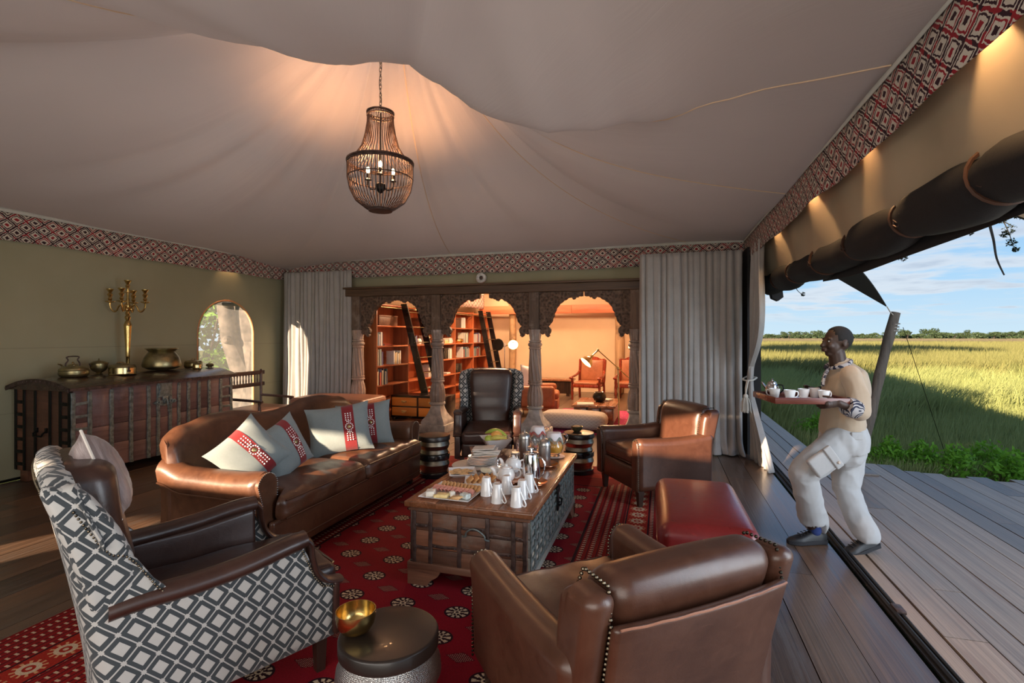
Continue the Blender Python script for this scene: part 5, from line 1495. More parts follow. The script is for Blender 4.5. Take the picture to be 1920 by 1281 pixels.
def strap_(par, p, d, m='iron_band', jit=0.003, studs=0, ax=0):
    q = MB(); n = 12
    q.rbox(p, d, min(d)*0.4, 1, n, df=lambda x, y, z: (x+jit*0.5*sin(y*37+z*41), y+jit*sin(z*33+p[1]*9), z+jit*sin(y*29+p[2]*7)))
    o = q.build('iron_strap', m, par)
    if studs:
        s = MB(); k = int(max(d[1], d[2])/0.055)
        for i in range(k):
            f = (i+0.5)/k-0.5
            s.ball((p[0]+d[0]/2, p[1]+(d[1]*f if d[1] > d[2] else 0), p[2]+(d[2]*f if d[2] >= d[1] else 0)), 0.0065, 6, 4)
        so_ = s.build('stud', m, o); so_['kind'] = 'stuff'
    return o
xf = CW/2+0.008
for y in ny: strap_(t, (xf, y, (CZ0+CZ1)/2-0.01), (0.012, 0.042, CZ1-CZ0-0.02), studs=1)
for y0, y1 in ((-0.96, -0.82), (0.80, 0.96)):
    for z in (0.20, 0.33, 0.46, 0.59, 0.72, 0.85): strap_(t, (xf-0.002, (y0+y1)/2, z), (0.010, y1-y0, 0.030))
# end face toward the camera
xe = [-0.40, -0.27, -0.10, 0.12, 0.27, 0.40]
for a, c in zip(xe, xe[1:]):
    q = MB(); q.rbox(((a+c)/2, -CL/2+0.002, (CZ0+CZ1)/2), (c-a-0.004, 0.014, CZ1-CZ0), 0.003, 1); q.build('plank', 'wood_chest_end', t)
for x in xe:
    q = MB(); q.rbox((x, -CL/2-0.008, (CZ0+CZ1)/2), (0.036, 0.010, CZ1-CZ0-0.01), 0.003, 1, 6); q.build('iron_strap', 'iron_black', t)
for x0, x1 in ((-0.40, -0.27), (0.27, 0.40)):
    for z in (0.20, 0.33, 0.46, 0.59, 0.72, 0.85):
        q = MB(); q.rbox(((x0+x1)/2, -CL/2-0.008, z), (x1-x0, 0.008, 0.035), 0.003, 1); q.build('iron_strap', 'iron_black', t)
b = MB(); b.tube([(-0.07, -CL/2-0.015, 0.56), (-0.07, -CL/2-0.045, 0.54), (-0.06, -CL/2-0.05, 0.515), (0.06, -CL/2-0.05, 0.515), (0.07, -CL/2-0.045, 0.54), (0.07, -CL/2-0.015, 0.56)], 0.009, 6)
b.box((-0.07, -CL/2-0.012, 0.57), (0.03, 0.012, 0.05)); b.box((0.07, -CL/2-0.012, 0.57), (0.03, 0.012, 0.05)); b.build('handle', 'iron_black', t)
# curved lid
def lid_ring(y, gx=0.0, gz=0.0):
    n = 14; hw = CW/2+0.045+gx; out = []
    for k in range(n+1):
        u = -1+2*k/n; out.append((u*hw, y, CZ1+0.028+gz+0.085*(1-u*u)))
    return out + [(hw, y, CZ1-0.004-gz), (-hw, y, CZ1-0.004-gz)]
b = MB(); b.loft([lid_ring(y) for y in (-CL/2-0.05, -0.5, 0, 0.5, CL/2+0.05)]); lid = b.build('lid', 'wood_chest_lid', t, ang=30)
b = MB()
b.loft([[(CW/2+0.046, y, CZ1-0.002), (CW/2+0.060, y, CZ1+0.0), (CW/2+0.060, y, CZ1+0.026), (CW/2+0.046, y, CZ1+0.03)] for y in (-CL/2-0.05, CL/2+0.05)])
for k in range(56): b.ball((CW/2+0.060, -CL/2-0.02+0.0365*k, CZ1+0.013), (0.006, 0.009, 0.007), 6, 4)
b.build('lid_edge', 'iron_rust', lid)
b = MB()
rg = lid_ring(-CL/2-0.052, 0.001, 0.001)[:15]
b.loft([[(x, y, z) , (x, y-0.010, z), (x, y-0.010, z-0.045), (x, y, z-0.045)] for x, y, z in rg])
for x, y, z in rg: b.ball((x, y-0.010, z-0.022), 0.006, 6, 4)
b.build('lid_edge', 'iron_rust', lid)
# hasp and lock plate
b = MB()
b.rbox((xf+0.010, 0.0, 0.90), (0.014, 0.17, 0.17), 0.008, 1, 6, df=lambda x, y, z: (x, y*(0.85+0.25*abs(z)/0.085), z))
b.rbox((xf+0.014, 0.0, 0.80), (0.016, 0.07, 0.05), 0.006, 1)
b.prism([(0.15, 0.755), (0.09, 0.785), (0.0, 0.775), (-0.09, 0.785), (-0.15, 0.755), (-0.09, 0.725), (0, 0.71), (0.09, 0.725)], xf+0.004, xf+0.014, 'yz')
b.tube([(xf+0.03, 0.0, 0.80), (xf+0.05, 0.0, 0.77), (xf+0.045, 0.01, 0.70), (xf+0.03, 0.03, 0.64)], 0.008, 6)
for y in (-0.09, 0.0, 0.07, 0.11): b.tube([(xf+0.022, y+0.018*cos(a), 0.757+0.018*sin(a)) for a in [2*PI*k/10 for k in range(10)]], 0.006, 5, closed=True)
b.build('hasp', 'iron_band', t)
for sx in (-1, 1):
    for sy in (-1, 1):
        q = MB(); q.rbox((sx*(CW/2-0.07), sy*(CL/2-0.10), 0.066), (0.11, 0.14, 0.13), 0.01, 1); q.build('foot', 'wood_chest_end', t)
LZ = CZ1+0.028
def lid_z(x): u = (x-CH[0])/(CW/2+0.045); return LZ+0.085*(1-u*u)+0.001
# brass pots; each foot stands on the lid
def onx(px, x):
    a = (px-960)/940; return (0.287*a+0.958)*(x/(0.958*a-0.287))
def pot(name, lab, px, x, prof, m='brass_aged', cat='pot', n=32, extra=None, sink=0.004, sc=1.0):
    y = onx(px, x); z = lid_z(x)
    t = thing(name, lab, cat, (x, y, z-sink)); t.scale = (sc, sc, sc); b = MB(); b.lathe(prof, n); b.build('body', m, t)
    if extra: extra(t)
    return t
def lidknob(prof, m='brass_aged', n=32):
    def f(t):
        b = MB(); b.lathe(prof, n); b.build('lid', m, t)
    return f
def x1(t):
    b = MB(); b.lathe([(0.163, 0.082), (0.167, 0.090), (0.160, 0.115), (0.120, 0.140), (0.05, 0.150), (0, 0.151)], 36); l = b.build('lid', 'brass_aged', t)
    b = MB(); b.lathe([(0, 0.15), (0.012, 0.151), (0.01, 0.165), (0.016, 0.173), (0.008, 0.182), (0, 0.183)], 12); b.build('knob', 'brass_aged', l)
    for a in (0.2, 3.3):
        b = MB(); b.tube([(0.168*cos(a)+0.012*cos(q), 0.168*sin(a), 0.062+0.016*sin(q)) for q in [2*PI*k/10 for k in range(10)]], 0.004, 5, closed=True); b.build('ring_handle', 'brass_aged', t)
pot('brass_food_box', 'wide flat round brass box with lid, nearest the left end of the chest', 138, -6.12, [(0, 0), (0.13, 0.002), (0.155, 0.018), (0.165, 0.045), (0.163, 0.082), (0.15, 0.084)], 'brass_aged', 'box', extra=x1, sc=0.80)
def x2(t):
    b = MB(); b.lathe([(0.045, 0.135), (0.046, 0.142), (0.03, 0.155), (0.01, 0.158), (0.008, 0.168), (0.014, 0.176), (0, 0.184)], 20); b.build('lid', 'brass_pale', t)
    b = MB(); b.tube(spline([(0, -0.068, 0.125), (0, -0.072, 0.16), (0, -0.048, 0.20), (0, -0.062, 0.235), (0, 0, 0.243), (0, 0.062, 0.235), (0, 0.048, 0.20), (0, 0.072, 0.16), (0, 0.068, 0.125)], 5), 0.007, 6); b.build('handle', 'iron_rust', t)
    b = MB(); b.tube(spline([(0.02, -0.07, 0.07), (0.02, -0.11, 0.10), (0.02, -0.125, 0.15), (0.02, -0.16, 0.165)], 5), [0.016-0.0006*i for i in range(16)], 8); b.build('spout', 'brass_pale', t)
pot('brass_kettle', 'small brass kettle with tall hoop handle behind the flat round box', 136, -6.42, [(0, 0), (0.07, 0.002), (0.088, 0.03), (0.090, 0.06), (0.080, 0.10), (0.055, 0.13), (0.045, 0.137)], 'brass_pale', 'kettle', extra=x2)
def x3(t):
    b = MB(); b.lathe([(0.083, 0.128), (0.085, 0.135), (0.06, 0.152), (0.02, 0.160), (0.006, 0.165), (0.010, 0.175), (0.006, 0.186), (0, 0.188)], 28); b.build('lid', 'brass_aged', t)
    for s in (-1, 1):
        b = MB(); b.tube([(0, s*0.080, 0.10), (0, s*0.098, 0.115), (0, s*0.103, 0.135), (0, s*0.092, 0.125)], 0.006, 6); b.build('ear', 'iron_rust', t)
pot('brass_jar', 'brass footed jar with domed lid and small ears, second from the left', 185, -6.24, [(0, 0), (0.042, 0.001), (0.044, 0.008), (0.022, 0.02), (0.03, 0.028), (0.066, 0.05), (0.083, 0.085), (0.080, 0.128), (0.07, 0.13)], extra=x3)
def x4(t):
    b = MB(); b.lathe([(0.133, 0.078), (0.135, 0.085), (0.12, 0.108), (0.07, 0.122), (0, 0.126)], 36); l = b.build('lid', 'brass_aged', t)
    b = MB(); b.tube([(-0.02, -0.06, 0.112), (-0.02, -0.04, 0.135), (-0.02, 0.02, 0.138), (-0.02, 0.04, 0.120)], 0.006, 6); b.build('handle', 'brass_aged', l)
    b = MB(); b.rbox((0.126, -0.02, 0.062), (0.014, 0.022, 0.055), 0.004, 1); b.rbox((0.132, -0.02, 0.04), (0.014, 0.034, 0.022), 0.005, 1); b.build('clasp', 'iron_rust', t)
    b = MB(); b.rbox((0.03, 0.155, 0.030), (0.03, 0.06, 0.008), 0.003, 1); b.build('tab_handle', 'brass_aged', t)
pot('brass_spice_box', 'round hinged copper-brass box with a clasp in front of the candelabrum', 229, -6.05, [(0, 0), (0.128, 0.0), (0.136, 0.004), (0.130, 0.010), (0.130, 0.076), (0.12, 0.078)], 'brass_pale', 'box', extra=x4)
pot('large_brass_cauldron', 'large open brass cooking pot with wide flared rim, the biggest vessel', 303, -6.18,
    [(0, 0.0), (0.06, 0.002), (0.145, 0.020), (0.190, 0.045), (0.196, 0.065), (0.175, 0.150), (0.140, 0.205), (0.128, 0.218), (0.150, 0.245), (0.165, 0.252), (0.166, 0.258), (0.150, 0.255), (0.122, 0.222), (0.135, 0.20), (0.16, 0.14), (0.18, 0.06), (0.10, 0.03), (0, 0.02)], 'brass_aged', extra=None, sc=1.10)
def x5(t):
    b = MB(); b.lathe([(0.112, 0.075), (0.115, 0.082), (0.10, 0.102), (0.04, 0.115), (0, 0.117)], 28); l = b.build('lid', 'brass_aged', t)
    b = MB(); b.tube([(0, -0.03, 0.110), (0, -0.02, 0.132), (0, 0.02, 0.132), (0, 0.03, 0.110)], 0.006, 6); b.build('handle', 'brass_aged', l)
pot('brass_pan', 'shallow lidded brass pan behind two little pots at the right end', 362, -6.30, [(0, 0), (0.095, 0.002), (0.110, 0.02), (0.115, 0.045), (0.110, 0.076), (0.10, 0.078)], extra=x5)
def x6(t):
    b = MB(); b.lathe([(0.050, 0.060), (0.052, 0.065), (0.04, 0.080), (0.015, 0.088), (0.012, 0.098), (0, 0.102)], 20); b.build('lid', 'brass_aged', t)
pot('small_brass_pot', 'little lidded brass pot in front of the shallow pan', 369, -6.04, [(0, 0), (0.048, 0.001), (0.053, 0.01), (0.050, 0.02), (0.053, 0.045), (0.050, 0.060), (0.04, 0.061)], 'brass_pale', extra=x6)
def x7(t):
    b = MB(); b.lathe([(0.044, 0.042), (0.046, 0.046), (0.03, 0.056), (0, 0.060)], 20); l = b.build('lid', 'brass_aged', t)
    b = MB(); b.tube([(0, -0.018, 0.056), (0, -0.01, 0.074), (0, 0.01, 0.070), (0, 0.02, 0.078)], 0.005, 5); b.build('handle', 'brass_aged', l)
pot('tiny_brass_pot', 'smallest round brass pot, last at the right end of the chest', 393, -6.10, [(0, 0), (0.022, 0.0), (0.022, 0.006), (0.045, 0.020), (0.053, 0.034), (0.044, 0.044), (0.03, 0.044)], 'brass_aged', extra=x7)
# five-armed candelabrum
x = -6.36; y = onx(239, x); z = lid_z(x)
t = thing('candelabrum', 'tall five-armed golden candelabrum in the middle of the chest top', 'candelabrum', (x, y, z-0.003)); t.scale = (1.12, 1.12, 1.42)
b = MB(); b.lathe([(0, 0), (0.075, 0.0), (0.078, 0.008), (0.05, 0.02), (0.028, 0.035), (0.02, 0.06), (0.024, 0.07), (0.016, 0.08), (0.018, 0.14), (0.022, 0.145), (0.020, 0.15), (0.023, 0.24), (0.036, 0.40), (0.038, 0.42), (0.026, 0.45), (0.018, 0.46),
    (0.026, 0.475), (0.030, 0.49), (0.018, 0.505), (0.025, 0.52), (0.018, 0.54), (0.026, 0.56), (0.016, 0.575), (0.020, 0.60), (0.013, 0.62), (0.018, 0.64), (0.011, 0.66), (0.012, 0.70), (0.045, 0.706), (0.045, 0.710), (0.012, 0.714),
    (0.012, 0.74), (0.024, 0.76), (0.014, 0.775), (0.028, 0.80), (0.036, 0.806), (0.036, 0.812), (0.026, 0.812), (0.02, 0.79), (0, 0.785)], 24); b.build('stem', 'brass', t)
for k in range(4):
    a = k*PI/2 + 0.62
    pts = [(0.015, 0.565), (0.04, 0.585), (0.065, 0.595), (0.085, 0.580), (0.10, 0.550), (0.125, 0.538), (0.150, 0.555), (0.163, 0.590), (0.163, 0.615)]
    b = MB(); b.tube(spline([(r*cos(a), r*sin(a), z_) for r, z_ in pts], 4), 0.0085, 7); b.ball((0.03*cos(a), 0.03*sin(a), 0.557), 0.014, 8, 6)
    arm = b.build('arm', 'brass', t)
    b = MB(); c0 = (0.163*cos(a), 0.163*sin(a), 0.61)
    b.lathe([(0, 0), (0.012, 0), (0.045, 0.010), (0.047, 0.016), (0.012, 0.014), (0.012, 0.022), (0.022, 0.035), (0.013, 0.05), (0.026, 0.075), (0.013, 0.09), (0.026, 0.11), (0.034, 0.118), (0.034, 0.124), (0.022, 0.122), (0, 0.10)], 20, c0); b.build('candle_cup', 'brass', arm)

# spindle-backed bench chair by the window and a tan leather trunk-ottoman in the corner
t = thing('spindle_chair', 'dark turned-spindle chair standing in front of the arched window', 'chair', (-5.75, 6.12, 0), 0)
def sp(par, name, pts, r, m='wood_spindle', n=7):
    b = MB(); b.tube(pts, r, n); return b.build(name, m, par)
for x, y, h in ((-0.30, 0.30, 1.02), (-0.30, -0.32, 1.02), (0.26, 0.30, 0.60), (0.26, -0.32, 0.60)):
    b = MB(); b.lathe([(0.016, 0), (0.024, 0.05), (0.018, 0.09), (0.026, 0.14), (0.022, 0.4), (0.026, 0.47), (0.020, 0.5), (0.022, h-0.08), (0.016, h-0.05), (0.024, h-0.025), (0.012, h), (0, h+0.004)], 12, (x, y, 0)); b.build('leg', 'wood_spindle', t)
for z in (0.97, 0.79):
    b = MB(); b.rbox((-0.30, 0, z), (0.026, 0.74, 0.062), 0.010, 1, 6, df=lambda x, y, z: (x, y, z)); b.build('back_rail', 'wood_spindle', t)
for k in range(11):
    y = -0.27+0.055*k; sp(t, 'spindle', [(-0.30, y, 0.81), (-0.30, y, 0.85), (-0.30, y, 0.90), (-0.30, y, 0.955)], [0.007, 0.011, 0.007, 0.011])
    sp(t, 'spindle', [(0.26, y, 0.24), (0.26, y, 0.34), (0.26, y, 0.42)], [0.007, 0.011, 0.007])
b = MB(); b.rbox((-0.02, -0.01, 0.455), (0.60, 0.70, 0.05), 0.018, 2, 4); b.build('seat', 'leather_tan', t)
for z in (0.43, 0.22): sp(t, 'stretcher', [(0.26, -0.32, z), (0.26, 0.30, z)], 0.014)
for y in (-0.32, 0.30): sp(t, 'stretcher', [(-0.30, y, 0.22), (0.26, y, 0.22)], 0.014); sp(t, 'arm_rail', [(-0.30, y, 0.62), (-0.1, y, 0.615), (0.1, y, 0.61), (0.31, y, 0.60)], 0.020)
t = thing('leather_pouffe', 'tan leather box ottoman in the corner below the grey-brown curtain', 'ottoman', (-4.82, 6.70, 0), 0.05)
b = MB(); b.rbox((0, 0, 0.30), (1.25, 0.75, 0.60), 0.06, 4, 8, df=lambda x, y, z: (x, y, z+(0.02*dome(x, 0.62)*dome(y, 0.37) if z > 0.2 else 0))); b.build('body', 'leather_tan', t)
b = MB(); b.tube([(x, y, 0.575) for x, y in ((-0.60, -0.362), (0.60, -0.362), (0.612, -0.35), (0.612, 0.35), (0.60, 0.362), (-0.60, 0.362), (-0.612, 0.35), (-0.612, -0.35))], 0.006, 6, closed=True); b.build('piping', 'leather_tan', t)

# ------------------------------------------------------------ trunk coffee table
TX, TY = -1.12, 3.55; TW, TL, TH = 0.74, 1.46, 0.515
t = thing('trunk_table', 'old wooden trunk with metal straps serving as coffee table on the red rug', 'coffee table', (TX, TY, 0.012), 0.0)
trunk = t
b = MB(); b.box((0, 0, 0.285), (TW-0.03, TL-0.03, 0.39)); b.build('carcass', 'wood_trunk', t, smooth=False)
b = MB(); b.rbox((0, 0, TH-0.018), (TW+0.085, TL+0.085, 0.036), 0.008, 2, 3)
tp = b.build('top', 'wood_top', t)
for k in range(4):
    q = MB(); w_ = (TW+0.06)/4; q.rbox((-(TW+0.06)/2+w_*(k+0.5), 0, TH+0.0006), (w_-0.004, TL+0.06, 0.004), 0.0015, 1); q.build('plank', 'wood_top', t)
TZ = 0.012+TH+0.0026
b = MB(); b.rbox((0, 0, 0.478-0.012), (TW+0.03, TL+0.03, 0.036), 0.008, 1); b.build('rim', 'wood_trunk', t)
for s in (-1, 1):
    q = MB(); q.rbox((0, s*(TL/2+0.012), 0.115), (TW+0.06, 0.032, 0.045), 0.008, 1); q.build('plinth_rail', 'wood_trunk', t)
    q = MB(); q.rbox((s*(TW/2+0.012), 0, 0.115), (0.032, TL+0.05, 0.045), 0.008, 1); q.build('plinth_rail', 'wood_trunk_y', t)
for sx in (-1, 1):
    for sy in (-1, 1):
        q = MB(); x0 = sx*(TW/2+0.025); q.prism([(x0, 0.0), (x0-sx*0.13, 0.0), (x0-sx*0.15, 0.03), (x0-sx*0.20, 0.062), (x0-sx*0.22, 0.095), (x0, 0.095)], sy*(TL/2+0.026), sy*(TL/2-0.02))
        q.prism([(sy*(TL/2+0.025), 0.0), (sy*(TL/2-0.11), 0.0), (sy*(TL/2-0.13), 0.03), (sy*(TL/2-0.18), 0.062), (sy*(TL/2-0.2), 0.095), (sy*(TL/2+0.025), 0.095)], x0, x0-sx*0.045, 'yz'); q.build('foot', 'wood_trunk', t, smooth=False)
# near end: planks between upright straps, cross bands between them
ex = [-TW/2, -0.245, -0.055, 0.125, 0.285, TW/2]
for a, c in zip(ex, ex[1:]):
    for z0, z1 in ((0.135, 0.225), (0.225, 0.335), (0.335, 0.448)):
        q = MB(); q.rbox(((a+c)/2, -TL/2-0.001+rw.uniform(-0.002, 0.001), (z0+z1)/2), (c-a-0.004, 0.02, z1-z0-0.003), 0.003, 1); q.build('plank', 'wood_trunk', t)
for x in ex:
    q = MB(); q.rbox((x+(0.014 if x < -0.3 else -0.014 if x > 0.3 else 0), -TL/2-0.015, 0.292), (0.026, 0.012, 0.325), 0.005, 1, 8, df=lambda x, y, z: (x+0.002*sin(z*60), y, z)); o = q.build('iron_strap', 'iron_rust', t)
for a, c in zip(ex, ex[1:]):
    for z in (0.235, 0.365):
        zz = z+rw.uniform(-0.018, 0.018)
        q = MB(); q.rbox(((a+c)/2, -TL/2-0.013, zz), (c-a-0.02, 0.009, 0.020), 0.004, 1, 6, df=lambda x, y, z: (x, y, z+0.003*sin(x*40+zz*99))); o = q.build('iron_strap', 'iron_rust', t)
        q = MB(); q.ball((a+0.03, -TL/2-0.019, zz), 0.006, 6, 4); q.ball((c-0.03, -TL/2-0.019, zz), 0.006, 6, 4); s_ = q.build('stud', 'iron_rust', o)
b = MB(); b.tube(spline([(-0.03, -TL/2-0.022, 0.330), (-0.005, -TL/2-0.035, 0.338), (0.0, -TL/2-0.04, 0.362), (0.035, -TL/2-0.045, 0.388), (0.075, -TL/2-0.045, 0.385), (0.115, -TL/2-0.04, 0.355), (0.118, -TL/2-0.035, 0.332), (0.140, -TL/2-0.022, 0.322)], 5), 0.0055, 6)
b.build('handle', 'iron_band', t)
# long right side: weathered, dense cross strapping
for z0, z1 in ((0.135, 0.24), (0.24, 0.345), (0.345, 0.448)):
    for k in range(4):
        q = MB(); q.rbox((TW/2+0.001, -TL/2+TL*(k+0.5)/4, (z0+z1)/2), (0.02, TL/4-0.004, z1-z0-0.003), 0.003, 1); q.build('plank', 'wood_trunk_y', t)
        q = MB(); q.rbox((-TW/2-0.001, -TL/2+TL*(k+0.5)/4, (z0+z1)/2), (0.02, TL/4-0.004, z1-z0-0.003), 0.003, 1); q.build('plank', 'wood_trunk', t)
for k in range(15):
    y = -TL/2+0.014+(TL-0.028)*k/14
    q = MB(); q.rbox((TW/2+0.016, y, 0.292), (0.011, 0.024, 0.325), 0.004, 1, 6); q.build('iron_strap', 'iron_band', t)
    if k % 2 == 0:
        q = MB(); q.rbox((-TW/2-0.016, y, 0.292), (0.011, 0.024, 0.325), 0.004, 1, 2); q.build('iron_strap', 'iron_rust', t)
for z in (0.155, 0.215, 0.275, 0.335, 0.395, 0.435):
    q = MB(); q.rbox((TW/2+0.018, 0, z), (0.011, TL-0.02, 0.018), 0.004, 1, 10); o = q.build('iron_strap', 'iron_band', t)
    s_ = MB()
    for k in range(14): s_.ball((TW/2+0.025, -TL/2+0.06+k*0.103, z), 0.005, 6, 4)
    s_ = s_.build('stud', 'iron_band', o); s_['kind'] = 'stuff'
b = MB(); b.rbox((TW/2+0.032, 0.0, 0.43), (0.014, 0.09, 0.05), 0.006, 1); b.rbox((TW/2+0.030, 0.0, 0.36), (0.012, 0.04, 0.16), 0.005, 1); b.ball((TW/2+0.04, 0, 0.33), 0.016, 8, 6)
b.tube([(TW/2+0.035, 0.03, 0.36), (TW/2+0.05, 0.05, 0.35), (TW/2+0.045, 0.05, 0.31), (TW/2+0.03, 0.03, 0.30)], 0.006, 5); b.build('hasp', 'iron_black', t)

# ------------------------------------------------------------ things on the trunk table
def T(px, py, z=None): return at(px, py, TZ if z is None else z)
def plate_sq(lab, cx, cy, w, d, rz, name='square_plate', h=0.012, rim=0.02, lift=0.012):
    t = thing(name, lab, 'plate', (cx, cy, TZ), rz); b = MB(); z0 = 0.003
    o = [(-w/2, -d/2), (w/2, -d/2), (w/2, d/2), (-w/2, d/2)]; f = 1-rim*2/min(w, d)
    def R(k, z, cr=0.0): return [(x*k, y*k, z+cr) for x, y in o]
    b.loft([R(f*0.85, 0.0), R(f*0.9, z0), R(1.0, lift), R(1.0, lift+0.004), R(f, z0+0.005), R(f*0.5, z0+0.0045)]); b.build('dish', 'china', t, ang=20); return t
# cheese, ham and cracker platter
cA = T(774.5, 928.0); cB = T(862, 941.5); cC = T(892, 919)
ctr = (cA+cC)/2; wv = (cB-cA).length; dv = (cC-cB).length
# axes of the platter
ctr = T(846, 915); rz_ = -0.02
plate_sq('large square white platter of cheese, ham and crackers at the near table corner', -1.285, 2.985, 0.335, 0.335, rz_, lift=0.016)
rc_ = random.Random(9)
px0, py0 = -1.285, 2.985; Z1 = TZ+0.0085
def wedge(lab, name, x, y, sx, sy, sz, rz, m, cat='cheese', grp=None):
    t = thing(name, lab, cat, (x, y, Z1), rz, grp); b = MB(); b.rbox((0, 0, sz/2+0.0005), (sx, sy, sz), min(sx, sy, sz)*0.22, 2, 3, df=lambda x, y, z: (x*(1+1.2*y), y, z*(1-0.8*abs(x)))); b.build('piece', m, t); return t
wedge('white soft cheese wedge at the left corner of the square platter', 'cheese_wedge', px0-0.115, py0-0.105, 0.055, 0.07, 0.036, 0.3, 'cheese_white')
wedge('marbled blue cheese block at the right end of the cheese row', 'cheese_wedge', px0+0.115, py0-0.095, 0.062, 0.045, 0.034, -0.4, 'cheese_blue')
wedge('small yellow cheese cube beside the white wedge', 'cheese_cube', px0-0.068, py0-0.135, 0.022, 0.022, 0.020, 0.5, 'cheese_yellow')
wedge('round of pale rind cheese lying on yellow cheese slices', 'cheese_round', px0-0.030, py0-0.112, 0.075, 0.055, 0.024, 0.1, 'cheese_yellow')
wedge('white crumbly cheese piece in the middle of the cheese row', 'cheese_piece', px0+0.022, py0-0.080, 0.035, 0.032, 0.034, 0.7, 'cheese_white')
for k in range(3):
    t = thing('cheese_slice', ['bottom', 'middle', 'top'][k]+' pale cheese slice of the small fan beside the blue cheese', 'cheese', (px0+0.055+0.010*k, py0-0.125+0.004*k, Z1+0.0065*k), 0.2*k, 'pale cheese slices'); b = MB(); b.rbox((0, 0, 0.0035), (0.065, 0.035, 0.006), 0.002, 1); b.build('slice', 'biscuit', t)
for k in range(10):      # folded ham slices in a row
    t = thing('ham_slice', ORD[k]+' folded ham slice from the left in the middle row of the platter', 'ham', (px0-0.125+0.0275*k, py0+0.012-0.003*k, Z1), 0.5, 'folded ham slices')
    b = MB(); pts = [(-0.030, 0.004), (-0.005, 0.010), (0.018, 0.030), (0.010, 0.042), (-0.006, 0.034), (-0.018, 0.018)]
    b.grid(lambda s, u: (lerp(-0.032, 0.032, u)*0.4+0.018*cos(s*4.2), lerp(-0.034, 0.034, u), 0.006+0.030*sin(s*2.6)*(1-0.2*abs(2*u-1))), 8, 4); b.build('slice', 'ham', t, solid=0.0025, ang=180)
for k in range(11):
    t = thing('cracker', ORD[k]+' oval cracker from the left in the back row of the platter', 'cracker', (px0-0.12+0.026*k, py0+0.108-0.004*k, Z1+0.014), 0.0, 'oval crackers on the platter'); t.rotation_euler = (0.1, -0.95+0.03*k, 0.5)
    b = MB(); b.lathe([(0, 0), (0.026, 0), (0.028, 0.003), (0.026, 0.006), (0, 0.006)], 14, (0, 0, 0)); o = b.build('cracker_body', 'biscuit', t); o.scale = (0.85, 1.35, 1)
# two more plates
c = T(851, 882); plate_sq('square white plate of round biscuits at the left table edge', -1.405, 3.42, 0.200, 0.215, 0.45, lift=0.022)
for k in range(13):
    a = k*2.4; r = 0.012+0.0052*k; t = thing('round_biscuit', 'thin round biscuit in the loose heap on the left plate', 'biscuit', (-1.405+r*cos(a), 3.42+r*sin(a)*0.9, TZ+0.010+0.0035*(k % 5)), 0.0, 'round biscuits'); t.rotation_euler = (rc_.uniform(-.2, .2), rc_.uniform(-.2, .2), a)
    b = MB(); b.lathe([(0, 0), (0.029, 0), (0.030, 0.0025), (0.029, 0.005), (0, 0.005)], 16); b.build('biscuit_body', 'biscuit', t)
plate_sq('square white plate of brown oat biscuits behind the big platter', -1.200, 3.245, 0.215, 0.200, 0.35, lift=0.022)
for k in range(9):
    i, j = k % 5, k//5
    t = thing('oat_biscuit', 'thick brown square oat biscuit leaning in the pile', 'biscuit', (-1.27+0.034*i+0.02*j, 3.215+0.020*i+0.04*j, TZ+0.027), 0.0, 'square oat biscuits'); t.rotation_euler = (0.15, -0.75, 0.45)
    b = MB(); b.rbox((0, 0, 0), (0.062, 0.062, 0.013), 0.003, 1, 3); b.build('biscuit_body', 'biscuit_brown', t)
# stack of plates with napkins
sx_, sy_ = tuple(T(903, 871))[:2]
b = MB(); b.lathe([(0, 0), (0.175, 0), (0.178, 0.003), (0.175, 0.005), (0, 0.005)], 40); put(b, 'place_mat', 'cloth_napkin', 'round woven mat under the stack of white plates', 'mat', (sx_-0.05, sy_-0.03, TZ))
for k in range(5):
    b = MB(); b.lathe([(0, 0), (0.065, 0), (0.07, 0.003), (0.115, 0.013), (0.118, 0.016), (0.115, 0.0175), (0.075, 0.008), (0, 0.0065)], 40)
    put(b, 'dinner_plate', 'china', ['white round plate at the bottom of the stack', 'white round plate second from the bottom of the stack', 'white round plate in the middle of the stack', 'white round plate second from the top of the stack', 'white round plate on top of the stack under the napkins'][k], 'plate', (sx_+0.002*k, sy_, TZ+0.0055+0.0115*k), group='stacked white plates')
for k in range(7):
    b = MB(); w_, d_ = (0.20, 0.13) if k < 5 else (0.17, 0.12)
    b.rbox((0, 0, 0.004), (w_-0.008*(k % 2), d_, 0.0075), 0.003, 1, 10, df=lambda x, y, z, k=k: (x, y, z+0.006*sin(x*14+k)+0.004*cos(y*22+k*2)))
    o = put(b, 'napkin', 'cloth_napkin', ORD[k]+' folded beige napkin from the bottom of the pile on the plates', 'napkin', (sx_+0.02+0.012*(k % 3), sy_+0.005*(k % 2), TZ+0.078+0.0085*k), 0.25+0.12*sin(k*2), 'folded napkins on the plates')
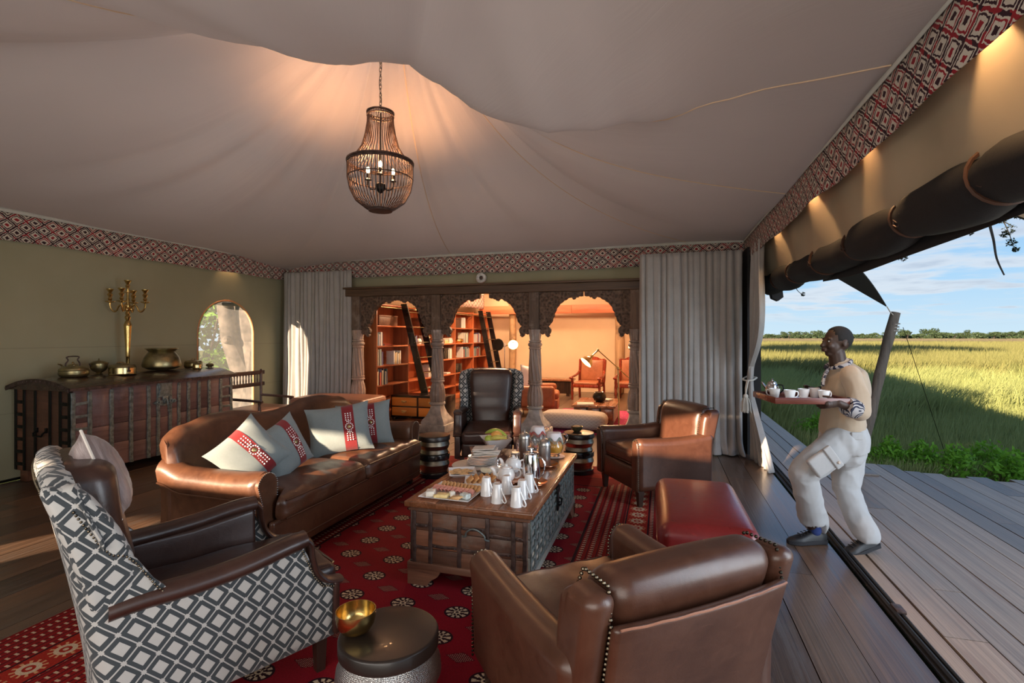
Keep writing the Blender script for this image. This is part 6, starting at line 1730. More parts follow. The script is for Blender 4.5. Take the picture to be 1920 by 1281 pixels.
# square white bowl of fruit
fx, fy = tuple(T(929, 845))[:2]
t = thing('fruit_bowl', 'square flared white porcelain bowl holding fruit', 'bowl', (fx, fy, TZ), 0.55)
b = MB()
def br(h, z, k): return sq_ring(h, z, 40, k)
b.loft([br(0.045, 0, 0.5), br(0.05, 0.008, 0.5), br(0.085, 0.045, 0.35), br(0.125, 0.115, 0.15), br(0.127, 0.117, 0.15), br(0.120, 0.115, 0.15), br(0.080, 0.048, 0.35), br(0.045, 0.014, 0.5)]); b.build('bowl_body', 'china', t, ang=60)
def fruit(name, lab, x, y, z, r, m, eu=(0, 0, 0), bend=0.0):
    t = thing(name, lab, 'fruit', (fx+x, fy+y, TZ+z)); t.rotation_euler = eu
    b = MB(); b.ball((0, 0, 0), r, 20, 14, df=lambda x, y, z: (x, y, z+bend*(1-(x/r[0])**2) if bend else z)); b.build('flesh', m, t)
    b = MB(); b.tube([(r[0]*0.93, 0, 0), (r[0]*1.1, 0, 0.006)], 0.004, 5); b.build('stalk', 'wood_dark', t)
fruit('mango', 'orange ripe mango on top in the middle of the bowl', 0.005, 0.015, 0.128, (0.052, 0.046, 0.044), 'mango')
fruit('green_mango', 'green round fruit at the front left of the bowl', -0.045, -0.045, 0.108, (0.040, 0.036, 0.034), 'fruit_green', (0.2, 0.3, 0.4))
fruit('banana', 'freckled yellow-green banana lying across the front of the bowl', 0.035, -0.052, 0.112, (0.088, 0.024, 0.020), 'fruit_yellow', (0.2, -0.12, 0.1), 0.018)
fruit('banana', 'greenish banana curving over the back of the bowl behind the mango', -0.015, 0.055, 0.128, (0.105, 0.026, 0.022), 'fruit_green', (0, 0.1, 0.05), 0.035)
# butter dish
bx, by = tuple(T(924, 886))[:2]
t = thing('butter_dish', 'small white butter dish with a tall metal-knobbed lid stand', 'dish', (bx, by, TZ), -0.25)
b = MB(); b.lathe([(0, 0), (0.07, 0), (0.085, 0.010), (0.095, 0.016), (0.094, 0.019), (0.08, 0.013), (0, 0.008)], 32); b.build('dish_body', 'china', t)
b = MB(); b.rbox((0.025, 0.02, 0.028), (0.10, 0.075, 0.036), 0.012, 2); l = b.build('lid', 'china', t)
b = MB(); b.lathe([(0.009, 0.044), (0.005, 0.055), (0.009, 0.062), (0.005, 0.072), (0.011, 0.085), (0.007, 0.095), (0, 0.098)], 12, (0.025, 0.02, 0)); b.build('knob', 'steel', l)
b = MB(); b.rbox((-0.035, -0.035, 0.022), (0.085, 0.035, 0.026), 0.004, 1); put(b, 'butter_block', 'butter', 'pale block of butter at the front of the white dish', 'butter', (bx, by, TZ+0.001), -0.25)
# teapots
def teapot(lab, x, y, rz, z0=0.0, s=1.0):
    t = thing('teapot', lab, 'teapot', (x, y, TZ+z0), rz); t.scale = (s, s, s)
    b = MB(); b.lathe([(0, 0), (0.038, 0), (0.042, 0.004), (0.058, 0.025), (0.063, 0.050), (0.056, 0.078), (0.044, 0.092), (0.030, 0.094)], 32); b.build('body', 'china', t)
    b = MB(); b.lathe([(0.036, 0.092), (0.034, 0.098), (0.018, 0.106), (0.010, 0.108), (0.009, 0.113), (0.013, 0.118), (0.006, 0.123), (0, 0.124)], 24); b.build('lid', 'china', t)
    b = MB(); P = spline([(-0.048, 0, 0.030), (-0.075, 0, 0.045), (-0.090, 0, 0.078), (-0.108, 0, 0.092)], 5); b.tube(P, [lerp(0.020, 0.009, i/(len(P)-1)) for i in range(len(P))], 10); b.build('spout', 'china', t)
    b = MB(); b.tube(spline([(0.050, 0, 0.078), (0.075, 0, 0.088), (0.098, 0, 0.070), (0.096, 0, 0.040), (0.072, 0, 0.024), (0.054, 0, 0.030)], 5), 0.0062, 8); b.build('handle', 'china', t)
def copper_plate(lab, x, y, r):
    b = MB(); b.lathe([(0, 0), (r*0.72, 0), (r*0.8, 0.003), (r*0.97, 0.014), (r, 0.015), (r, 0.018), (r*0.95, 0.017), (r*0.76, 0.006), (0, 0.0045)], 40)
    put(b, 'copper_plate', 'copper', lab, 'plate', (x, y, TZ))
tp1 = T(949, 904); tp2 = T(962, 884); cp_ = T(996, 907); cn1 = T(1021, 873); cn2 = T(983, 856); jr = T(966, 870); jg1 = T(1039, 856); jg2 = T(1008, 842)
teapot('white teapot with its spout to the left, in front, on a copper plate', tp1.x, tp1.y, 0.25, 0.0055)
copper_plate('copper plate under the front white teapot', tp1.x, tp1.y, 0.105)
teapot('white teapot standing behind the front one', tp2.x, tp2.y, 0.15, 0.0)
copper_plate('copper plate under the tall steel coffee press', cp_.x+0.008, cp_.y, 0.105)
def press():
    t = thing('coffee_press', 'tall polished steel coffee press with curved handle', 'coffee pot', (cp_.x, cp_.y, TZ+0.0055), -0.35)
    b = MB(); b.lathe([(0, 0), (0.046, 0), (0.050, 0.006), (0.060, 0.06), (0.061, 0.10), (0.054, 0.165), (0.050, 0.195), (0.049, 0.2), (0.046, 0.198), (0, 0.196)], 40); b.build('body', 'steel', t)
    b = MB(); b.lathe([(0.052, 0.199), (0.053, 0.206), (0.045, 0.212), (0.010, 0.215), (0.005, 0.235), (0.026, 0.238), (0.028, 0.243), (0.024, 0.248), (0, 0.250)], 32); b.build('plunger_lid', 'steel', t)
    b = MB(); b.tube(spline([(0.048, 0, 0.178), (0.085, 0, 0.182), (0.108, 0, 0.15), (0.105, 0, 0.10), (0.080, 0, 0.05), (0.058, 0, 0.035)], 6), 0.0068, 8); b.build('handle', 'steel', t)
    b = MB(); b.prism([(-0.048, 0.018), (-0.070, 0.0), (-0.048, -0.018)], 0.185, 0.198, 'xy'); b.build('spout', 'steel', t)
press()
def canister(lab, x, y, z0=0.0):
    t = thing('metal_canister', lab, 'canister', (x, y, TZ+z0)); b = MB()
    b.lathe([(0, 0), (0.044, 0), (0.046, 0.003), (0.046, 0.145), (0.048, 0.147), (0.048, 0.153), (0.045, 0.155)], 36); b.build('body', 'pewter', t)
    b = MB(); b.lathe([(0.047, 0.155), (0.047, 0.165), (0.040, 0.185), (0.022, 0.202), (0.006, 0.206), (0.005, 0.214), (0.010, 0.222), (0.005, 0.230), (0, 0.231)], 32); b.build('lid', 'pewter', t)
copper_plate('copper plate under the metal canister at the right table edge', cn1.x, cn1.y, 0.105)
canister('brushed metal canister with domed lid at the right, behind the coffee press', cn1.x, cn1.y, 0.0055)
canister('brushed metal canister with domed lid, left one behind the teapots', cn2.x, cn2.y, 0.0)
t = thing('glass_jar', 'small clip-top glass jar full of coffee beans', 'jar', (jr.x, jr.y, TZ))
b = MB(); b.lathe([(0, 0.0), (0.034, 0), (0.037, 0.006), (0.037, 0.062), (0.031, 0.072), (0.031, 0.076), (0.028, 0.076), (0.028, 0.071), (0.034, 0.060), (0.034, 0.008), (0, 0.004)], 28); b.build('glass_body', 'glass', t)
b = MB(); b.lathe([(0, 0.006), (0.033, 0.008), (0.033, 0.050), (0, 0.056)], 20); b.build('beans', 'coffee_beans', t)
b = MB(); b.lathe([(0, 0.076), (0.034, 0.076), (0.036, 0.080), (0.036, 0.090), (0.032, 0.094), (0, 0.095)], 28); b.build('lid', 'pewter', t)
# glasses
GL = [(974, 848, 'leftmost clear tumbler behind the left canister'), (988, 839, 'clear tumbler behind, second from the left'), (1003, 852, 'clear tumbler in the middle of the group'), (1019, 847, 'rightmost clear tumbler beside the juice jug'), (1000, 864, 'nearest clear tumbler of the group')]
tum = None
for px, py, lb in GL:
    p = T(px, py)
    t = thing('glass_tumbler', lb, 'glass', (p.x, p.y, TZ), 0, 'clear glass tumblers'); b = MB(); b.lathe([(0, 0), (0.026, 0), (0.028, 0.004), (0.033, 0.105), (0.0315, 0.105), (0.0265, 0.010), (0, 0.008)], 24); b.build('glass_body', 'glass', t)
# jugs with beaded cloth covers
def jug(lab, x, y, rz, beadm, covlab, full=True):
    t = thing('glass_jug', lab, 'jug', (x, y, TZ+0.005), rz); b = MB()
    b.lathe([(0, 0), (0.045, 0), (0.048, 0.004), (0.040, 0.010), (0.060, 0.030), (0.076, 0.070), (0.070, 0.105), (0.052, 0.135), (0.046, 0.165), (0.054, 0.190), (0.051, 0.190), (0.043, 0.165), (0.049, 0.133), (0.067, 0.104), (0.073, 0.070), (0.057, 0.033), (0, 0.016)], 36); b.build('glass_body', 'glass', t)
    b = MB(); b.tube(spline([(0.050, 0, 0.180), (0.085, 0, 0.190), (0.108, 0, 0.165), (0.098, 0, 0.125), (0.070, 0, 0.100)], 6), 0.008, 8); b.build('handle', 'glass', t)
    if full:
        b = MB(); b.lathe([(0, 0.018), (0.055, 0.034), (0.0715, 0.070), (0.0665, 0.102), (0.060, 0.110), (0, 0.112)], 32); put(b, 'juice', 'juice', 'orange juice filling the glass jug', 'juice', (x, y, TZ+0.005))
    c = thing('jug_cover', covlab, 'cover', (x, y, TZ+0.005+0.192), rz)
    def cf(s, u):
        a = s*2*PI; r = u*0.088*(1+0.10*cos(4*a)); d = max(0, r-0.054)
        return (min(r, 0.054+d*0.35)*cos(a), min(r, 0.054+d*0.35)*sin(a), 0.004+0.003*sin(a*3)*u-d*1.35*(1+0.25*cos(5*a)))
    b = MB(); b.grid(cf, 40, 10); b.build('cloth', 'cloth_white', c, solid=0.0015, ang=180)
    b = MB()
    for k in range(40):
        x_, y_, z_ = cf(k/40, 1.0)
        for j in range(3): b.ball((x_*1.03, y_*1.03, z_-0.006-0.008*j), 0.0038, 6, 4)
    o = b.build('beads', beadm, c); o['kind'] = 'stuff'
pj = T(1038, 845); jug('round glass jug of orange juice at the far right table corner', jg1.x, jg1.y, 0.1, 'bead_green', 'white cloth cover with green beads over the orange juice jug')
jug('second glass jug standing behind the orange juice jug', jg2.x, jg2.y, 0.1, 'bead_red', 'pinkish white cloth cover with red bead fringe on the rear jug', False)
b = MB(); b.lathe([(0, 0), (0.08, 0), (0.09, 0.004), (0, 0.0045)], 32); put(b, 'coaster', 'china', 'pale round coaster under the orange juice jug', 'coaster', (jg1.x, jg1.y, TZ))
# upturned mugs
MG = [(908, 932, 'upturned white mug nearest the cheese platter'), (928.5, 946, 'upturned white mug at the front left of the group'), (946, 928, 'upturned white mug directly in front of the white teapot'), (965, 953, 'upturned white mug nearest the table corner'), (976, 938, 'upturned white mug in the middle of the right row'), (989, 925, 'upturned white mug beside the coffee press')]
for i, (px, py, lb) in enumerate(MG):
    p = T(px, py); t = thing('mug', lb, 'mug', (p.x, p.y+0.035, TZ), -0.30+0.05*sin(i*3), 'upturned white mugs')
    b = MB(); b.lathe([(0.036, 0.0), (0.0385, 0.001), (0.0385, 0.004), (0.027, 0.112), (0.0235, 0.116), (0.0225, 0.114), (0, 0.114)], 36, cap=False); b.lathe([(0.036, 0.0), (0.0255, 0.108), (0, 0.109)], 24, cap=False); b.build('body', 'china', t)
    b = MB(); b.lathe([(0.0215, 0.1143), (0.0215, 0.1148), (0.016, 0.1148)], 24, cap=True); b.build('foot_ring', 'china_foot', t)
    b = MB(); b.tube(spline([(0.0285, 0, 0.092), (0.043, 0, 0.062), (0.060, 0, 0.034), (0.066, 0, 0.018), (0.058, 0, 0.007), (0.046, 0, 0.010), (0.040, 0, 0.020), (0.037, 0, 0.026)], 5), 0.0042, 8); b.build('handle', 'china', t)
# ------------------------------------------------------------ library beyond the arches
BX0, BY0, BX1, BY1 = -4.95, 7.98, -4.72, 13.45          # front plane of the bookcase, slightly turned
bang = math.atan2(BX1-BX0, BY1-BY0)
BL = math.hypot(BX1-BX0, BY1-BY0); BD = 0.36
bk = thing('bookcase', 'long red-brown wooden bookcase filling the left library wall', 'bookcase', (BX0, BY0, 0), -bang)
# local: +y along its front, +x out of the front
NB = 5; bw = BL/NB; SZ = [0.33, 0.62, 0.98, 1.345, 1.72, 2.11]
b = MB(); b.box((-BD+0.01, BL/2, 1.08), (0.02, BL, 2.10)); b.build('back_panel', 'wood_shelf', bk, smooth=False)
for k in range(NB+1):
    q = MB(); q.rbox((-BD/2, k*bw + (0.015 if k == 0 else -0.015 if k == NB else 0), 1.09), (BD, 0.03, 2.13), 0.003, 1); q.build('upright', 'wood_shelf', bk)
for i, z in enumerate(SZ):
    for k in range(NB):
        q = MB(); q.rbox((-BD/2+0.005, (k+0.5)*bw, z), (BD, bw-0.032, 0.028), 0.003, 1); q.build('shelf', 'wood_shelf_y', bk)
q = MB(); q.rbox((-BD/2, BL/2, 0.06), (BD-0.03, BL, 0.12), 0.003, 1); q.build('plinth', 'wood_shelf_y', bk)
q = MB(); q.tube([(0.03, 0.1, 2.07), (0.03, BL-0.1, 2.07)], 0.010, 8); q.build('ladder_rail', 'brass_aged', bk)
def bpt(x, y, z):      # bookcase local to world
    return Matrix.Translation((BX0, BY0, 0)) @ Matrix.Rotation(-bang, 4, 'Z') @ Vector((x, y, z))
BM = {}
def book(m, w, d, h, p, rot=(0, 0, 0), lab='', grp=None):
    key = (m,)
    if key not in BM:
        me = []
        q = MB(); q.rbox((0, 0, 0.5), (1, 1, 1), 0.02, 1)                # cover block with open fore-edge
        q = MB()
        for s in (-1, 1): q.box((0, s*0.46, 0.5), (1, 0.08, 1.0))
        q.box((0.475, 0, 0.5), (0.05, 1, 1.0)); a = q.build('cover', 'book_cover_%d' % m, None, smooth=False); me.append(a.data); bpy.data.objects.remove(a)
        q = MB(); q.box((-0.02, 0, 0.5), (0.93, 0.85, 0.96)); a = q.build('pages', 'paper', None, smooth=False); me.append(a.data); bpy.data.objects.remove(a)
        BM[key] = me
    t = thing('book', lab, 'book', p, 0, grp); t.rotation_euler = rot; t.scale = (d, w, h)
    for nm, me in zip(('cover', 'pages'), BM[key]):
        o = bpy.data.objects.new(nm, me); COL.objects.link(o); o.parent = t
RB = random.Random(21)
def row(bay, lvl, y0, n, hmin=0.19, hmax=0.27, where='', cols=(0, 1, 2, 3, 4, 5, 7, 8)):
    y = bay*bw + y0; z = SZ[lvl]+0.0145
    for i in range(n):
        w = RB.uniform(0.022, 0.045); h = RB.uniform(hmin, hmax); d = RB.uniform(0.15, 0.19)
        if y+w > (bay+1)*bw-0.03: break
        book(RB.choice(cols), w-0.001, d, h, bpt(-0.10-0.02*RB.random(), y+w/2, z), (0, 0, -bang), ORD[i]+' upright book '+where, 'books standing '+where)
        y += w+0.001
def stack(bay, lvl, y0, n, where='', cols=(0, 3, 4, 6)):
    z = SZ[lvl]+0.0145
    for i in range(n):
        w = RB.uniform(0.022, 0.036)
        book(RB.choice(cols), w, 0.16, 0.22, bpt(-0.14, bay*bw+y0-0.11+0.008*RB.random(), z+w/2), (-PI/2, 0, -bang) if False else (-PI/2, 0, -bang+RB.uniform(-.1, .1)), ORD[i]+' flat book from the bottom '+where, 'books piled '+where)
        z += w+0.0006
row(0, 3, 0.02, 6, where='on the third shelf from the top at the near end')
row(0, 2, 0.02, 6, 0.22, 0.31, where='on the fourth shelf from the top at the near end')
row(0, 1, 0.02, 11, 0.20, 0.30, where='on the lowest open shelf at the near end')
stack(0, 3, 0.46, 1, 'lone red one beside the row', (4,))
row(0, 2, 0.62, 6, 0.2, 0.26, 'behind the nearer ladder at mid height', (0, 8, 9, 6, 3))
row(1, 3, 0.30, 3, 0.16, 0.2, 'between the ladder stiles')
stack(1, 3, 0.90, 6, 'left of the second column', (3, 6))
stack(2, 2, 0.25, 6, 'right of the second column at mid height', (0, 3, 8)); stack(2, 2, 0.50, 4, 'next to the black boxes', (3, 4, 0))
row(2, 2, 0.76, 6, 0.2, 0.26, 'in the middle bay at mid height', (0, 5, 8, 3))
stack(2, 3, 0.75, 3, 'in the middle bay, upper left', (6, 3)); stack(2, 3, 0.98, 4, 'in the middle bay, upper right', (0, 8))
row(3, 4, 0.58, 3, 0.24, 0.27, 'on the top shelf of the fourth bay', (3, 6, 8)); stack(3, 4, 0.48, 1, 'in front on the top shelf', (0,))
row(3, 3, 0.55, 9, 0.22, 0.27, 'behind the brass drum vase', (0, 8, 3, 5)); row(3, 2, 0.48, 11, 0.2, 0.27, 'in the fourth bay at mid height', (5, 7, 8, 4, 1, 2, 0))
row(1, 1, 0.90, 4, 0.2, 0.28, 'on the low shelf beside the drawers', (0, 1, 8)); stack(2, 1, 0.85, 1, 'lying alone on the low shelf', (0,))
row(4, 3, 0.3, 8, 0.2, 0.26, 'in the far bay, upper'); row(4, 2, 0.2, 9, 0.2, 0.26, 'in the far bay, lower')
def box_on(name, lab, m, bay, lvl, y, w, d, h, cat='box'):
    t = thing(name, lab, cat, bpt(-0.13, bay*bw+y, SZ[lvl]+0.0145), -bang); q = MB(); q.rbox((0, 0, h*0.42), (d, w, h*0.84), 0.006, 1); q.build('body', m, t)
    q = MB(); q.rbox((0, 0, h*0.92), (d+0.008, w+0.008, h*0.16), 0.005, 1); q.build('lid', m, t)
box_on('wooden_box', 'long dark antique box on the top shelf at the near end', 'wood_trunk', 0, 4, 0.42, 0.62, 0.22, 0.19)
box_on('wooden_box', 'pale brown box on the top shelf right of the ladder', 'wood_trunk', 1, 4, 0.70, 0.34, 0.22, 0.19)
box_on('file_box', 'dark square file box on the top shelf of the fourth bay', 'leather_dark', 3, 4, 0.22, 0.36, 0.2, 0.25)
box_on('file_box', 'black file box at mid height in the middle bay', 'black_lacquer', 2, 2, 0.64, 0.2, 0.22, 0.25)
box_on('file_box', 'black box on the low shelf behind the wing chair', 'black_lacquer', 3, 1, 0.25, 0.4, 0.2, 0.22)
def vase_on(lab, prof, m, bay, lvl, y, name='vase', cat='vase', lidp=None):
    t = thing(name, lab, cat, bpt(-0.12, bay*bw+y, SZ[lvl]+0.0145), 0); q = MB(); q.lathe(prof, 24); q.build('body', m, t)
    q = MB(); q.lathe(lidp or [(prof[-1][0]*1.05, prof[-1][1]-0.006), (prof[-1][0]*1.12, prof[-1][1]), (prof[-1][0]*0.95, prof[-1][1]+0.004)], 20); q.build('rim', m, t)
vp = [(0, 0), (0.03, 0), (0.055, 0.03), (0.06, 0.06), (0.045, 0.09), (0.025, 0.11), (0.03, 0.125), (0.022, 0.14), (0.012, 0.17), (0.02, 0.18)]
vase_on('gilded statuette vase left of its twin on the top shelf of the middle bay', vp, 'brass', 2, 4, 0.72); vase_on('gilded statuette vase right of its twin on the top shelf of the middle bay', vp, 'brass', 2, 4, 0.95)
vase_on('brass drum-shaped bowl in front of books in the fourth bay', [(0, 0), (0.11, 0), (0.14, 0.03), (0.145, 0.06), (0.13, 0.09), (0.14, 0.10)], 'brass', 3, 3, 0.38, 'brass_bowl', 'bowl')
vase_on('tiny brass pot beside the books at mid height in the fourth bay', [(0, 0), (0.03, 0), (0.045, 0.02), (0.035, 0.05), (0.02, 0.06)], 'brass', 3, 2, 0.22, 'brass_pot', 'pot')
vase_on('small brass jar between the ladder stiles at mid height', [(0, 0), (0.03, 0), (0.04, 0.04), (0.035, 0.09), (0.02, 0.11)], 'brass', 1, 2, 0.45, 'brass_jar', 'jar')
vase_on('pale round jar just left of the second column', [(0, 0), (0.05, 0), (0.07, 0.05), (0.06, 0.10), (0.04, 0.12)], 'china', 1, 3, 0.62, 'round_jar', 'jar')
# ladders leaning on the bookcase
def ladder(lab, y, loc_x, lean, top, wgap=0.56):
    p = bpt(loc_x, y, 0); t = thing('library_ladder', lab, 'ladder', p, -bang)
    for s in (-1, 1):
        q = MB(); q.loft([[(-0.01, s*wgap/2-0.012, 0.004), (0.15, s*wgap/2-0.012, 0.004), (0.15, s*wgap/2+0.012, 0.004), (-0.01, s*wgap/2+0.012, 0.004)],
                          [(-lean-0.01, s*wgap/2-0.012, top), (-lean+0.12, s*wgap/2-0.012, top), (-lean+0.12, s*wgap/2+0.012, top), (-lean-0.01, s*wgap/2+0.012, top)]])
        q.build('stile', 'black_lacquer', t)
    n = 7
    for k in range(n):
        z = 0.24+(top-0.40)*k/(n-1); x = 0.055-lean*z/top
        q = MB(); q.box((x, 0, z), (0.10, wgap-0.02, 0.018)); st = q.build('step', 'black_lacquer', t)
        q = MB(); q.tube([(x+0.05, -wgap/2-0.02, z), (x+0.05, wgap/2+0.02, z)], 0.007, 6); q.build('nosing', 'brass_aged', st)
    q = MB(); q.tube([(-lean+0.04, -wgap/2, top-0.05), (-lean+0.04, wgap/2, top-0.05)], 0.012, 6); q.build('hook_bar', 'brass_aged', t)
ladder('black library ladder with brass step edges, the nearer one, seen through the first arch', 1.02, 0.62, 0.56, 2.16)
ladder('black library ladder with brass step edges, the farther one, near the end of the bookcase', 4.85, 0.50, 0.44, 2.20)
# campaign chest with two orange drawers
p = at(786, 796, 0.0)
t = thing('campaign_chest', 'low black-edged chest with orange drawers and brass handles behind the ladder', 'chest', (-4.26, 8.46, 0), 0)
b = MB(); b.rbox((0, 0, 0.24), (1.10, 0.45, 0.42), 0.008, 1); b.build('carcass', 'black_lacquer', t)
for sx in (-1, 1):
    for z in (0.155, 0.335):
        q = MB(); q.rbox((sx*0.27, -0.228, z), (0.50, 0.02, 0.155), 0.004, 1); dr = q.build('drawer', 'wood_drawer', t)
        h = MB(); h.tube(spline([(sx*0.27-0.04, -0.242, z+0.012), (sx*0.27-0.035, -0.262, z-0.010), (sx*0.27, -0.266, z-0.022), (sx*0.27+0.035, -0.262, z-0.010), (sx*0.27+0.04, -0.242, z+0.012)], 4), 0.005, 6)
        h.rbox((sx*0.27, -0.240, z+0.005), (0.11, 0.004, 0.03), 0.001, 1); h.build('handle', 'brass_pale', dr)
for sx in (-1, 1):
    q = MB(); q.rbox((sx*0.5, 0, 0.015), (0.06, 0.4, 0.03), 0.004, 1); q.build('foot', 'black_lacquer', t)
# patterned daybed
t = thing('patterned_daybed', 'long rounded bench in grey geometric weave just beyond the third arch', 'bench', (-1.40, 8.15, 0.010), -0.05)
b = MB(); b.rbox((0, 0, 0.17), (1.10, 0.55, 0.26), 0.11, 5, 12, df=lambda x, y, z: (x, y*(1-0.25*(abs(x)/0.56)**4), z*(1-0.25*(abs(x)/0.56)**3 if z > 0 else 1))); b.build('cushion', 'daybed_weave', t)
for sx in (-1, 1):
    for sy in (-1, 1): taper_leg(t, sx*0.4, sy*0.17, 0.06, 0.045, 0.035)
# rear coffee table
t = thing('rear_coffee_table', 'low pale-fronted wooden trunk table in the library', 'coffee table', (-1.12, 9.05, 0.010), 0)
b = MB(); b.box((0, 0, 0.19), (0.66, 0.98, 0.26)); b.build('carcass', 'wood_trunk', t, smooth=False)
for k in range(5):
    q = MB(); q.rbox((-0.296+0.148*k, 0, 0.335), (0.145, 1.10, 0.032), 0.004, 1); q.build('plank', 'wood_top', t)
for sx in (-1, 1):
    q = MB(); q.rbox((sx*0.335, 0, 0.19), (0.014, 0.98, 0.25), 0.003, 1); q.build('side_panel', 'stone' if sx > 0 else 'wood_trunk_y', t)
    for sy in (-1, 1): q = MB(); q.box((sx*0.29, sy*0.45, 0.03), (0.07, 0.07, 0.06)); q.build('foot', 'wood_trunk', t)
for k in range(3):
    q = MB(); q.rbox((-0.22+0.22*k, -0.497, 0.20), (0.19, 0.014, 0.18), 0.003, 1); q.build('front_panel', 'wood_top', t)
for x in (-0.11, 0.11):
    q = MB(); q.box((x, -0.508, 0.21), (0.02, 0.008, 0.24)); q.build('iron_strap', 'iron_black', t)
t = thing('glazed_pot', 'round black glazed pot on the library table', 'pot', (-1.08, 9.05, 0.3615)); b = MB()
b.lathe([(0, 0), (0.06, 0.0), (0.10, 0.03), (0.122, 0.08), (0.115, 0.13), (0.085, 0.165), (0.08, 0.165), (0.108, 0.125), (0.112, 0.08), (0.09, 0.04), (0, 0.02)], 32); b.build('body', 'charcoal_glaze', t)
b = MB(); b.lathe([(0.084, 0.163), (0.092, 0.170), (0.084, 0.176), (0.078, 0.170)], 32); b.build('rim', 'charcoal_glaze', t)
for x, y, r, lb in ((-1.13, 8.78, 0.2, 'large pale book in front of the black pot'), (-0.90, 9.38, -0.4, 'white book behind the black pot')):
    book(0, 0.025, 0.21, 0.28, (x, y-0.14, 0.3615+0.0135), (-PI/2, 0, r+PI/2), lb, None)
# planter armchairs at the far wall
def planter(lab, loc, rz):
    t = thing('planter_armchair', lab, 'armchair', loc, rz, 'red wooden armchairs with tan leather pads')
    for s in (-1, 1):
        b = MB(); b.lathe([(0.025, 0), (0.032, 0.05), (0.022, 0.08), (0.034, 0.13), (0.034, 0.2), (0.024, 0.22), (0.036, 0.30), (0.024, 0.36), (0.036, 0.42), (0.026, 0.48), (0.034, 0.52), (0, 0.53)], 12, (s*0.33, 0.30, 0)); b.build('leg', 'wood_safari', t)
        b = MB(); b.tube([(s*0.31, -0.33, 0), (s*0.31, -0.28, 0.35), (s*0.31, -0.36, 0.95)], 0.030, 8); b.build('leg', 'wood_safari', t)
        b = MB(); b.tube(spline([(s*0.34, 0.40, 0.535), (s*0.35, 0.25, 0.545), (s*0.35, 0.0, 0.56), (s*0.33, -0.22, 0.60), (s*0.31, -0.31, 0.66)], 4), 0.028, 8); b.ball((s*0.34, 0.40, 0.53), (0.045, 0.035, 0.035), 10, 6); b.build('arm', 'wood_safari', t)
    b = MB(); b.prism([(-0.33, 0.42), (0.33, 0.42), (0.345, 0.96), (0.30, 1.0), (0.22, 0.985), (0.12, 1.035), (0, 1.055), (-0.12, 1.035), (-0.22, 0.985), (-0.30, 1.0), (-0.345, 0.96)], -0.025, 0.025)
    o = b.build('back_frame', 'wood_safari', t); o.location = (0, -0.27, 0.0); o.rotation_euler = (0.16, 0, 0); o.location.z = -0.02
    b = MB(); b.rbox((0, 0.045, 0.70), (0.56, 0.05, 0.52), 0.02, 3, 6, df=lambda x, y, z: (x, y+0.02*dome(x, 0.28)*dome(z, 0.26), z)); pd = b.build('back_pad', 'leather_cognac', t); pd.location = (0, -0.27, -0.02); pd.rotation_euler = (0.16, 0, 0)
    b = MB(); b.rbox((0, 0.03, 0.34), (0.62, 0.64, 0.08), 0.015, 1); b.build('seat_frame', 'wood_safari', t)
    b = MB(); b.rbox((0, 0.04, 0.40), (0.58, 0.62, 0.07), 0.03, 3, 6); b.build('seat_pad', 'leather_cognac', t)
planter('left of two red wooden armchairs with tan leather backs at the far wall', (-1.72, 12.25, 0), PI-0.10)
planter('red wooden armchair with tan leather back, partly hidden by the last column', (-0.72, 12.45, 0), PI-0.05)
# low carved bench-chest by the far wall
t = thing('low_bench_chest', 'long low dark chest with reeded front against the far wall', 'chest', (-2.90, 12.80, 0), 0)
b = MB(); b.box((0, 0, 0.22), (1.35, 0.42, 0.30)); b.build('carcass', 'wood_dark', t, smooth=False)
for k in range(26): q = MB(); q.tube([(-0.65+0.052*k, -0.215, 0.09), (-0.65+0.052*k, -0.215, 0.35)], 0.016, 6); q.build('reed', 'wood_dark', t)
b = MB(); b.rbox((0, 0, 0.405), (1.45, 0.50, 0.05), 0.008, 1); b.build('top', 'wood_top', t)
for sx in (-1, 1): q = MB(); q.box((sx*0.6, 0, 0.035), (0.08, 0.40, 0.07)); q.build('foot', 'wood_dark', t)
# cognac club chair with white lace cushion
t = thing('cognac_armchair', 'cognac leather armchair seen in profile left of the library table', 'armchair', (-2.42, 9.75, 0), -PI/2+0.15)
b = MB(); b.rbox((0, 0.05, 0.20), (0.72, 0.80, 0.22), 0.03, 2); b.build('frame', 'leather_cognac', t)
b = MB(); b.rbox((0, 0.10, 0.37), (0.56, 0.72, 0.15), 0.06, 4, 6, df=lambda x, y, z: (x, y, z+(0.02*dome(x, 0.28)*dome(y, 0.36) if z > 0 else 0))); b.build('seat_cushion', 'leather_cognac', t)
b = MB(); b.rbox((0, -0.33, 0.50), (0.74, 0.18, 0.60), 0.08, 4, 6, df=lambda x, y, z: (x, y-0.25*(z+0.3)*0.4, z)); b.build('back', 'leather_cognac', t)
for s in (-1, 1): b = MB(); b.rbox((s*0.34, 0.02, 0.36), (0.14, 0.74, 0.42), 0.065, 4, 6); b.build('arm', 'leather_cognac', t)
for sx in (-1, 1):
    for sy in (-1, 1): taper_leg(t, sx*0.3, sy*0.33+0.03, 0.10)
t = thing('lace_cushion', 'white lace cushion standing on the cognac leather armchair', 'cushion', (-2.50, 9.62, 0.72), 0); t.rotation_euler = eul(r_(35), r_(-12), r_(8))
b = MB(); cushion_shape(b, 0.46, 0.46, 0.14, wr=0.004); b.build('cover', 'cloth_white', t, ang=180)
b = MB(); rim = []
for k in range(48):
    a = 2*PI*k/48; c, s = cos(a), sin(a); m = max(abs(c), abs(s)); u, v = c/m, s/m; rim.append((u*0.23*(1-0.10*(1-abs(v)**2.2)), 0, v*0.23*(1-0.10*(1-abs(u)**2.2))))
b.tube(rim, 0.007, 5, closed=True); b.build('edging', 'cloth_napkin', t)
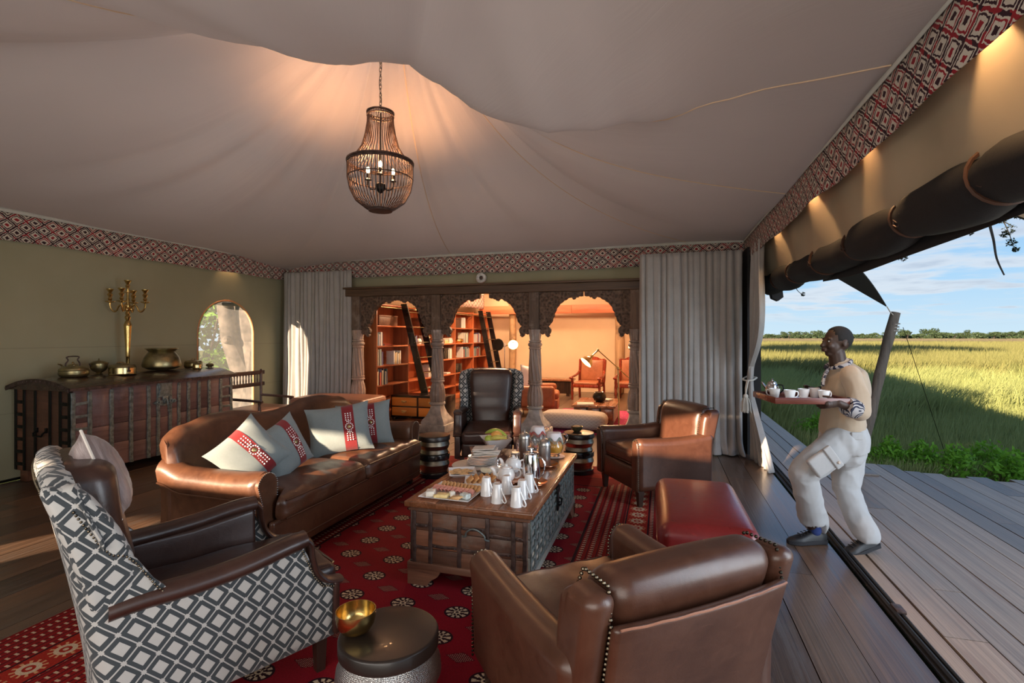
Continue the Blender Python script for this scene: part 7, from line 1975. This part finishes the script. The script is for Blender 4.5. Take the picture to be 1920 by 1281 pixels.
# brass reading lamps
def shade(par, p, d, r=0.10, m='brass_pale', lit=True):
    Rm = Vector(d).to_track_quat('Z', 'Y').to_matrix(); P = Vector(p)
    b = MB(); b.lathe([(0.016, -0.06), (0.022, -0.05), (0.022, -0.02), (0.03, -0.01), (0.06, 0.01), (r*0.88, 0.05), (r, 0.10), (r*0.98, 0.102), (r*0.85, 0.052), (0.055, 0.014), (0.02, -0.005)], 28, P, cap=False, R=Rm); sh = b.build('lamp_shade', m, par)
    b = MB(); b.lathe([(0.02, 0.002), (0.052, 0.018), (r*0.83, 0.054), (r*0.95, 0.099)], 28, P, cap=False, R=Rm); b.build('inner', 'shade_inner', sh)
    b = MB(); b.ball(tuple(P+Rm @ Vector((0, 0, 0.045))), (0.022, 0.022, 0.022), 12, 8); b.build('bulb', 'bulb_glow', sh)
lx, ly = -0.66, 8.12
t = thing('reading_lamp', 'brass swing-arm reading lamp with lit dome shade beyond the third arch', 'floor lamp', (lx, ly, 0))
def toL(px, py): return pxp(px, py, lD)-Vector((lx, ly, 0))
lD = 0.958*ly-0.287*lx
J = toL(1159, 691); E1 = toL(1121, 657); E0 = toL(1184, 714); SH = toL(1106, 672)
b = MB(); b.lathe([(0, 0.0), (0.15, 0.0), (0.15, 0.012), (0.02, 0.03), (0.012, 0.05)], 28); b.build('base', 'brass_pale', t)
b = MB(); b.tube([(0, 0, 0.03), (J.x, J.y, J.z)], 0.0125, 10); b.ball(tuple(J), 0.030, 12, 8); b.build('pole', 'brass_pale', t)
b = MB(); b.tube([E0, J, E1], 0.008, 8); b.ball(tuple(E1), 0.022, 10, 8); b.ball(tuple(E0), 0.011, 8, 6); b.build('arm', 'brass_pale', t)
dd = (toL(1094, 687)-toL(1112, 667)).normalized()+Vector((0, -0.25, 0)); b = MB(); b.tube([E1, SH-dd.normalized()*0.05], 0.011, 8); b.build('neck', 'brass_pale', t)
shade(t, SH, dd, 0.105)
lamp('reading_bulb', Vector((lx, ly, 0))+SH+dd.normalized()*0.075, 14, WARM, 0.02)
fx_, fy_ = pxp(946, 700, 12.4).x, pxp(946, 700, 12.4).y
t = thing('swivel_floor_lamp', 'nickel floor lamp with two swivel heads at the end of the bookcase', 'floor lamp', (fx_, fy_, 0))
b = MB(); b.lathe([(0, 0.0), (0.16, 0.0), (0.16, 0.012), (0.02, 0.03), (0.012, 0.05)], 28); b.build('base', 'steel', t)
b = MB(); b.tube([(0, 0, 0.03), (0, 0, 1.36)], 0.014, 10); b.tube([(-0.18, 0, 1.22), (0, 0, 1.28), (0.16, 0, 1.34)], 0.012, 8); b.build('pole', 'steel', t)
shade(t, (0.22, -0.03, 1.36), (0.35, -1, -0.45), 0.125, 'pewter'); 
Rm = Vector((-0.1, -1, 0.05)).to_track_quat('Z', 'Y').to_matrix(); b = MB(); b.lathe([(0, -0.02), (0.13, -0.015), (0.15, 0), (0.14, 0.012), (0, 0.015)], 28, (-0.17, 0, 1.32), R=Rm); b.build('lamp_head', 'iron_black', t)
lamp('swivel_bulb', (fx_+0.26, fy_-0.14, 1.30), 10, WARM, 0.02)
p = pxp(1189, 648, 10.6)
t = thing('reading_lamp', 'second metal reading lamp peeking out left of the last column', 'floor lamp', (p.x+0.15, p.y+0.1, 0))
b = MB(); b.lathe([(0, 0.0), (0.14, 0.0), (0.14, 0.012), (0.02, 0.03)], 24); b.build('base', 'steel', t)
b = MB(); b.tube([(0, 0, 0.03), (0, 0, 1.40), (-0.08, -0.05, 1.38)], 0.012, 8); b.build('pole', 'steel', t)
shade(t, (-0.13, -0.09, 1.34), (-0.75, -0.35, 0.35), 0.12, 'pewter')
# unseen pendants added to light the library warmly
for (x, y, w) in ((-3.2, 10.2, 330), (-0.9, 11.0, 230), (-3.9, 12.6, 120)):
    t = thing('added_pendant', {330: 'unseen added pendant over the middle of the library', 230: 'unseen added pendant over the planter chairs', 120: 'unseen added pendant near the far library corner'}[w], 'lamp', (x, y, 3.27))
    b = MB(); b.lathe([(0.02, 0.16), (0.05, 0.15), (0.13, 0.06), (0.15, 0.0), (0.145, 0.0), (0.12, 0.055), (0.04, 0.14)], 24, cap=False); b.build('lamp_shade', 'brass_aged', t)
    b = MB(); b.tube([(0, 0, 0.15), (0, 0, 0.60)], 0.006, 5); b.build('cord', 'iron_black', t)
    lamp('library_fill', (x, y, 3.22), w*0.85, (1.0, 0.64, 0.38), 0.10)  # bare point lamp added below the shade as fill for the room
    lamp('added_pendant_spot', (x, y, 3.29), w*1.0, (1.0, 0.60, 0.33), 0.06, 138, (0, 0, -1), 0.35)

# ------------------------------------------------------------ chandelier
DCH = 4.95; cc = pxp(713, 400, DCH)
t = thing('chandelier', 'dark iron and bead basket chandelier hanging on a chain under the tent peak', 'chandelier', (cc.x, cc.y, 0))
def zc(py): return 1.55+(629-py)*DCH/940
z0, z1, z2, z3, z4 = zc(397), zc(372), zc(300), zc(322), zc(212)
RM, RT, RB_ = 0.315, 0.125, 0.115
def hoop(r, z, th, m=48):
    h_ = MB(); h_.tube([(r*cos(2*PI*k/m), r*sin(2*PI*k/m), z) for k in range(m)], th, 6, closed=True); h_.build('hoop', 'iron_rust', t)
zr = zc(305); zt_ = zc(212); zb_ = zc(396); zl = zc(336)
hoop(RM, zr, 0.013); hoop(RM-0.002, zr-0.02, 0.010); hoop(RT, zt_, 0.012); hoop(RT, zt_-0.03, 0.010); hoop(RM*0.985, zl, 0.006)
b = MB(); b.lathe([(0, zb_-0.005), (RB_, zb_-0.002), (RB_, zb_+0.020), (0, zb_+0.022)], 32); b.build('bottom_disc', 'iron_rust', t)
NS_ = 54
for k in range(NS_):     # bowl rods, each its own strand
    a = 2*PI*k/NS_; s = MB()
    s.tube([(r*cos(a), r*sin(a), z) for r, z in [(RM, zr), (RM*1.0, zl), (RM*0.93, lerp(zl, zb_, 0.35)), (RM*0.76, lerp(zl, zb_, 0.68)), (RB_+0.03, zb_+0.028), (RB_, zb_+0.012)]], 0.0042, 5); s.build('bowl_strand', 'iron_rust', t)
for k in range(48):
    a = 2*PI*k/48; s = MB()
    s.tube([(r*cos(a), r*sin(a), z) for r, z in [(RT, zt_), (RT*1.02, lerp(zt_, zr, 0.2)), (RT*1.18, lerp(zt_, zr, 0.45)), (RT*1.45, lerp(zt_, zr, 0.7)), (RT*1.95, lerp(zt_, zr, 0.9)), (RM*0.93, zr)]], 0.0038, 5); s.build('upper_strand', 'iron_rust', t)
b = MB(); zst = zc(352)
b.tube([(0, 0, zt_), (0, 0, zst)], 0.008, 8); b.lathe([(0, zst-0.06), (0.02, zst-0.05), (0.05, zst-0.01), (0.05, zst+0.03), (0.02, zst+0.05), (0, zst+0.05)], 16)
st = b.build('stem', 'iron_black', t)
for k in range(3):
    a = 2*PI*k/3+1.05
    b = MB(); b.tube(spline([(0.03*cos(a), 0.03*sin(a), zst), (0.09*cos(a), 0.09*sin(a), zst-0.01), (0.14*cos(a), 0.14*sin(a), zst+0.03), (0.14*cos(a), 0.14*sin(a), zst+0.09)], 4), 0.007, 6)
    b.lathe([(0, 0), (0.035, 0.0), (0.015, 0.02), (0.014, 0.065), (0, 0.066)], 12, (0.14*cos(a), 0.14*sin(a), zst+0.09)); arm = b.build('candle_arm', 'iron_black', t)
    b = MB(); b.ball((0.14*cos(a), 0.14*sin(a), zst+0.185), (0.017, 0.017, 0.036), 10, 8); b.build('bulb', 'candle_bulb', arm)
    lamp('chandelier_bulb', (cc.x+0.14*cos(a), cc.y+0.14*sin(a), zst+0.185), 15, (1.0, 0.50, 0.22), 0.03)
lamp('chandelier_uplight', (cc.x, cc.y, zst+0.20), 190, (1.0, 0.48, 0.20), 0.05, 150, (0, 0, 1), 0.9)
NL = 34; ztop = 5.22; zz0 = zt_+0.05
for k in range(NL):
    s = MB(); z = lerp(zz0, ztop, k/NL); hgt = (ztop-zz0)/NL*0.74
    s.tube([((0.011*cos(a) if k % 2 else 0), (0 if k % 2 else 0.011*cos(a)), z+hgt*sin(a)) for a in [2*PI*j/10 for j in range(10)]], 0.0032, 4, closed=True); s.build('chain_link', 'iron_black', t)
b = MB(); b.tube([(RT*cos(a_), RT*sin(a_), zt_) if j == 0 else (0, 0, zz0) for a_ in (0.3,) for j in (0, 1)], 0.003, 4)
for a_ in (2.4, 4.5): b.tube([(RT*cos(a_), RT*sin(a_), zt_), (0, 0, zz0)], 0.003, 4)
b.tube(spline([(0.01*sin(i*1.7), 0.012*cos(i*1.3), lerp(zz0, ztop, i/16)) for i in range(17)], 3), 0.003, 4); b.build('hanging_cord', 'iron_black', t)
# ------------------------------------------------------------ the man carrying a tray (local axes: x to the picture's right, y away from us)
PX0, PD0 = 2.40, 3.70
man = thing('person', 'person in beige tunic and pale cargo trousers striding left with a loaded tray', 'person', (0.958*PX0-0.287*PD0, 0.287*PX0+0.958*PD0, 0.0), math.radians(16.7))
def Lp(px, py, D): a = (px-960)/940; return Vector((a*D-PX0, D-PD0, 1.55+(629-py)*D/940))
def limb(b, pts, rs, n=14, sub=4, end=True):      # tapering limb; rs as radius or (radius in x-z plane, radius across)
    P = [Vector(p) for p in pts]; Q = spline(P, sub); m = len(Q); rings = []
    for i in range(m):
        f = i/sub; k = min(int(f), len(rs)-2); t = f-k; t = t*t*(3-2*t)
        r0 = rs[k] if isinstance(rs[k], tuple) else (rs[k], rs[k]); r1 = rs[k+1] if isinstance(rs[k+1], tuple) else (rs[k+1], rs[k+1])
        ra, rb = lerp(r0[0], r1[0], t), lerp(r0[1], r1[1], t)
        tg = (Q[min(i+1, m-1)]-Q[max(i-1, 0)]).normalized(); e2 = Vector((0, 1, 0)); e2 = (e2-tg*e2.dot(tg)).normalized(); e1 = tg.cross(e2)
        rings.append([tuple(Q[i]+e1*ra*cos(2*PI*j/n)+e2*rb*sin(2*PI*j/n)) for j in range(n)])
    b.loft(rings)
    b.ball(tuple(Q[0]), (rs[0][0] if isinstance(rs[0], tuple) else rs[0])*0.97, 12, 8)
    if end: b.ball(tuple(Q[-1]), (rs[-1][0] if isinstance(rs[-1], tuple) else rs[-1])*0.97, 12, 8)
# joints (near side = his left)
neck = Lp(1573, 690, 3.72); chest = Lp(1583, 728, 3.71); waist = Lp(1578, 785, 3.70); hip = Lp(1583, 822, 3.70)
shL, shR = Lp(1597, 704, 3.53), Lp(1572, 700, 3.90)
elL, elR = Lp(1611, 770, 3.47), Lp(1556, 748, 4.00)
wrL, wrR = Lp(1572, 756, 3.44), Lp(1522, 731, 3.86)
hpL, hpR = Lp(1577, 832, 3.61), Lp(1592, 832, 3.80)
knL, knR = Lp(1502, 886, 3.62), Lp(1585, 912, 3.74)
anL, anR = Lp(1524, 990, 3.74), Lp(1622, 1012, 3.60)
b = MB()
limb(b, [hip, waist, chest, neck+Vector((0.01, 0, -0.03))], [(0.11, 0.14), (0.095, 0.130), (0.105, 0.155), (0.05, 0.09)], 18)
limb(b, [neck+Vector((0, 0, -0.02)), Lp(1568, 662, 3.72)], [0.060, 0.055])
for s, e_, w_ in ((shL, elL, wrL), (shR, elR, wrR)):
    limb(b, [s, lerp(s, e_, 0.5), e_], [0.046, 0.044, 0.037]); limb(b, [e_, lerp(e_, w_, 0.4), w_], [0.038, 0.036, 0.026])
for h, k, a in ((hpL, knL, anL), (hpR, knR, anR)):
    limb(b, [h, lerp(h, k, 0.5), k], [0.085, 0.075, 0.055]); limb(b, [k, lerp(k, a, 0.35), a], [0.055, 0.055, 0.036])
# head, in profile, looking to the picture's left, chin slightly up
H = Lp(1567, 641, 3.72)
def hp(x, y, z): return tuple(H+Vector((x, y, z)))
b.ball(hp(0.018, 0, 0.020), (0.094, 0.074, 0.090), 24, 16)           # skull
b.ball(hp(-0.028, 0, -0.022), (0.062, 0.060, 0.084), 20, 14)         # face
b.ball(hp(-0.052, 0, -0.088), (0.026, 0.030, 0.022), 14, 10)         # chin
b.ball(hp(-0.010, 0, -0.078), (0.050, 0.050, 0.030), 16, 10)         # jaw
for s in (-1, 1):
    b.ball(hp(-0.060, s*0.034, -0.030), (0.028, 0.024, 0.026), 12, 8)  # cheek
    b.ball(hp(0.018, s*0.074, -0.012), (0.018, 0.009, 0.030), 12, 8)   # ear
    b.ball(hp(0.026, s*0.078, 0.004), (0.010, 0.007, 0.012), 8, 6)
    b.ball(hp(-0.071, s*0.030, 0.022), (0.012, 0.024, 0.008), 12, 8)   # brow
b.tube([hp(-0.086, 0, 0.012), hp(-0.095, 0, -0.012), hp(-0.104, 0, -0.028)], [0.009, 0.011, 0.012], 10); b.ball(hp(-0.104, 0, -0.030), (0.013, 0.019, 0.010), 12, 8)
b.ball(hp(-0.092, 0, -0.053), (0.014, 0.024, 0.007), 12, 8); b.ball(hp(-0.089, 0, -0.066), (0.013, 0.022, 0.008), 12, 8)
def hand(w, d, up, side, curl, b):      # palm + four fingers + thumb; d: towards the finger tips, side: towards the thumb
    d = d.normalized(); side = (side-d*side.dot(d)).normalized(); nrm = d.cross(side)*curl
    limb(b, [w-d*0.01, w+d*0.035, w+d*0.075], [(0.022, 0.020), (0.030, 0.018), (0.028, 0.017)], 12)
    for i, (o, L) in enumerate(((0.027, 0.068), (0.010, 0.076), (-0.008, 0.070), (-0.025, 0.056))):
        p0 = w+d*0.060+side*o*0.9; p1 = p0+d*L*0.42+nrm*0.006; p2 = p1+d*L*0.30+nrm*L*0.42; p3 = p2+d*L*0.02+nrm*L*0.40
        b.tube([p0, p1, p2, p3], [0.0098, 0.0092, 0.0085, 0.0072], 8); b.ball(tuple(p3), 0.0074, 8, 6)
    t0 = w+d*0.022+side*0.022; t1 = t0+d*0.030+side*0.026+nrm*0.006; t2 = t1+d*0.028+side*0.008+nrm*0.014
    b.tube([t0, t1, t2], [0.0125, 0.0105, 0.0088], 8); b.ball(tuple(t2), 0.009, 8, 6)
TZ0 = 1.118      # tray underside height
hand(wrL, Vector((-1, 0.12, -0.10)), 0, Vector((0.1, 0.2, 1)), 1, b)
hand(wrR, Vector((-1, -0.10, -0.22)), 0, Vector((0.1, -0.2, 1)), -1, b)
body = fuse(b, 'body', 'skin', man, 0.0058, 3)
b = MB()
b.ball(hp(0.021, 0, 0.026), (0.0975, 0.0775, 0.091), 28, 18, df=lambda x, y, z: (x, y, z) if (z > -0.045+0.55*max(0, -x-0.035)*6 or x > 0.03) else (x*0.9, y*0.9, z*0.9)); b.build('hair', 'hair_black', man)
for s in (-1, 1):
    b = MB(); b.ball(hp(-0.0745, s*0.029, 0.003), (0.0065, 0.0105, 0.0055), 12, 8); ey = b.build('eye', 'eye_white', man)
    b = MB(); b.ball(hp(-0.0800, s*0.030, 0.003), (0.0030, 0.0055, 0.0055), 10, 6); b.build('iris', 'hair_black', ey)
b = MB(); b.ball(hp(-0.094, 0, -0.0545), (0.014, 0.022, 0.0065), 12, 8); b.ball(hp(-0.091, 0, -0.066), (0.013, 0.020, 0.0075), 12, 8); b.build('lips', 'lip', man)
# tunic
b = MB()
limb(b, [Lp(1578, 812, 3.70), Lp(1580, 775, 3.70), Lp(1585, 735, 3.71), Lp(1582, 705, 3.72), Lp(1576, 688, 3.72)], [(0.138, 0.165), (0.128, 0.160), (0.136, 0.182), (0.112, 0.192), (0.076, 0.088)], 26)
limb(b, [shL+Vector((-0.005, 0.004, 0.0)), lerp(shL, elL, 0.5)+Vector((0.008, 0, 0)), elL+Vector((0.006, 0, -0.005))], [0.068, 0.070, 0.066]); limb(b, [elL, lerp(elL, wrL, 0.32)], [0.064, 0.056])
limb(b, [shR, lerp(shR, elR, 0.5), elR], [0.070, 0.070, 0.066]); limb(b, [elR, lerp(elR, wrR, 0.35)], [0.062, 0.054])
sh_ = fuse(b, 'tunic', 'shirt', man, 0.008, 5); wrinkle(sh_, 0.007, 9, (1, 1, 0.6))
b = MB()      # zebra-print cuffs and neckline
dL = (wrL-elL); b.tube([lerp(elL, wrL, 0.16), lerp(elL, wrL, 0.42), lerp(elL, wrL, 0.66)], [0.066, 0.069, 0.060], 18); b.build('cuff', 'zebra_trim', man)
b = MB(); b.tube([lerp(elR, wrR, 0.2), lerp(elR, wrR, 0.50), lerp(elR, wrR, 0.62)], [0.058, 0.060, 0.056], 18); b.build('cuff', 'zebra_trim', man)
b = MB(); nk = [Lp(1573, 684, 3.72)+Vector((0.078*cos(a)-0.008, 0.086*sin(a), 0.030*cos(a)+0.004)) for a in [2*PI*k/20 for k in range(20)]]; b.tube(nk, 0.014, 6, closed=True)
b.tube(spline([Lp(1551, 694, 3.70), Lp(1545, 706, 3.66), Lp(1542, 722, 3.64)], 4), 0.013, 6); b.tube(spline([Lp(1551, 694, 3.74), Lp(1545, 706, 3.77), Lp(1542, 722, 3.66)], 4), 0.013, 6); b.build('collar_trim', 'zebra_trim', man)
# cargo trousers
b = MB()
limb(b, [Lp(1579, 800, 3.70), Lp(1581, 822, 3.70), Lp(1583, 845, 3.70)], [(0.135, 0.165), (0.150, 0.180), (0.140, 0.180)], 22)
limb(b, [hpL+Vector((0.015, 0.02, 0.01)), lerp(hpL, knL, 0.5)+Vector((0.0, 0, 0.0)), knL+Vector((0.008, 0, 0.004))], [(0.125, 0.105), (0.112, 0.100), (0.094, 0.088)], 18)
limb(b, [knL+Vector((0.006, 0, 0.004)), lerp(knL, anL, 0.4)+Vector((0.012, 0, 0)), anL+Vector((0, 0, 0.065)), anL+Vector((0.0, 0, 0.035))], [(0.090, 0.084), (0.090, 0.085), (0.098, 0.088), (0.102, 0.090)], 18, end=False)
limb(b, [hpR, lerp(hpR, knR, 0.5), knR], [(0.125, 0.105), (0.108, 0.100), (0.090, 0.088)], 18)
limb(b, [knR, lerp(knR, anR, 0.5), anR+Vector((0, 0, 0.055)), anR+Vector((0.004, 0, 0.02))], [(0.086, 0.082), (0.080, 0.078), (0.082, 0.078), (0.084, 0.080)], 18, end=False)
tr = fuse(b, 'trousers', 'trousers', man, 0.008, 5); wrinkle(tr, 0.007, 10, (1, 1, 0.8))
# cargo pocket with buttoned flap, on the outside of the front thigh
pc = Lp(1541, 868, 3.49); ax = (knL-hpL).normalized(); Rm = Matrix((ax, Vector((0, 1, 0)), ax.cross(Vector((0, 1, 0))))).transposed()
b = MB(); b.rbox(tuple(pc), (0.17, 0.045, 0.15), 0.018, 3, 6, R=Rm); b.build('cargo_pocket', 'trousers', man)
b = MB(); b.rbox(tuple(pc+Rm @ Vector((-0.075, -0.020, 0.0))), (0.055, 0.030, 0.172), 0.008, 2, 6, R=Rm); b.build('pocket_flap', 'trousers', man)
b = MB(); b.lathe([(0, 0.012), (0.008, 0.012), (0.010, 0.006), (0.010, 0)], 12, tuple(pc+Rm @ Vector((-0.080, -0.034, 0.045))), R=Matrix.Rotation(PI/2, 3, 'X')); b.build('button', 'china_foot', man)
pc2 = Lp(1606, 818, 3.53); b = MB(); b.rbox(tuple(pc2), (0.085, 0.02, 0.055), 0.008, 2, 3); b.build('hip_pocket_flap', 'trousers', man)
# shoes
def shoe(ank, ground_z, pitch, yaw, nm='shoe'):
    R_ = Matrix.Rotation(yaw, 3, 'Z') @ Matrix.Rotation(pitch, 3, 'Y'); o = Vector((ank.x, ank.y, 0)); b = MB(); prof = []
    for k in range(13):
        t = k/12; x = lerp(0.075, -0.205, t); w = interp(t, [(0, 0.030), (0.15, 0.040), (0.45, 0.040), (0.72, 0.050), (0.92, 0.036), (1, 0.012)]); h = interp(t, [(0, 0.085), (0.18, 0.100), (0.40, 0.090), (0.62, 0.066), (0.88, 0.048), (1, 0.030)])
        prof.append([tuple(R_ @ Vector((x, w*cos(a), 0.022+(h-0.022)*max(0, sin(a))**0.8 - 0.004*max(0, -sin(a))))) for a in [2*PI*j/18 for j in range(18)]])
    return b, prof, R_
def make_shoe(ank, zlift, pitch, yaw):
    b, prof, R_ = shoe(ank, 0, pitch, yaw); base = Vector((ank.x, ank.y, zlift))
    b.loft([[tuple(Vector(p)+base) for p in r] for r in prof]); s = b.build('shoe', 'shoe_black', man)
    b = MB(); b.loft([[tuple(R_ @ Vector((x, w*c_, z))+base) for c_, z in ((-1, 0.0), (1, 0.0), (1.03, 0.026), (-1.03, 0.026))] for x, w in ((0.082, 0.026), (0.070, 0.040), (0.0, 0.040), (-0.08, 0.048), (-0.14, 0.052), (-0.19, 0.036), (-0.212, 0.014))]); b.build('sole', 'shoe_sole', s)
    b = MB()
    for k in range(4): b.tube([tuple(R_ @ Vector((-0.045-0.025*k, -0.026, 0.088-0.008*k))+base), tuple(R_ @ Vector((-0.050-0.025*k, 0, 0.099-0.009*k))+base), tuple(R_ @ Vector((-0.045-0.025*k, 0.026, 0.088-0.008*k))+base)], 0.0035, 5)
    b.build('laces', 'shoe_sole', s)
make_shoe(anL+Vector((0.015, 0, 0)), 0.004, 0.0, 0.05); make_shoe(anR+Vector((0.02, 0.0, 0)), 0.016, -0.28, 0.10)
b = MB(); limb(b, [anL+Vector((0.012, 0, 0.05)), anL+Vector((0.012, 0, -0.02))], [0.044, 0.046]); b.build('sock', 'sock_blue', man)

# the tray and what stands on it
TRO = Vector((man.location.x, man.location.y, 0)); RW = Matrix.Rotation(math.radians(16.7), 3, 'Z')
tc = RW @ Vector((-0.315, -0.050, 0)) + TRO; TRZ = 1.075
t = thing('serving_tray', 'dark red wooden tray held level by the walking person', 'tray', (tc.x, tc.y, TRZ), math.radians(16.7)-0.10)
b = MB(); b.box((0, 0, 0.005), (0.47, 0.40, 0.010)); b.build('base', 'wood_tray', t, smooth=False)
for sy in (-1, 1): b = MB(); b.rbox((0, sy*0.200, 0.022), (0.49, 0.012, 0.044), 0.004, 1); b.build('side', 'wood_tray', t)
for sx in (-1, 1): b = MB(); b.rbox((sx*0.240, 0, 0.022), (0.012, 0.40, 0.044), 0.004, 1); b.build('side', 'wood_tray', t)
def ontray(x, y): v = Matrix.Rotation(math.radians(16.7)-0.10, 3, 'Z') @ Vector((x, y, 0)); return (tc.x+v.x, tc.y+v.y, TRZ+0.0105)
def cup(lab, x, y, saucer=True, rz=0.0):
    p = ontray(x, y)
    if saucer:
        b = MB(); b.lathe([(0, 0), (0.03, 0), (0.065, 0.008), (0.066, 0.011), (0.03, 0.004), (0, 0.004)], 28); put(b, 'saucer', 'china', 'white saucer under the '+lab, 'saucer', p)
        p = (p[0], p[1], p[2]+0.0045)
    t = thing('tray_cup', lab, 'cup', p, rz, 'white cups on the carried tray'); b = MB(); b.lathe([(0, 0), (0.024, 0), (0.026, 0.004), (0.036, 0.055), (0.038, 0.072), (0.0355, 0.072), (0.033, 0.055), (0.022, 0.008), (0, 0.006)], 28); b.build('body', 'china', t)
    b = MB(); b.tube(spline([(0.034, 0, 0.058), (0.055, 0, 0.060), (0.060, 0, 0.038), (0.046, 0, 0.020), (0.029, 0, 0.020)], 4), 0.0042, 6); b.build('handle', 'china', t)
cup('white cup nearest the far left corner of the tray', -0.155, 0.03, False, 2.5); cup('white cup near the front left of the carried tray', -0.10, -0.09, True, 0.3)
cup('white cup in the middle of the carried tray', 0.03, -0.01, True, 1.0); cup('white cup at the right end of the carried tray', 0.125, -0.10, True, 0.5); cup('white cup behind the others at the right end of the tray', 0.15, 0.09, False, 0.2)
p = ontray(-0.13, 0.135)
t = thing('milk_jug', 'small shiny metal pot with lid at the back left of the carried tray', 'pot', p, 2.6)
b = MB(); b.lathe([(0, 0), (0.036, 0), (0.042, 0.01), (0.047, 0.05), (0.040, 0.085), (0.030, 0.10), (0.026, 0.102)], 28); b.build('body', 'steel', t)
b = MB(); b.lathe([(0.031, 0.100), (0.028, 0.110), (0.010, 0.120), (0.005, 0.125), (0.009, 0.134), (0, 0.138)], 20); b.build('lid', 'steel', t)
b = MB(); b.tube([(0.038, 0, 0.060), (0.062, 0, 0.085), (0.075, 0, 0.108)], [0.013, 0.009, 0.007], 8); b.build('spout', 'steel', t)
b = MB(); b.tube(spline([(-0.036, 0, 0.09), (-0.07, 0, 0.092), (-0.078, 0, 0.06), (-0.045, 0, 0.025)], 4), 0.005, 6); b.build('handle', 'iron_black', t)
